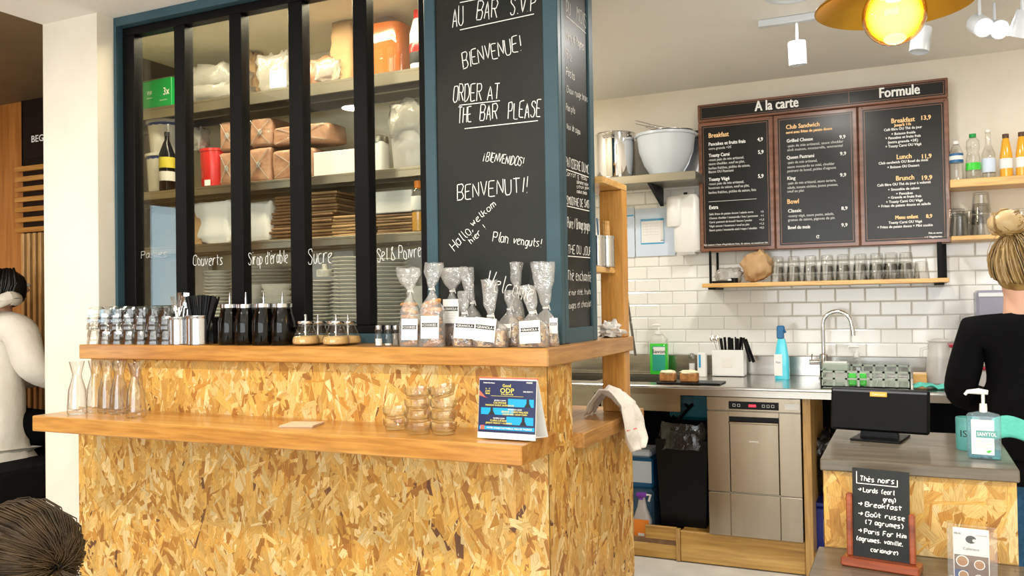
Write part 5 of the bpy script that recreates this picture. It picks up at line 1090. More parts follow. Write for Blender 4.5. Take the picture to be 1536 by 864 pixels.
typed(mb, 'PROTOCOLE', (ix0+.004, 4.8866, iz1-.009), (1, 0, 0), (0, 0, 1), width=(ix1-ix0)*.7, cap=.006); mb.build('lettering', INKG, d_, smooth=False)
d_, x0, x1, z0, z1 = doc(934, 951.5, 312, 386, 'narrow visible strip of a blue and lilac notice beside the pine post', 2)
mb = MB(); mb.box(x0+.02, x1-.004, 4.887, 4.8875, z1-.05, z1-.042); mb.box(x0+.004, x0+.03, 4.887, 4.8875, z1-.11, z1-.095); mb.build('blue_block', BLUEP, d_, smooth=False)
# cans and brushes on the pine shelf
mz = 1.4255
can('tin_can', 'tin can of wooden stirrers on the pine shelf, nearer the post', 914, 3.0, .050, .115, group='tin cans on the pine shelf', z=mz)
can('tin_can', 'tin can on the pine shelf, half hidden by the chalkboard column', 899, 2.96, .050, .115, group='tin cans on the pine shelf', z=mz)
s0 = None
for i in range(7):
    if s0 is None: o = s0 = MB().bbox(-.005, .005, -.001, .001, 0, .165, .0006).build('wooden_stirrer', PINEX, smooth=False)
    else: o = s0.copy(); COL.objects.link(o)
    o.location = (X_(913, 3.0)+rnd.uniform(-.012, .012), 3.0+rnd.uniform(-.01, .01), mz+.006); o.rotation_euler = (rnd.uniform(-.06, .06), -.06+i*.02, rnd.uniform(0, 3)); tag(o, 'pale wooden stirrer in the tin can near the post', 'stirrer', 'wooden stirrers in a tin can')
o = tag(MB().tube([(0, 0, .01), (-.012, 0, .18)], .003, 8).build('blue_pencil', DBLUE), 'thin blue pencil standing in the half-hidden tin can', 'pencil'); o.location = (X_(903, 2.96), 2.96, mz)
# spray hose hanging
hp_ = thing('sink_spray_hose', 'coiled grey spray hose hanging beside the pine post above the sink', 'hose', (0, 0, 0)); Yh = 4.5; p0 = at(915, 432, Y=Yh); p1 = at(912, 475, Y=Yh)
mb = MB(); n = 22; pts = [(p0.lerp(p1, i/(n*8))+Vector((cos(i*pi/4)*.010, sin(i*pi/4)*.010, 0))) for i in range(n*8)]; mb.tube(pts, .0026, 5); mb.build('coil', CHROME, hp_)
mb = MB(); mb.tube([p1, at(911, 492, Y=Yh)], .005, 8); mb.tube([p0, p0+Vector((0, 0, .03)), p0+Vector((.02, .2, .06)), (p0.x+.03, 4.86, .98)], .008, 8); mb.build('hose', CHROME, hp_)
mb = MB(); mb.tube([p0+Vector((.01, -.01, .02)), p0+Vector((.012, -.02, -.05))], [.014, .010], 10); mb.build('trigger_grip', BLACKP, hp_)
# crumpled napkin on ledge
o = rnd_pack('paper_napkin', 'crumpled cream paper napkin at the end of the upper ledge', 'napkin', PAPER, 897, 925, 486, 3.02, 1.1645, .08, 51, sq=.8, amp=.9)
# towel draped over side shelf
tw = MB()
Tx = -.945
path = [(-.13, .885, .05), (-.11, .93, .07), (-.07, .975, .08), (-.03, .965, .10), (.006, .93, .105), (.018, .885, .11), (.024, .85, .11), (.030, .815, .10), (.034, .785, .08), (.038, .76, .045)]
def tf(u, v):
    k = v*(len(path)-1); i = min(int(k), len(path)-2); f = k-i; a, b = path[i], path[i+1]
    x = a[0]+(b[0]-a[0])*f; z = a[1]+(b[1]-a[1])*f; wd = a[2]+(b[2]-a[2])*f
    fold = .012*sin(u*11+v*3)+.014*noise.noise(Vector((u*3, v*4, 2)))
    return (Tx+x+fold*(1 if v > .45 else .3)+.02*v*u*.5, 2.98+(u-.5)*2*wd+.02*v+.01*noise.noise(Vector((u*2, v*5, 9))), max(z+fold*(1 if v < .5 else .2), .884 if v < .35 else 0))
tb2 = thing('tea_towel', 'white cotton tea towel with red stripe hanging over the side shelf corner', 'towel', (0, 0, 0)); to = MB().grid(tf, 22, 36).build('cloth', TOWEL, tb2, ang=3, solid=.004)
mb = MB(); mb.grid(lambda u, v: (lambda p, q: (p[0]+.0045, p[1]+(q[1]-p[1])*0, p[2]))(tf(.2+u*.5, .70+v*.012), tf(.3, .7)), 10, 1); mb.build('red_stripe', PRED, tb2)
# soap bottle
def pump(t, r, h0, mat, k=1.0):
    lathe('pump_collar', [(r*.42, h0), (r*.44, h0+.002), (r*.40, h0+.022), (0, h0+.022)], mat, t, 16)
    mb = MB(); mb.tube([(0, 0, h0+.02), (0, 0, h0+.05*k)], .004, 8); mb.tube([(.012, 0, h0+.052*k), (-.01, 0, h0+.054*k), (-.036, 0, h0+.052*k), (-.042, 0, h0+.044*k)], [.006, .008, .005, .004], 8); mb.build('pump_head', mat, t)
x0, x1, _, _ = span(973, 999, 512, 558, 4.74); hs2 = at(985, 512, Y=4.74).z-WZ; r = (x1-x0)/2
sb_ = thing('dish_soap', 'green dish soap bottle with white pump behind the cakes', 'soap bottle', ((x0+x1)/2, 4.78, WZ)); sqprof([(0, .001), (r, .001), (r*1.03, .01), (r*1.03, hs2*.9), (r*.98, hs2*.93), (0, hs2*.93)], GREENL, 'soap', sb_, .6); sqprof([(r*1.03, hs2*.93), (r, hs2*1.05), (r*.5, hs2*1.2), (r*.42, hs2*1.24)], HAZE, 'bottle_body', sb_, .6)
pump(sb_, r*1.1, hs2*1.2, WHITE)
lo = R('label', -r*.6, r*.85, -r*.655, -r*.64, .02, hs2*.85, mat=pm('green_label', (.02, .35, .25), .4), parent=sb_); mb = MB(); typed(mb, 'Savon', (.006, -r*.67, hs2*.64), (1, 0, 0), (0, 0, 1), width=r*1.5, cap=.020, align='c', bold=.001); mb.build('lettering', INK, lo, smooth=False)
R('lettering_field', -r*.5, r*.86, -r*.66, -r*.656, hs2*.60, hs2*.83, mat=PAPER, parent=sb_)
# tray with cakes
tr = tag(R('serving_tray', 0, .32, 0, .16, 0, .008, mat=BLACKP, b=.003), 'flat black serving tray with two iced cakes on the worktop', 'tray'); tr.location = (X_(981, 4.2), 4.22, WZ)
def cake(px0, px1, label, Y):
    x0, x1, _, _ = span(px0, px1, 555, 572, Y); w2 = (x1-x0)/2; t = thing('iced_cake', label, 'cake', ((x0+x1)/2, Y+.03, WZ+.0085), 0, 'iced cakes on the black tray'); h = at(px0, 560, Y=Y).z-WZ-.0085
    MB().bbox(-w2*.92, w2*.92, -.03, .03, 0, h, .004).build('sponge', CAKE, t); MB().ball((0, 0, h+.003), .013, 18, sx=w2/.013, sy=.034/.013, wob=.25, seed=px0).build('icing', ICING, t)
cake(988, 1012, 'iced loaf cake on the black tray, left one', 4.26); cake(1018, 1046, 'iced loaf cake on the black tray, right one', 4.26)
shaker(1037, 4.70, .038, .125, 'glass shaker with steel top standing behind the cakes', SALT, .55, WZ)
o = tag(R('carton', 0, .045, 0, .04, 0, .13, mat=PAPER, b=.002), 'small white and blue carton behind the right cake', 'carton'); o.location = (X_(1045, 4.66), 4.66, WZ); mb = MB(); mb.box(.008, .02, -.001, -.0005, .05, .12); mb.build('blue_print', BLUEP, o, smooth=False)
# cutlery holder
x0, x1, z0, z1 = span(1068, 1115, 525, 560, 4.70); ck = thing('cutlery_holder', 'white cutlery holder with black-handled knives on the worktop', 'cutlery holder', ((x0+x1)/2, 4.70, WZ)); w2 = (x1-x0)/2; hk2 = z1-WZ
mb = MB(); mb.bbox(-w2, w2, 0, .004, .006, hk2, .001); mb.bbox(-w2, w2, .096, .10, .006, hk2, .001); mb.bbox(-w2, -w2+.004, .004, .096, .006, hk2, .001); mb.bbox(w2-.004, w2, .004, .096, .006, hk2, .001); mb.box(-w2, w2, 0, .1, .004, .008); mb.build('box_body', WHITE, ck, smooth=False)
R('foot', -w2*.8, w2*.8, .01, .09, 0, .004, mat=BLACKP, parent=ck); R('embossed_plate', -.028, .028, -.0012, 0, .05, .10, mat=PORC, parent=ck, b=.0005)
k0 = None
for i in range(11):
    mb = MB(); mb.bbox(-.008, .008, -.004, .004, -.06, .075, .002)
    if k0 is None: o = k0 = mb.build('black_knife', BLACKP)
    else: o = k0.copy(); COL.objects.link(o)
    ph = i if i < 9 else i+1.5
    o.location = (ck.location.x-w2*.35+ph*.0125, 4.72+(i % 3)*.02, WZ+hk2-.012+(i % 2)*.006); o.rotation_euler = (0, -.12+ph*.04, i); tag(o, 'black-handled knife standing in the white holder, %s from the left' % ORD[i], 'knife', 'black knives in the white holder')
for i, (dx, a) in enumerate(((-.060, -.25), (-.045, -.1))):
    o = sp.build('steel_spoon', CHROME); o.location = (ck.location.x+dx, 4.715, WZ+hk2-.015); o.rotation_euler = (0, a, .3); o.scale = (1.5, 1.5, .8); tag(o, 'round steel spoon in the white cutlery holder, %s' % ('outermost' if i == 0 else 'beside the knives'), 'spoon', 'spoons in the white holder')
# blue spray bottle
x0, x1, _, _ = span(1162, 1184, 510, 565, 4.62); r = (x1-x0)/2; hb4 = at(1172, 508, Y=4.62).z-WZ
bs = thing('spray_cleaner', 'cyan spray cleaner bottle with dark blue trigger by the tap', 'spray bottle', ((x0+x1)/2, 4.62, WZ)); sqprof([(0, .0), (r*.95, 0), (r, .008), (r*.98, hb4*.5), (r*.7, hb4*.85), (r*.48, hb4)], CYAN, 'bottle_body', bs, .6)
mb = MB(); mb.bbox(-r*.62, r*.35, -.014, .014, hb4, hb4+.05, .004); mb.bbox(-r*.62, r*.45, -.012, .012, hb4+.035, hb4+.068, .006); mb.tube([(r*.3, 0, hb4+.05), (r*.55, 0, hb4+.03)], .006, 8); mb.build('trigger_head', DBLUE, bs)
R('label', -r*1.0, r*.1, -r*.63, -r*.61, .02, hb4*.62, mat=PAPER, parent=bs); mb = MB(); typed(mb, 'Ajax', (-r*.45, -r*.64, hb4*.4), (1, 0, 0), (0, 0, 1), width=r*.7, cap=.012, align='c'); mb.build('lettering', DBLUE, bs, smooth=False)
# tap
fx = at(1236, 560, Y=4.72).x; tpz = at(1255, 467, Y=4.72).z; rr_ = (at(1277, 490, Y=4.72).x-fx)/2
ft = thing('mixer_tap', 'tall curved chrome mixer tap over the rack', 'tap', (fx, 4.72, WZ)); zt6 = tpz-WZ-rr_
mb = MB(); pts = [(0, 0, .05), (0, 0, zt6)]+[(rr_*(1-cos(a)), 0, zt6+rr_*sin(a)) for a in [pi*i/12 for i in range(1, 13)]]+[(2*rr_+.004, 0, zt6-.02)]; mb.tube(pts, .0105, 14); mb.build('neck', CHROME, ft)
mb = MB(); mb.tube([(2*rr_+.004, 0, zt6-.018), (2*rr_+.008, 0, zt6-.058)], .013, 14); mb.build('spray_head', CHROME, ft); lathe('base', [(0, 0), (.026, 0), (.026, .006), (.021, .012), (.021, .125), (.014, .13), (0, .13)], CHROME, ft)
mb = MB(); mb.tube([(-.015, 0, .085), (-.07, -.01, .085)], .014, 12); mb.tube([(-.058, -.01, .098), (-.056, -.01, .128)], .003, 6); mb.build('lever', CHROME, ft)
# dishwasher rack with slots
x0, x1, z0, z1 = span(1231, 1366, 556, 590, 4.25); rk = thing('dish_rack', 'grey-green plastic dish rack with open slots on the worktop', 'rack', (x0, 4.25, WZ)); Wr = x1-x0; Dr = .42
Hr = at(1300, 557, Y=4.25).z-WZ
def slotwall(L, n, fn):
    mb = MB()
    for z in (0, Hr*.48, Hr-.008): mb.add(*fn(0, L, z, z+.008))
    for i in range(n+1): a = i*(L-.01)/n; mb.add(*fn(a, a+.01, 0, Hr))
    return mb
def FX(y): return lambda a, b, c, d: (lambda m: (m.v, m.f))(MB().box(a, b, y, y+.005, c, d))
def FY(x): return lambda a, b, c, d: (lambda m: (m.v, m.f))(MB().box(x, x+.005, a, b, c, d))
stuff(slotwall(Wr, 7, FX(0)).build('front_wall', CRATEG, rk, smooth=False)); stuff(slotwall(Wr, 7, FX(Dr)).build('back_wall', CRATEG, rk, smooth=False)); stuff(slotwall(Dr, 7, FY(0)).build('left_wall', CRATEG, rk, smooth=False)); stuff(slotwall(Dr, 7, FY(Wr-.005)).build('right_wall', CRATEG, rk, smooth=False))
mb = MB()
for i in range(9): a = i*(Wr-.01)/8; mb.box(a, a+.006, .005, Dr, .002, .008)
for i in range(9): a = i*(Dr-.01)/8; mb.box(.005, Wr, a, a+.006, .002, .008)
stuff(mb.build('grid_floor', CRATEG, rk, smooth=False))
sbx = thing('sponge_dish', 'small pale plastic dish on the left back of the rack', 'dish', (X_(1253, 4.5), 4.45, WZ)); R('dish_body', -.06, .06, 0, .08, .06, .10, mat=CRATEG, parent=sbx, b=.006); R('foot', -.05, .05, .01, .07, 0, .06, mat=HAZE, parent=sbx); R('ridged_top', -.052, .052, .01, .07, .1002, .105, mat=WHITE, parent=sbx)
for i, (px, c, lb) in enumerate(((1275, GREENL, 'green sponge in the rack, left one'), (1290, GREENL, 'green sponge in the rack, right one'))):
    o = tag(R('sponge', 0, .035, 0, .05, 0, .03, mat=c, b=.004), lb, 'sponge', 'green sponges in the rack'); o.location = (X_(px-4, 4.28), 4.275, WZ+Hr*.5-.005)
    o.location.z = WZ+.009; o.scale = (1, 1, 1.9)
pd = thing('clear_soap_pump', 'clear pump soap bottle standing behind the rack', 'soap bottle', (X_(1284, 4.72), 4.74, WZ)); sqprof([(0, 0), (.034, 0), (.036, .01), (.034, .085), (.014, .115)], GLASS, 'bottle_body', pd, .7); pump(pd, .034, .112, WHITE)
wbd = tag(R('wooden_block', 0, .06, 0, .12, 0, .05, mat=PINEX, b=.003), 'small wooden block right of the dish rack', 'block'); wbd.location = (X_(1368, 4.5), 4.5, WZ)
def clf(u, v): return ((u-.5)*.20+.01*noise.noise(Vector((u*5, v*5, 0))), (v-.5)*.16, .012+.022*abs(noise.noise(Vector((u*4, v*3, 4))))+.004*sin(u*9))
cl_ = tag(MB().grid(clf, 20, 14).build('teal_cloth', TEALC, ang=3, solid=.006), 'crumpled teal cloth on the worktop below the pitcher', 'cloth'); cl_.location = (X_(1405, 4.35), 4.33, WZ)
pj = thing('cloudy_pitcher', 'cloudy plastic pitcher with handle by the tiles', 'pitcher', (X_(1411, 4.6), 4.62, WZ)); h = at(1411, 513, Y=4.6).z-WZ
lathe('pitcher_body', [(0, .001), (.07, .001), (.072, .01), (.062, h*.6), (.052, h*.88), (.056, h)], HAZE, pj, 28); mb = MB(); mb.tube([(-.05, 0, h*.86), (-.085, -.01, h*.82), (-.088, -.01, h*.5), (-.062, 0, h*.40)], .008, 8); mb.build('handle', GLASS, pj); lathe('lid', [(.058, h), (.060, h+.004), (.03, h+.016), (0, h+.016)], HAZE, pj)
# stacked boxes with red lids
zb_ = WZ
for i, (pyb, pyt, lb) in enumerate(((573, 550, 'white food box with wine-red lid, lower of the two by the woman'), (549, 517, 'white food box with wine-red lid, upper of the two by the woman'))):
    x0 = at(1424, 540, Y=4.42).x; zt7 = at(1424, pyt, Y=4.42).z; t = thing('food_box', lb, 'box', (x0, 4.42, zb_), 0, 'food boxes with wine-red lids'); R('box_body', .006, .174, .006, .154, 0, zt7-zb_-.014, mat=HAZE, parent=t, b=.006); R('lid', 0, .18, 0, .16, zt7-zb_-.0138, zt7-zb_, mat=REDD, parent=t, b=.004); zb_ = zt7+.0005
o = thing('grey_appliance', 'grey-lilac metal appliance behind the woman', 'appliance', (X_(1465, 4.6, 470), 4.6, WZ)); x0, x1, z0, z1 = span(1465, 1530, 435, 480, 4.6)
R('housing', 0, x1-x0+.1, 0, .2, .001, z1-WZ, mat=GREYBOX, parent=o, b=.012); R('top_edge', .01, x1-x0+.09, -.003, .01, z1-WZ-.03, z1-WZ-.012, mat=LAMPW, parent=o)
# right shelves: bottles and glasses
Yb = 4.76; zb1 = RZ1+.0005
def wb_(px0, px1, py, label, kind):
    x0, x1, _, _ = span(px0, px1, py, 260, Yb); r = (x1-x0)/2; h = at(px0, py, Y=Yb).z-zb1; X = (x0+x1)/2
    if kind == 'water': return bottle('water_bottle', label, 'bottle', X, Yb, zb1, r, h, [(0, 0), (.9, 0), (1, .04), (.95, .3), (1, .55), (1, .7), (.5, .9), (.42, .93)], [GLASS, ('cap', [(.45, .92), (.48, .93), (.48, 1), (0, 1)], WHITE), ('blue_label', [(1.01, .45), (1.03, .45), (1.03, .68), (1.01, .68)], DBLUE), ('white_mark', [(1.035, .52), (1.04, .53), (1.04, .61), (1.035, .62)], PAPER)], 'bottles on the right pine shelf')
    if kind == 'sparkling': return bottle('water_bottle', label, 'bottle', X, Yb, zb1, r, h, [(0, 0), (.9, 0), (1, .04), (.95, .45), (.78, .58), (.92, .7), (.85, .85), (.4, .93)], [GLASS, ('cap', [(.45, .92), (.48, .93), (.48, 1), (0, 1)], GREEN), ('green_label', [(1.01, .2), (1.03, .2), (1.0, .36), (.98, .36)], GREENL)], 'bottles on the right pine shelf')
    if kind == 'lemonade': return bottle('glass_bottle', label, 'bottle', X, Yb, zb1, r, h, [(0, 0), (.95, 0), (1, .03), (1, .5), (.45, .68), (.38, .95), (.42, 1)], [GLASS, ('cap', [(.44, .95), (.46, .96), (.44, 1.0), (0, 1.01)], WHITE), ('label', [(1.01, .12), (1.03, .13), (1.03, .4), (1.01, .41)], PASTEL)], 'bottles on the right pine shelf')
    return bottle('juice_bottle', label, 'bottle', X, Yb, zb1, r, h, [(0, 0), (.95, 0), (1, .03), (.98, .5), (.6, .85), (.45, .9)], [JUICE, ('cap', [(.5, .9), (.52, .91), (.52, 1), (0, 1)], DARKNUT), ('label', [(1.01, .2), (1.03, .22), (1.02, .42), (.98, .43)], PAPER)], 'bottles on the right pine shelf')
wb_(1424, 1445, 213, 'clear water bottle with blue label beside the menu board', 'water'); wb_(1448, 1471, 202, 'pinched clear bottle with green cap and label', 'sparkling'); wb_(1472, 1493, 196, 'clear glass bottle with long neck and pale label', 'lemonade')
wb_(1499, 1519, 202, 'orange juice bottle with brown cap, left of the two', 'juice'); wb_(1523, 1542, 199, 'orange juice bottle with brown cap, right of the two', 'juice')
zb2 = RZ2+.0005; GR = 'glasses on the lower right pine shelf'
tumbler(1441, 4.74, zb2, 'tall glass upside down at the left end of the right shelf', GR, 1.25, True); tumbler(1433, 4.83, zb2+.001, 'upturned glass behind the tall one at the left end', GR, 1.62, True)
tumbler(1472, 4.76, zb2, 'upturned glass, bottom of the stack behind the hair bun', GR, 1.15, True); tumbler(1473, 4.76, zb2+.055, 'upturned glass, middle of the stack behind the hair bun', GR, 1.151, True); tumbler(1474, 4.76, zb2+.11, 'upturned glass, top of the stack behind the hair bun', GR, 1.152, True)
tumbler(1461, 4.84, zb2, 'upturned glass in the back beside the stack', GR, 1.5, True); tumbler(1533, 4.78, zb2, 'glass at the right edge on the lower shelf', GR, 1.4, True)
# under the worktop
bn2 = thing('waste_bin', 'tall black waste bin with shiny bag under the worktop', 'bin', (0, 0, 0)); x0, x1, z0, z1 = span(984, 1062, 660, 795, 4.28)
mb = MB(); W2 = (x1-x0)/2; xc = (x0+x1)/2; mb.add([(xc+sx*W2*k, 4.45+sy*.17*k, z) for z, k in ((.152, .86), (z1, 1)) for sx, sy in ((-1, -1), (1, -1), (1, 1), (-1, 1))], [(0, 3, 2, 1), (0, 1, 5, 4), (1, 2, 6, 5), (2, 3, 7, 6), (3, 0, 4, 7)]); mb.build('bin_body', BLACKP, bn2, smooth=False)
def bf(u, v):
    a = 2*pi*u; S = lambda q, e: (abs(q)**e)*(1 if q > 0 else -1); k = 1.04-.1*v; n_ = noise.noise(Vector((cos(a)*3, sin(a)*3, v*3))); z = z1-.05+v*.13+.03*n_*(1 if v > .3 else .8)
    return (xc+S(cos(a), .45)*W2*(k+.04*n_), 4.45+S(sin(a), .45)*.172*(k+.04*n_), z)
MB().grid(bf, 48, 8).build('bin_bag', BAGBLK, bn2, ang=3); mb = MB(); mb.tube([(xc-.09, 4.5, z1+.04), (xc-.02, 4.48, z1+.12), (xc+.02, 4.46, z1+.16)], .009, 8); mb.build('cord', BLACKP, bn2)
jc = bx(950, 975, 676, 4.33, .0755, .22, 'blue_canister', 'blue-grey canister with label below the towel, upper', 'canister', BLUEJ)
jc.dimensions; zj = at(960, 735, Y=4.33).z
bpy.data.objects.remove(jc)
jl = thing('blue_canister', 'large blue-grey canister standing behind the orange spray bottle', 'canister', (X_(960, 4.36), 4.36, .0755)); R('canister_body', -.09, .055, 0, .25, 0, zj-.0755, mat=BLUEJ, parent=jl, b=.012)
ju = thing('detergent_canister', 'blue canister with white and grey label on top of the larger one', 'canister', (X_(960, 4.36), 4.36, zj+.001)); hu = at(960, 676, Y=4.36).z-zj; R('canister_body', -.09, .055, 0, .22, 0, hu*.8, mat=DBLUE, parent=ju, b=.012); R('label', -.07, .048, -.001, 0, hu*.16, hu*.72, mat=PASTEL, parent=ju); R('shoulder', -.07, .04, .02, .2, hu*.8, hu, mat=PASTEL, parent=ju, b=.01)
x0, x1, _, _ = span(951, 978, 760, 808, 4.30); r = (x1-x0)/2; hs3 = at(965, 745, Y=4.30).z-.0755
os_ = thing('orange_spray', 'spray bottle with purple trigger and orange label on the plinth', 'spray bottle', ((x0+x1)/2, 4.29, .0765)); sqprof([(0, 0), (r*.95, 0), (r, .008), (r, hs3*.45), (r*.5, hs3*.75), (r*.32, hs3)], HAZE, 'bottle_body', os_, .6)
mb = MB(); mb.bbox(-r*.6, r*.5, -.014, .014, hs3, hs3+.022, .004); mb.bbox(-r*.3, r*.2, -.012, .012, hs3-.015, hs3, .003); mb.build('trigger_head', PURPLE, os_); mb = MB(); mb.tube([(r*.5, 0, hs3+.012), (r*.95, 0, hs3+.012), (r*.75, 0, hs3-.02)], .006, 8); mb.build('nozzle', WHITE, os_)
R('label', -r*.75, r*.9, -r*.64, -r*.62, .015, hs3*.48, mat=ORLAB, parent=os_); R('barcode', -r*.3, r*.4, -r*.66, -r*.645, .018, .032, mat=PAPER, parent=os_)
x0, x1, z0, z1 = span(1218, 1245, 755, 838, 4.35); bcx = thing('blue_crate', 'dark blue plastic crate in the gap beside the till counter', 'crate', (x0, 4.35, .002)); R('crate_body', 0, .3, 0, .3, 0, z1-.02, mat=BLUEC, parent=bcx, b=.01); R('crate_rim', -.008, .308, -.008, .308, z1-.0198, z1, mat=BLUEC, parent=bcx, b=.005)
o = rnd_pack('black_bag', 'black plastic bag bulging above the blue crate', 'bag', BAGBLK, 1219, 1270, 655, 4.42, z1+.004, .22, 61, sq=.7, amp=.4)
tl = tag(R('teal_tub', 0, .24, 0, .2, 0, .15, mat=pm('teal_plastic', (.01, .16, .20), .4), b=.02), 'teal plastic tub in the dark behind the waste bin', 'tub'); tl.location = (X_(1005, 4.65), 4.59, .65)
R('support', 0, .24, .02, .18, -.49, -.001, mat=BLACKP, parent=tl)

# ================================================================== ON THE TILL COUNTER
TZ = .8745
tb = thing('till_screen', 'black till screen seen from behind on the till counter', 'till screen', (X_(1318, 2.78, 640), 2.78, TZ)); tb.rotation_euler = (0, 0, radians(-10))
x0, x1, z0, z1 = span(1258, 1408, 587, 653, 2.76); W2 = (x1-x0)/2*1.02; zl = z0-TZ+.0; zh_ = z1-TZ
scr = MB(); scr.bbox(-W2, W2, -.012, .012, .0, zh_-zl+.0, .006); so = scr.build('screen_shell', BLACK, tb, smooth=False); so.location = (0, 0, max(zl, .022)); so.rotation_euler = (radians(-10), 0, 0)
R('top_lip', -W2*.96, W2*.96, -.0135, -.012, zh_-zl-.014, zh_-zl-.008, mat=pm('lip', (.06, .06, .07), .2), parent=so)
stn = MB(); stn.prism([(-.055, 0), (.055, 0), (.05, .03), (.03, .05), (-.03, .05), (-.05, .03)], .0, .02); stn.build('stand', BLACKP, tb, smooth=False); R('foot_plate', -.07, .07, -.06, .10, 0, .006, mat=BLACKP, parent=tb, b=.002)
sy = MB(); sy.bbox(-.024, .024, -.0142, -.0124, zh_-zl-.026, zh_-zl-.012, .0006); ys = sy.build('yellow_sticker', pm('yellow_sticker', (.75, .45, .04), .4), so, smooth=False)
mb = MB(); typed(mb, 'Cafereco', (0, -.0146, zh_-zl-.022), (1, 0, 0), (0, 0, 1), width=.036, cap=.006, align='c'); mb.build('lettering', CHALK, so, smooth=False)
x0, x1, _, _ = span(1434, 1470, 626, 675, 2.66); r = (x1-x0)/2
tt = thing('teal_tin', 'teal tin can with dark lettering behind the hand gel', 'tin', ((x0+x1)/2, 2.68, TZ)); ht2 = at(1450, 627, Y=2.66).z-TZ; lathe('tin_body', [(0, 0), (r*.97, 0), (r, .004), (r, ht2-.003), (r*.96, ht2), (r*.92, ht2), (r*.92, .01), (0, .01)], TEALT, tt, 30)
mb = MB(); vs, fs = type_mesh('ISTI')
for v in vs: a = -pi/2-.75+v[0]*.034/r*.9; mb.v.append((cos(a)*(r+.0006), sin(a)*(r+.0006), ht2*.42+v[1]*.026)); 
mb.f += fs; mb.mi += [0]*len(fs); mb.build('lettering', INK, tt, smooth=False)
x0, x1, _, _ = span(1451, 1503, 620, 686, 2.53); r = (x1-x0)/2
sg_ = thing('hand_gel', 'large clear hand gel bottle with white pump on the till counter', 'hand gel', ((x0+x1)/2, 2.55, TZ), radians(-8)); hg = at(1476, 622, Y=2.53).z-TZ
sqprof([(0, .001), (r*.95, .001), (r, .006), (r, hg*.95), (r*.9, hg), (r*.3, hg+.006)], thin('gel', (.80, .92, .97), (.5, .72, .82), 1.6, body=.12, bodycol=(.6, .85, .95)), 'bottle_body', sg_, .5)
sqprof([(0, .006), (r*.93, .006), (r*.93, hg*.18), (0, hg*.18)], thin('gel_base', (.5, .8, .85), (.3, .6, .7), .6, body=.25, bodycol=(.2, .6, .7)), 'gel_bottom', sg_, .48)
pump(sg_, r*.55, hg+.004, WHITE, 1.0)
lb_ = R('label', -r*.70, r*.62, -r*.515, -r*.505, hg*.10, hg*.88, mat=PAPER, parent=sg_); R('teal_band', -r*.42, r*.80, -r*.530, -r*.517, hg*.48, hg*.64, mat=TEALT, parent=lb_)
mb = MB(); typed(mb, 'SANYTOL', (r*.20, -r*.535, hg*.52), (1, 0, 0), (0, 0, 1), width=r*1.12, cap=hg*.085, align='c', bold=.0004); mb.build('lettering', MWHITE, lb_, smooth=False)
mb = MB()
for k, s in enumerate(('Purifie les mains', 'sans rinçage', 'gel hydroalcoolique')): typed(mb, s, (0, -r*.52, hg*(.40-.07*k)), (1, 0, 0), (0, 0, 1), width=r*.85, cap=hg*.03, align='c')
mb.build('small_lettering', INKG, lb_, smooth=False); mb = MB(); mb.add([(r*.12, -r*.522, hg*.17), (r*.3, -r*.522, hg*.14), (r*.5, -r*.522, hg*.21), (r*.3, -r*.522, hg*.20)], [(0, 1, 2, 3)]); mb.build('leaf_mark', GREENL, lb_, smooth=False)
# chalk menu on a wooden stand
CYb = 2.27; q0 = at(1262, 845, Y=CYb); q1 = at(1382, 862, Y=CYb); LZ2 = .6385
cs2 = thing('chalk_stand', 'small tea chalkboard held in a red-brown wooden stand', 'chalkboard', ((q0.x+q1.x)/2+.002, CYb, LZ2), radians(-10)); w2 = (q1.x-q0.x)/2
R('stand_base', -w2, w2, -.028, .028, 0, .022, mat=STANDW, parent=cs2, b=.004)
bx0, bx1, bz0, bz1 = span(1274, 1361, 706, 846, CYb)
hL = at(1267, 740, Y=CYb).z-LZ2; hR = at(1370, 785, Y=CYb).z-LZ2
for s_, hh in ((-1, hL), (1, hL*.80)): mb = MB(); mb.bbox(s_*w2*.80-.007, s_*w2*.80+.007, -.008, .008, .0222, hh, .003); mb.build('side_post', STANDW, cs2, smooth=False)
wbd2 = (bx1-bx0)/2; hb5 = bz1-LZ2
bo_ = R('slate', -wbd2, wbd2, -.003, .003, .0225, hb5, mat=BOARD, parent=cs2); bo_.rotation_euler = (radians(-3), 0, 0)
mb = MB(); u = lambda f: -wbd2+2*wbd2*f; vz = lambda f: .0225+(hb5-.0225)*f
for s, fx_, fz, fw, fh in (('Thés noirs', .14, .86, .62, .055), ('→ Lords (earl', .10, .735, .66, .05), ('grey)', .55, .655, .24, .045), ('→ Breakfast', .10, .575, .78, .05), ('→ Goût russe', .10, .465, .84, .05), ('(7 agrumes)', .22, .375, .70, .05), ('→ Paris For Him', .10, .27, .86, .05), ('(agrumes, vanille,', .06, .18, .84, .048), ('coriandre)', .32, .075, .5, .045)):
    hand(mb, s, (u(fx_), -.0032, vz(fz)), (1, 0, 0), (0, 0, 1), (0, -1, 0), 2*wbd2*fw, (hb5-.02)*fh, th=.0022, seed=len(s))
for a, b in (((.08, .96), (.08, .83)), ((.08, .83), (.80, .83)), ((.80, .83), (.80, .90))):
    x_a, x_b, z_a, z_b = u(a[0]), u(b[0]), vz(a[1]), vz(b[1]); t_ = .001; mb.add([(min(x_a, x_b)-t_, -.0038, min(z_a, z_b)-t_), (max(x_a, x_b)+t_, -.0038, min(z_a, z_b)-t_), (max(x_a, x_b)+t_, -.0038, max(z_a, z_b)+t_), (min(x_a, x_b)-t_, -.0038, max(z_a, z_b)+t_)], [(0, 1, 2, 3)])
mb.build('lettering', CHALK, bo_, smooth=False)
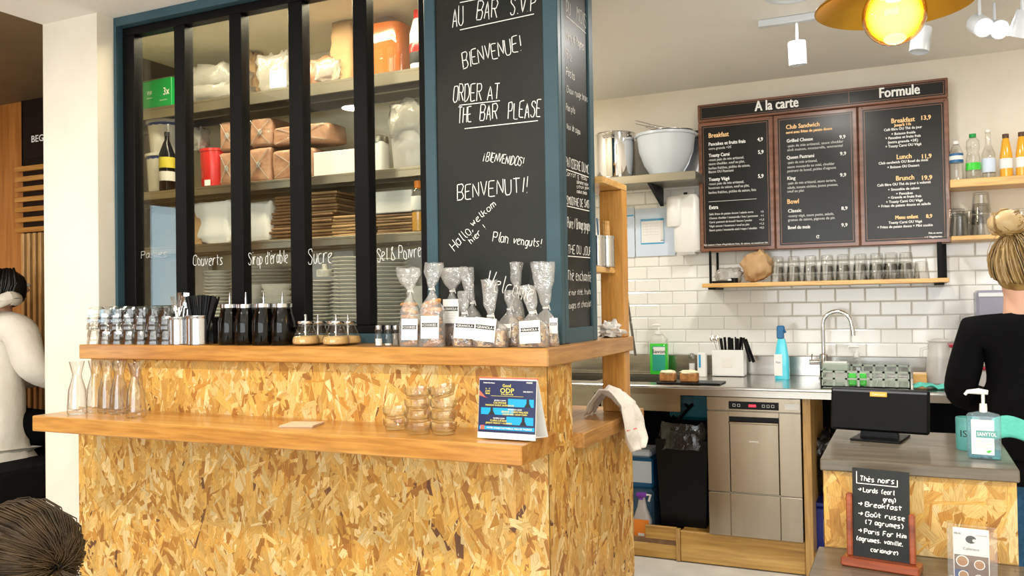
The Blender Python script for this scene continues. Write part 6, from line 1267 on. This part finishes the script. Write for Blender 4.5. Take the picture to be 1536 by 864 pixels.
# card in a clear holder
x0, x1, z0, z1 = span(1430, 1484, 793, 860, 2.24); ch2 = thing('card_holder', 'clear plastic holder with a card of coffee photos', 'card holder', ((x0+x1)/2, 2.24, LZ2), radians(-6)); w2 = (x1-x0)/2; hc2 = z1-LZ2
mb = MB(); mb.box(-w2-.012, w2+.016, -.010, -.0085, .0005, hc2*.98); mb.box(-w2-.012, w2+.016, .006, .0075, .0005, hc2+.006); mb.box(-w2-.012, w2+.016, -.02, .02, 0, .0004); mb.build('holder', GLASS, ch2, smooth=False)
cdo = R('card', -w2, w2, -.003, .0, .002, hc2, mat=PAPER, parent=ch2)
def disc(mb, cx, cz, r, y, n=20, sx=1): mb.add([(cx+r*cos(2*pi*i/n)*sx, y, cz+r*sin(2*pi*i/n)) for i in range(n)], [tuple(range(n))])
R('photo_field', -w2+.002, w2-.002, -.0036, -.0031, .004, hc2*.50, mat=pm('photo_brown', (.20, .12, .08), .5), parent=cdo); R('photo_corner', -w2+.002, -w2*.2, -.0040, -.0036, .004, hc2*.22, mat=pm('photo_blue', (.05, .08, .2), .5), parent=cdo)
for k, (cx_, cz_, rr2) in enumerate(((-.5, .36, .30), (.45, .32, .26), (-.45, .10, .24), (.40, .06, .22))):
    mb = MB(); disc(mb, cx_*w2, hc2*cz_+.003, w2*rr2*1.2, -.0042-.0001*k); mb.build('cup_print', MWHITE, cdo, smooth=False); mb = MB(); disc(mb, cx_*w2, hc2*cz_+.003, w2*rr2, -.0047-.0001*k); mb.build('coffee_print', COFFEE, cdo, smooth=False)
mb = MB(); disc(mb, 0, hc2*.80, w2*.25, -.0036, sx=1.2); mb.build('bird_emblem', INK, cdo, smooth=False); mb = MB(); disc(mb, .2*w2, hc2*.785, w2*.10, -.0040, sx=1.2); mb.build('emblem_gap', PAPER, cdo, smooth=False)
mb = MB(); typed(mb, 'Cafereco', (0, -.0037, hc2*.60), (1, 0, 0), (0, 0, 1), width=w2*.9, cap=.006, align='c'); typed(mb, '10:15', (-w2*.75, -.0037, hc2*.88), (1, 0, 0), (0, 0, 1), width=w2*.35, cap=.004, align='c', bold=.0004); typed(mb, 'Carte de fidélité', (w2*.6, -.0037, hc2*.88), (1, 0, 0), (0, 0, 1), width=w2*.6, cap=.003, align='c'); mb.build('lettering', INK, cdo, smooth=False)

# ================================================================== LAMPS
pc = at(1341, 6, Y=1.9); L = thing('pendant_lamp', 'wide brass disc pendant lamp with a glowing yellow globe', 'pendant lamp', (pc.x, pc.y, pc.z))
rp_ = (at(1466, 6, Y=1.9).x-at(1216, 30, Y=1.9).x)/2*.97; lathe('lamp_shade', [(.022, .050), (rp_*.3, .045), (rp_*.7, .022), (rp_, -.006), (rp_+.003, -.004), (rp_, .001), (rp_*.7, .029), (rp_*.3, .052), (.022, .058)], GOLD, L, 64); lathe('shade_cap', [(0, .056), (.03, .056), (.028, .10), (.01, .12), (0, .12)], SHADEDK, L)
mb = MB(); mb.ball((0, 0, -.022), .062, 28); gb = mb.build('globe', thin('amber_glass', (1, .78, .25), (1, .55, .08), 1.5, body=.0), L); mb = MB(); mb.ball((0, 0, -.022), .055, 20, sz=1.0); mb.build('glow', GLOW, L); mb = MB(); mb.ball((0, 0, -.0), .05, 20, sx=.8, sy=1.12, sz=1.1); mb.build('filament_core', GLOWW, L)
MB().tube([(0, 0, .12), (0, 0, CZ-pc.z)], .003, 8).build('cord', INK, L)
pl_ = bpy.data.lights.new('pendant_bulb', 'POINT'); pl_.energy = 5; pl_.color = (1, .65, .25); pl_.shadow_soft_size = .06; o = bpy.data.objects.new('pendant_bulb', pl_); COL.objects.link(o); o.location = (pc.x, pc.y, pc.z-.11)
tk = thing('track_lights', 'white ceiling track with a row of spot heads', 'track lights', (0, 0, 0)); ta = at(1138, 42, Z=CZ-.03); tY = ta.y
MB().bbox(ta.x, 1.2, tY-.018, tY+.018, CZ-.03, CZ-.0005, .003).build('track', LAMPW, tk, smooth=False)
def spot(px, py, dirv, lit, Y=None):
    Yy = Y or tY; c = at(px, py, Y=Yy); d = Vector(dirv).normalized(); t = bpy.data.objects.new('spot_head', None); COL.objects.link(t); t.parent = tk; t.location = c; t.rotation_euler = d.to_track_quat('-Z', 'Y').to_euler()
    o = lathe('lamp_can', [(0, .05), (.036, .05), (.038, .045), (.038, -.05), (.034, -.05), (.034, -.035), (0, -.035)], LAMPW, t, 24)
    MB().tube([(c.x, Yy, CZ-.031), (c.x, Yy, c.z+.03)], .006, 8).build('stem', LAMPW, tk)
    if lit:
        lathe('lit_face', [(0, -.041), (.033, -.041), (.033, -.040)], SPOTON, t, 20)
        l = bpy.data.lights.new('spot_beam', 'SPOT'); l.energy = 22; l.spot_size = radians(75); l.spot_blend = .6; l.color = (1, .97, .92); l.shadow_soft_size = .03; s = bpy.data.objects.new('spot_beam', l); COL.objects.link(s); s.location = c+d*.07; s.rotation_euler = d.to_track_quat('-Z', 'Y').to_euler()
spot(1196, 80, (.02, .1, -1), False); spot(1381, 60, (-.15, -.1, -1), False); spot(1470, 38, (.25, -1, -.55), True); spot(1492, 44, (.3, -1, -.35), True, tY+.12); spot(1534, 36, (-.3, .3, -.9), False)
for i, (x, y) in enumerate(ROOMFILLS+[(a[0], a[1]) for a in KFILLS]):
    o = tag(MB().lathe([(.085, 0), (.10, 0), (.10, .012), (.085, .012), (.085, 0)], 24, cap=False).build('added_ceiling_lamp', LAMPW), 'added round recessed ceiling lamp, out of the picture', 'ceiling lamp', 'added recessed ceiling lamps'); o.location = (x, y, CZ-.0125)  # invented fixture rings around the added ceiling fills

# ================================================================== PEOPLE
def skin_mesh(name, nodes, edges, mat, parent, root=0, sub=2):
    me = bpy.data.meshes.new(name); me.from_pydata([n[0] for n in nodes], edges, []); o = bpy.data.objects.new(name, me); COL.objects.link(o)
    md = o.modifiers.new('skin', 'SKIN'); md.use_smooth_shade = True
    for i, n in enumerate(nodes):
        r = n[1]; me.skin_vertices[0].data[i].radius = (r, r) if not isinstance(r, tuple) else r; me.skin_vertices[0].data[i].use_root = (i == root)
    s = o.modifiers.new('sub', 'SUBSURF'); s.levels = sub; s.render_levels = sub; me.materials.append(mat)
    if parent: o.parent = parent
    return o
def to_real(o):
    dg = bpy.context.evaluated_depsgraph_get(); me = bpy.data.meshes.new_from_object(o.evaluated_get(dg)); o.modifiers.clear(); o.data = me; me.shade_smooth(); return o
def hand_nodes(nodes, edges, wrist, d, up, s=1.0):
    """five fingers rooted in a palm at the wrist node"""
    d = Vector(d).normalized(); up = Vector(up).normalized(); side = d.cross(up).normalized(); w0 = Vector(nodes[wrist][0]); palm = len(nodes)
    nodes.append((w0+d*.045*s, .024*s)); edges.append((wrist, palm))
    for k, (off, ln) in enumerate(((-.030, .062), (-.010, .074), (.011, .068), (.030, .052))):
        a = len(nodes); b = w0+d*.085*s+side*off*s; nodes.append((b, .0105*s)); nodes.append((b+d*ln*.5*s-up*.008*s, .009*s)); nodes.append((b+d*ln*.85*s-up*.034*s, .0075*s)); edges.append((palm, a)); edges.append((a, a+1)); edges.append((a+1, a+2))
    a = len(nodes); nodes.append((w0+d*.035*s-side*.034*s, .012*s)); nodes.append((w0+d*.068*s-side*.055*s-up*.015*s, .009*s)); edges.append((palm, a)); edges.append((a, a+1))
def strand_hair(parent, mat, guides, r, name='hair_strands', seed=1, n=60, spread=.012):
    rr = random.Random(seed); mb = MB()
    for i in range(n):
        g = guides[i % len(guides)]; o_ = Vector((rr.gauss(0, spread), rr.gauss(0, spread), rr.gauss(0, spread))); P = [Vector(p)+o_*(.5+.8*k/(len(g)-1)) for k, p in enumerate(g)]
        Q = []
        for k in range(len(P)-1): Q += [P[k], P[k].lerp(P[k+1], .5)]
        Q.append(P[-1]); mb.tube(Q, [r*(1-.5*k/len(Q)) for k in range(len(Q))], 4, flat=.6)
    return stuff(mb.build(name, mat, parent, ang=3))
def head(parent_nodes): pass
def face(parent, c, r, fwd, mat=SKIN):
    """eyes, nose, mouth and ears on the head at c looking along fwd"""
    f = Vector(fwd).normalized(); s = f.cross(Vector((0, 0, 1))).normalized(); c = Vector(c)
    for k in (-1, 1):
        e = MB().ball(tuple(c+f*r*.80+s*k*r*.34+Vector((0, 0, r*.05))), r*.13, 12).build('eye', PORC, parent); MB().ball(tuple(c+f*r*.91+s*k*r*.34+Vector((0, 0, r*.05))), r*.06, 10).build('iris', INK, e)
        MB().ball(tuple(c+s*k*r*.84+Vector((0, 0, -r*.02))), r*.22, 12, sx=.5, sy=.7, sz=1.1).build('ear', mat, parent)
    MB().tube([c+f*r*.86+Vector((0, 0, r*.02)), c+f*r*1.06+Vector((0, 0, -r*.28)), c+f*r*.88+Vector((0, 0, -r*.34))], [r*.08, r*.13, r*.10], 10).build('nose', mat, parent); MB().ball(tuple(c+f*r*.80+Vector((0, 0, -r*.62))), r*.22, 12, sy=.5, sz=.35).build('mouth', pm('lips', (.5, .16, .13), .5), parent)
# --- woman in black behind the till counter, seen from behind
WYp = 3.42
def wp(px, py, dy=0): return at(px, py, Y=WYp+dy)
wo = thing('person', 'woman with a blond hair bun, black long-sleeved top and jeans, seen from behind', 'person', (X_(1532, WYp), WYp, 0))
B0 = wo.location.copy(); Lc = lambda v: Vector(v)-B0
nk = wp(1534, 452); hc_ = wp(1534, 402, .02); shz = wp(1480, 478).z; cxw = X_(1545, WYp, 520); hip = .82
nodes = [((cxw, WYp, hip), (.15, .11)), ((cxw, WYp, hip+.16), (.125, .095)), ((cxw, WYp+.01, shz-.13), (.15, .10)), ((cxw, WYp+.01, shz-.03), (.11, .08)), (tuple(nk), .05), (tuple(hc_+Vector((0, 0, -.03))), (.075, .085)), (tuple(hc_+Vector((0, 0, .04))), (.085, .095)),
         ((cxw-.165, WYp, shz-.045), .055), ((cxw-.225, WYp+.01, shz-.27), .045), ((cxw-.12, WYp+.22, shz-.31), .035), ((cxw-.02, WYp+.36, shz-.28), .026),
         ((cxw+.165, WYp, shz-.045), .055), ((cxw+.235, WYp+.02, shz-.27), .045), ((cxw+.16, WYp+.22, shz-.33), .035), ((cxw+.06, WYp+.38, shz-.28), .026),
         ((cxw-.09, WYp, hip-.12), .085), ((cxw-.09, WYp-.01, .45), .060), ((cxw-.09, WYp+.02, .09), .040), ((cxw-.09, WYp-.10, .035), .034), ((cxw+.09, WYp, hip-.12), .085), ((cxw+.09, WYp-.01, .45), .060), ((cxw+.09, WYp+.02, .09), .040), ((cxw+.09, WYp-.10, .035), .034)]
edges = [(0, 1), (1, 2), (2, 3), (3, 4), (4, 5), (5, 6), (3, 7), (7, 8), (8, 9), (9, 10), (3, 11), (11, 12), (12, 13), (13, 14), (0, 15), (15, 16), (16, 17), (17, 18), (0, 19), (19, 20), (20, 21), (21, 22)]
nodes = [(tuple(Lc(n[0])), n[1]) for n in nodes]
slim = lambda L: [(p, (tuple(x*.5 for x in r) if isinstance(r, tuple) else r*.55) if (i < 4 or i in (7, 8, 11, 12) or i > 14) else r) for i, (p, r) in enumerate(L)]
bodyn = slim(nodes); bodye = list(edges); hand_nodes(bodyn, bodye, 10, (.6, .7, -.1), (0, 0, 1)); hand_nodes(bodyn, bodye, 14, (-.5, .8, -.1), (0, 0, 1))
skin_mesh('body', bodyn, bodye, SKIN, wo)
g = lambda r, a: tuple(x+a for x in r) if isinstance(r, tuple) else r+a
nk0 = Vector(nodes[3][0])
shirt = [(nodes[i][0], g(nodes[i][1], .014)) for i in (0, 1, 2, 3, 7, 8, 9, 10, 11, 12, 13, 14)]; shirt[0] = (tuple(Vector(nodes[0][0])+Vector((0, 0, -.0))), (.175, .14)); shirt.append((tuple(nk0.lerp(Vector(nodes[4][0]), .55)), .062))
shirt.append((tuple(Vector(nodes[0][0])+Vector((0, 0, -.07))), (.168, .135)))
skin_mesh('black_top', shirt, [(13, 0), (0, 1), (1, 2), (2, 3), (3, 4), (4, 5), (5, 6), (6, 7), (3, 8), (8, 9), (9, 10), (10, 11), (3, 12)], BLKCLOTH, wo)
skin_mesh('jeans', [(nodes[i][0], g(nodes[i][1], .020)) for i in (0, 15, 16, 17, 19, 20, 21)]+[(tuple(Vector(nodes[0][0])+Vector((0, 0, .09))), (.13, .105))], [(0, 1), (1, 2), (2, 3), (0, 4), (4, 5), (5, 6), (0, 7)], JEANS, wo)
HCc = Lc(hc_); face(wo, HCc+Vector((0, 0, .0)), .092, (.25, 1, -.1))
hb6 = MB(); hb6.ball((0, 0, 0), .098, 30, sx=.95, sy=1.02, sz=1.10, wob=.06, seed=3); hh2 = hb6.build('hair', BLOND, wo); hh2.location = HCc+Vector((-.004, -.020, .016))
bunc = Lc(wp(1510, 335, -.03)); bm = MB(); bm.ball(tuple(bunc), .052, 22, sx=1.08, sz=.88, wob=.12, seed=8); bm.build('hair_bun', BLONDL, wo)
gl = []
C = HCc+Vector((-.004, -.020, .016))
for k in range(26):
    a = -1.9+k*.15; base = Vector((sin(a)*.9, -cos(a)*1.0, -.55-.3*cos(a*1.3))).normalized(); pts = []
    tgt = (bunc-C).normalized()
    for q in range(8):
        f = q/7; d = base.lerp(tgt, f); d.normalize(); pts.append(C+Vector((d.x*.096, d.y*.103, d.z*.108))+Vector((0, 0, .0)))
    gl.append(pts)
strand_hair(wo, BLONDL, gl[::2], .0026, n=170, spread=.005, seed=2); strand_hair(wo, DARKBR, gl[1::3], .0024, n=70, spread=.005, seed=3); strand_hair(wo, BLOND, gl, .0024, n=220, spread=.006, seed=6)
gl2 = []
rb = random.Random(5)
for k in range(14):
    e1 = Vector((rb.gauss(0, 1), rb.gauss(0, 1), rb.gauss(0, 1))).normalized(); e2 = e1.orthogonal().normalized(); t0 = rb.uniform(0, 6)
    gl2.append([bunc+Vector((1.05*p.x, p.y, .92*p.z)) for p in [(e1*cos(t0+q*.55)+e2*sin(t0+q*.55))*(.050+.006*sin(q)) for q in range(7)]])
strand_hair(wo, BLOND, gl2, .0034, n=150, spread=.003, seed=4, name='bun_strands')
o = tag(MB().grid(lambda u, v: ((u-.5)*.22, .02*sin(u*5)-.07*v, .05*(1-v)+.01*sin(u*9)+.006), 16, 8).build('teal_towel', TEALC, ang=3, solid=.006), 'ribbed teal towel behind the hand gel at the right edge', 'towel'); o.location = (X_(1552, 2.9, 660), 2.885, TZ)
# --- diner in a white hoodie, sitting with the back to the camera
DYp = 2.86; hx = X_(-18, DYp, 500); DZp = .60
hd = thing('person', 'person with black hair in a white hoodie, sitting with the back turned', 'person', (hx, DYp, 0)); Z = lambda x, y, z: (x, y, z)
sh_z = at(30, 452, Y=DYp).z-.03
nd = [(Z(0, 0, .70), (.165, .13)), (Z(0, .01, .92), (.15, .12)), (Z(0, .03, sh_z-.14), (.165, .11)), (Z(0, .03, sh_z-.04), (.11, .08)), (Z(0, .07, sh_z+.04), .05), (Z(0, .11, sh_z+.09), (.075, .085)), (Z(0, .13, sh_z+.13), (.08, .09)),
      (Z(.19, .03, sh_z-.07), .062), (Z(.245, .06, sh_z-.32), .05), (Z(.22, .30, sh_z-.40), .038), (Z(.12, .42, sh_z-.38), .028), (Z(-.19, .03, sh_z-.07), .062), (Z(-.245, .06, sh_z-.32), .05), (Z(-.22, .30, sh_z-.40), .038), (Z(-.12, .42, sh_z-.38), .028),
      (Z(.10, .16, .68), .09), (Z(.13, .37, .66), .065), (Z(.13, .39, .30), .05), (Z(.13, .37, .05), .035), (Z(-.10, .16, .68), .09), (Z(-.13, .37, .66), .065), (Z(-.13, .39, .30), .05), (Z(-.13, .37, .05), .035)]
ed = [(0, 1), (1, 2), (2, 3), (3, 4), (4, 5), (5, 6), (3, 7), (7, 8), (8, 9), (9, 10), (3, 11), (11, 12), (12, 13), (13, 14), (0, 15), (15, 16), (16, 17), (17, 18), (0, 19), (19, 20), (20, 21), (21, 22)]
bn_, be_ = slim(nd), list(ed); hand_nodes(bn_, be_, 10, (-.5, .7, -.05), (0, 0, 1)); hand_nodes(bn_, be_, 14, (.5, .7, -.05), (0, 0, 1)); skin_mesh('body', bn_, be_, SKIN, hd)
hdn = [(nd[i][0], g(nd[i][1], .034)) for i in (0, 1, 2, 3, 7, 8, 9, 10, 11, 12, 13, 14)]; hdn.append(((0, -.005, .60), (.20, .16))); skin_mesh('white_hoodie', hdn, [(12, 0), (0, 1), (1, 2), (2, 3), (3, 4), (4, 5), (5, 6), (6, 7), (3, 8), (8, 9), (9, 10), (10, 11)], HOOD, hd)
def hoodf(u, v):
    a = 2*pi*u; return ((.135+.035*cos(2*pi*v))*cos(a)*1.1, .02+(.10+.035*cos(2*pi*v))*sin(a)-.015, sh_z+.045+.035*sin(2*pi*v)-.035*(1 if sin(a) < 0 else 0)*abs(sin(a))+.008*noise.noise(Vector((a*2, v*4, 0))))
MB().grid(hoodf, 36, 12).build('hood', HOOD, hd, ang=3)
skin_mesh('dark_trousers', [(nd[i][0], g(nd[i][1], .022 if i else .02)) for i in (0, 15, 16, 17, 19, 20, 21)]+[((0, 0, .80), (.14, .11))], [(0, 1), (1, 2), (2, 3), (0, 4), (4, 5), (5, 6), (0, 7)], BLKCLOTH, hd)
MB().ball((0, .0, .645), .1, 18, sx=1.6, sy=1.2, sz=.9).build('trouser_seat', BLKCLOTH, hd)
face(hd, (0, .125, sh_z+.115), .092, (0, 1, 0)); mb = MB(); mb.ball((0, .10, sh_z+.10), .098, 26, sz=1.08, wob=.08, seed=5); mb.build('black_hair', BLACKHAIR, hd)
rr3 = [[Vector((.07*sin(a), .10-.07*cos(a), sh_z+.20)), Vector((.104*sin(a), .09-.104*cos(a), sh_z+.12)), Vector((.085*sin(a), .07-.09*cos(a), sh_z+.04))] for a in [-1.4+i*.2 for i in range(15)]]; strand_hair(hd, BLACKHAIR, rr3, .006, n=90, spread=.008, seed=7)
# --- person close to the camera at the lower left, only the tied-back hair is in view
FY_ = 1.25; fc = at(28, 842, Y=FY_)
fp = thing('person', 'person with tied-back brown hair seen from above in the near corner', 'person', (fc.x, fc.y, 0)); hz_ = fc.z
nd = [(Z(-.12, -.05, .46), (.16, .13)), (Z(-.10, -.04, hz_-.42), (.14, .11)), (Z(-.07, -.02, hz_-.24), (.16, .10)), (Z(-.06, -.01, hz_-.17), (.10, .08)), (Z(-.04, 0, hz_-.10), .05), (Z(-.02, .0, hz_-.03), .08), (Z(0, 0, hz_+.01), .085),
      (Z(-.10, .15, hz_-.22), .055), (Z(-.16, .20, hz_-.48), .045), (Z(-.36, .12, hz_-.50), .033), (Z(-.46, .07, hz_-.48), .026), (Z(-.06, -.19, hz_-.22), .055), (Z(-.12, -.26, hz_-.48), .045), (Z(-.33, -.2, hz_-.50), .033), (Z(-.43, -.14, hz_-.48), .026), (Z(-.28, .04, .47), .09), (Z(-.50, .06, .46), .06), (Z(-.50, .06, .06), .04), (Z(-.28, -.16, .47), .09), (Z(-.50, -.15, .46), .06), (Z(-.50, -.15, .06), .04)]
ed = [(0, 1), (1, 2), (2, 3), (3, 4), (4, 5), (5, 6), (3, 7), (7, 8), (8, 9), (9, 10), (3, 11), (11, 12), (12, 13), (13, 14), (0, 15), (15, 16), (16, 17), (0, 18), (18, 19), (19, 20)]
bn_, be_ = slim(nd), list(ed); hand_nodes(bn_, be_, 10, (-1, 0, 0), (0, 0, 1)); hand_nodes(bn_, be_, 14, (-1, 0, 0), (0, 0, 1)); skin_mesh('body', bn_, be_, SKIN, fp)
skin_mesh('dark_clothes', [(nd[i][0], g(nd[i][1], .018)) for i in (0, 1, 2, 3, 7, 8, 9, 11, 12, 13, 15, 16, 17, 18, 19, 20)], [(0, 1), (1, 2), (2, 3), (3, 4), (4, 5), (5, 6), (3, 7), (7, 8), (8, 9), (0, 10), (10, 11), (11, 12), (0, 13), (13, 14), (14, 15)], BLKCLOTH, fp)
face(fp, (-.02, 0, hz_), .090, (-1, .1, -.2)); mb = MB(); mb.ball((0, 0, hz_+.006), .122, 30, sx=1.04, sz=.99, wob=.05, seed=9); mb.build('brown_hair', BROWNHAIR, fp)
tie = Vector((.122, -.005, hz_-.005)); gs = []; tl_ = []
for k in range(40):
    a = 2*pi*k/40; b0 = Vector((-.75, cos(a), sin(a)+.15)).normalized(); pts = []
    for q in range(8):
        f = q/7; d = b0.lerp(Vector((1, 0, 0)), f**1.2).normalized(); pts.append(Vector((d.x*.129, d.y*.124, hz_+.006+d.z*.123)))
    pts[-1] = tie+Vector((-.006, cos(a)*.012, sin(a)*.012)); gs.append(pts)
strand_hair(fp, BROWNHAIR, gs, .0019, n=620, spread=.0045, seed=11); strand_hair(fp, BLOND, gs[24:34], .0024, n=26, spread=.003, seed=12, name='blond_strands')
o = MB().lathe([(.011, -.010), (.017, -.010), (.018, 0), (.017, .010), (.011, .010)], 20, cap=False).build('hair_tie', BLACKP, fp); o.location = tie; o.rotation_euler = (0, pi/2+.2, 0)
tl_ = [[tie, tie+Vector((.03, -.01*j, -.02)), tie+Vector((.05, -.02*j, -.07-.01*j)), tie+Vector((.045, -.03*j, -.13))] for j in range(-2, 3)]
strand_hair(fp, BROWNHAIR, tl_, .0035, n=70, spread=.006, seed=13, name='pony_tail')
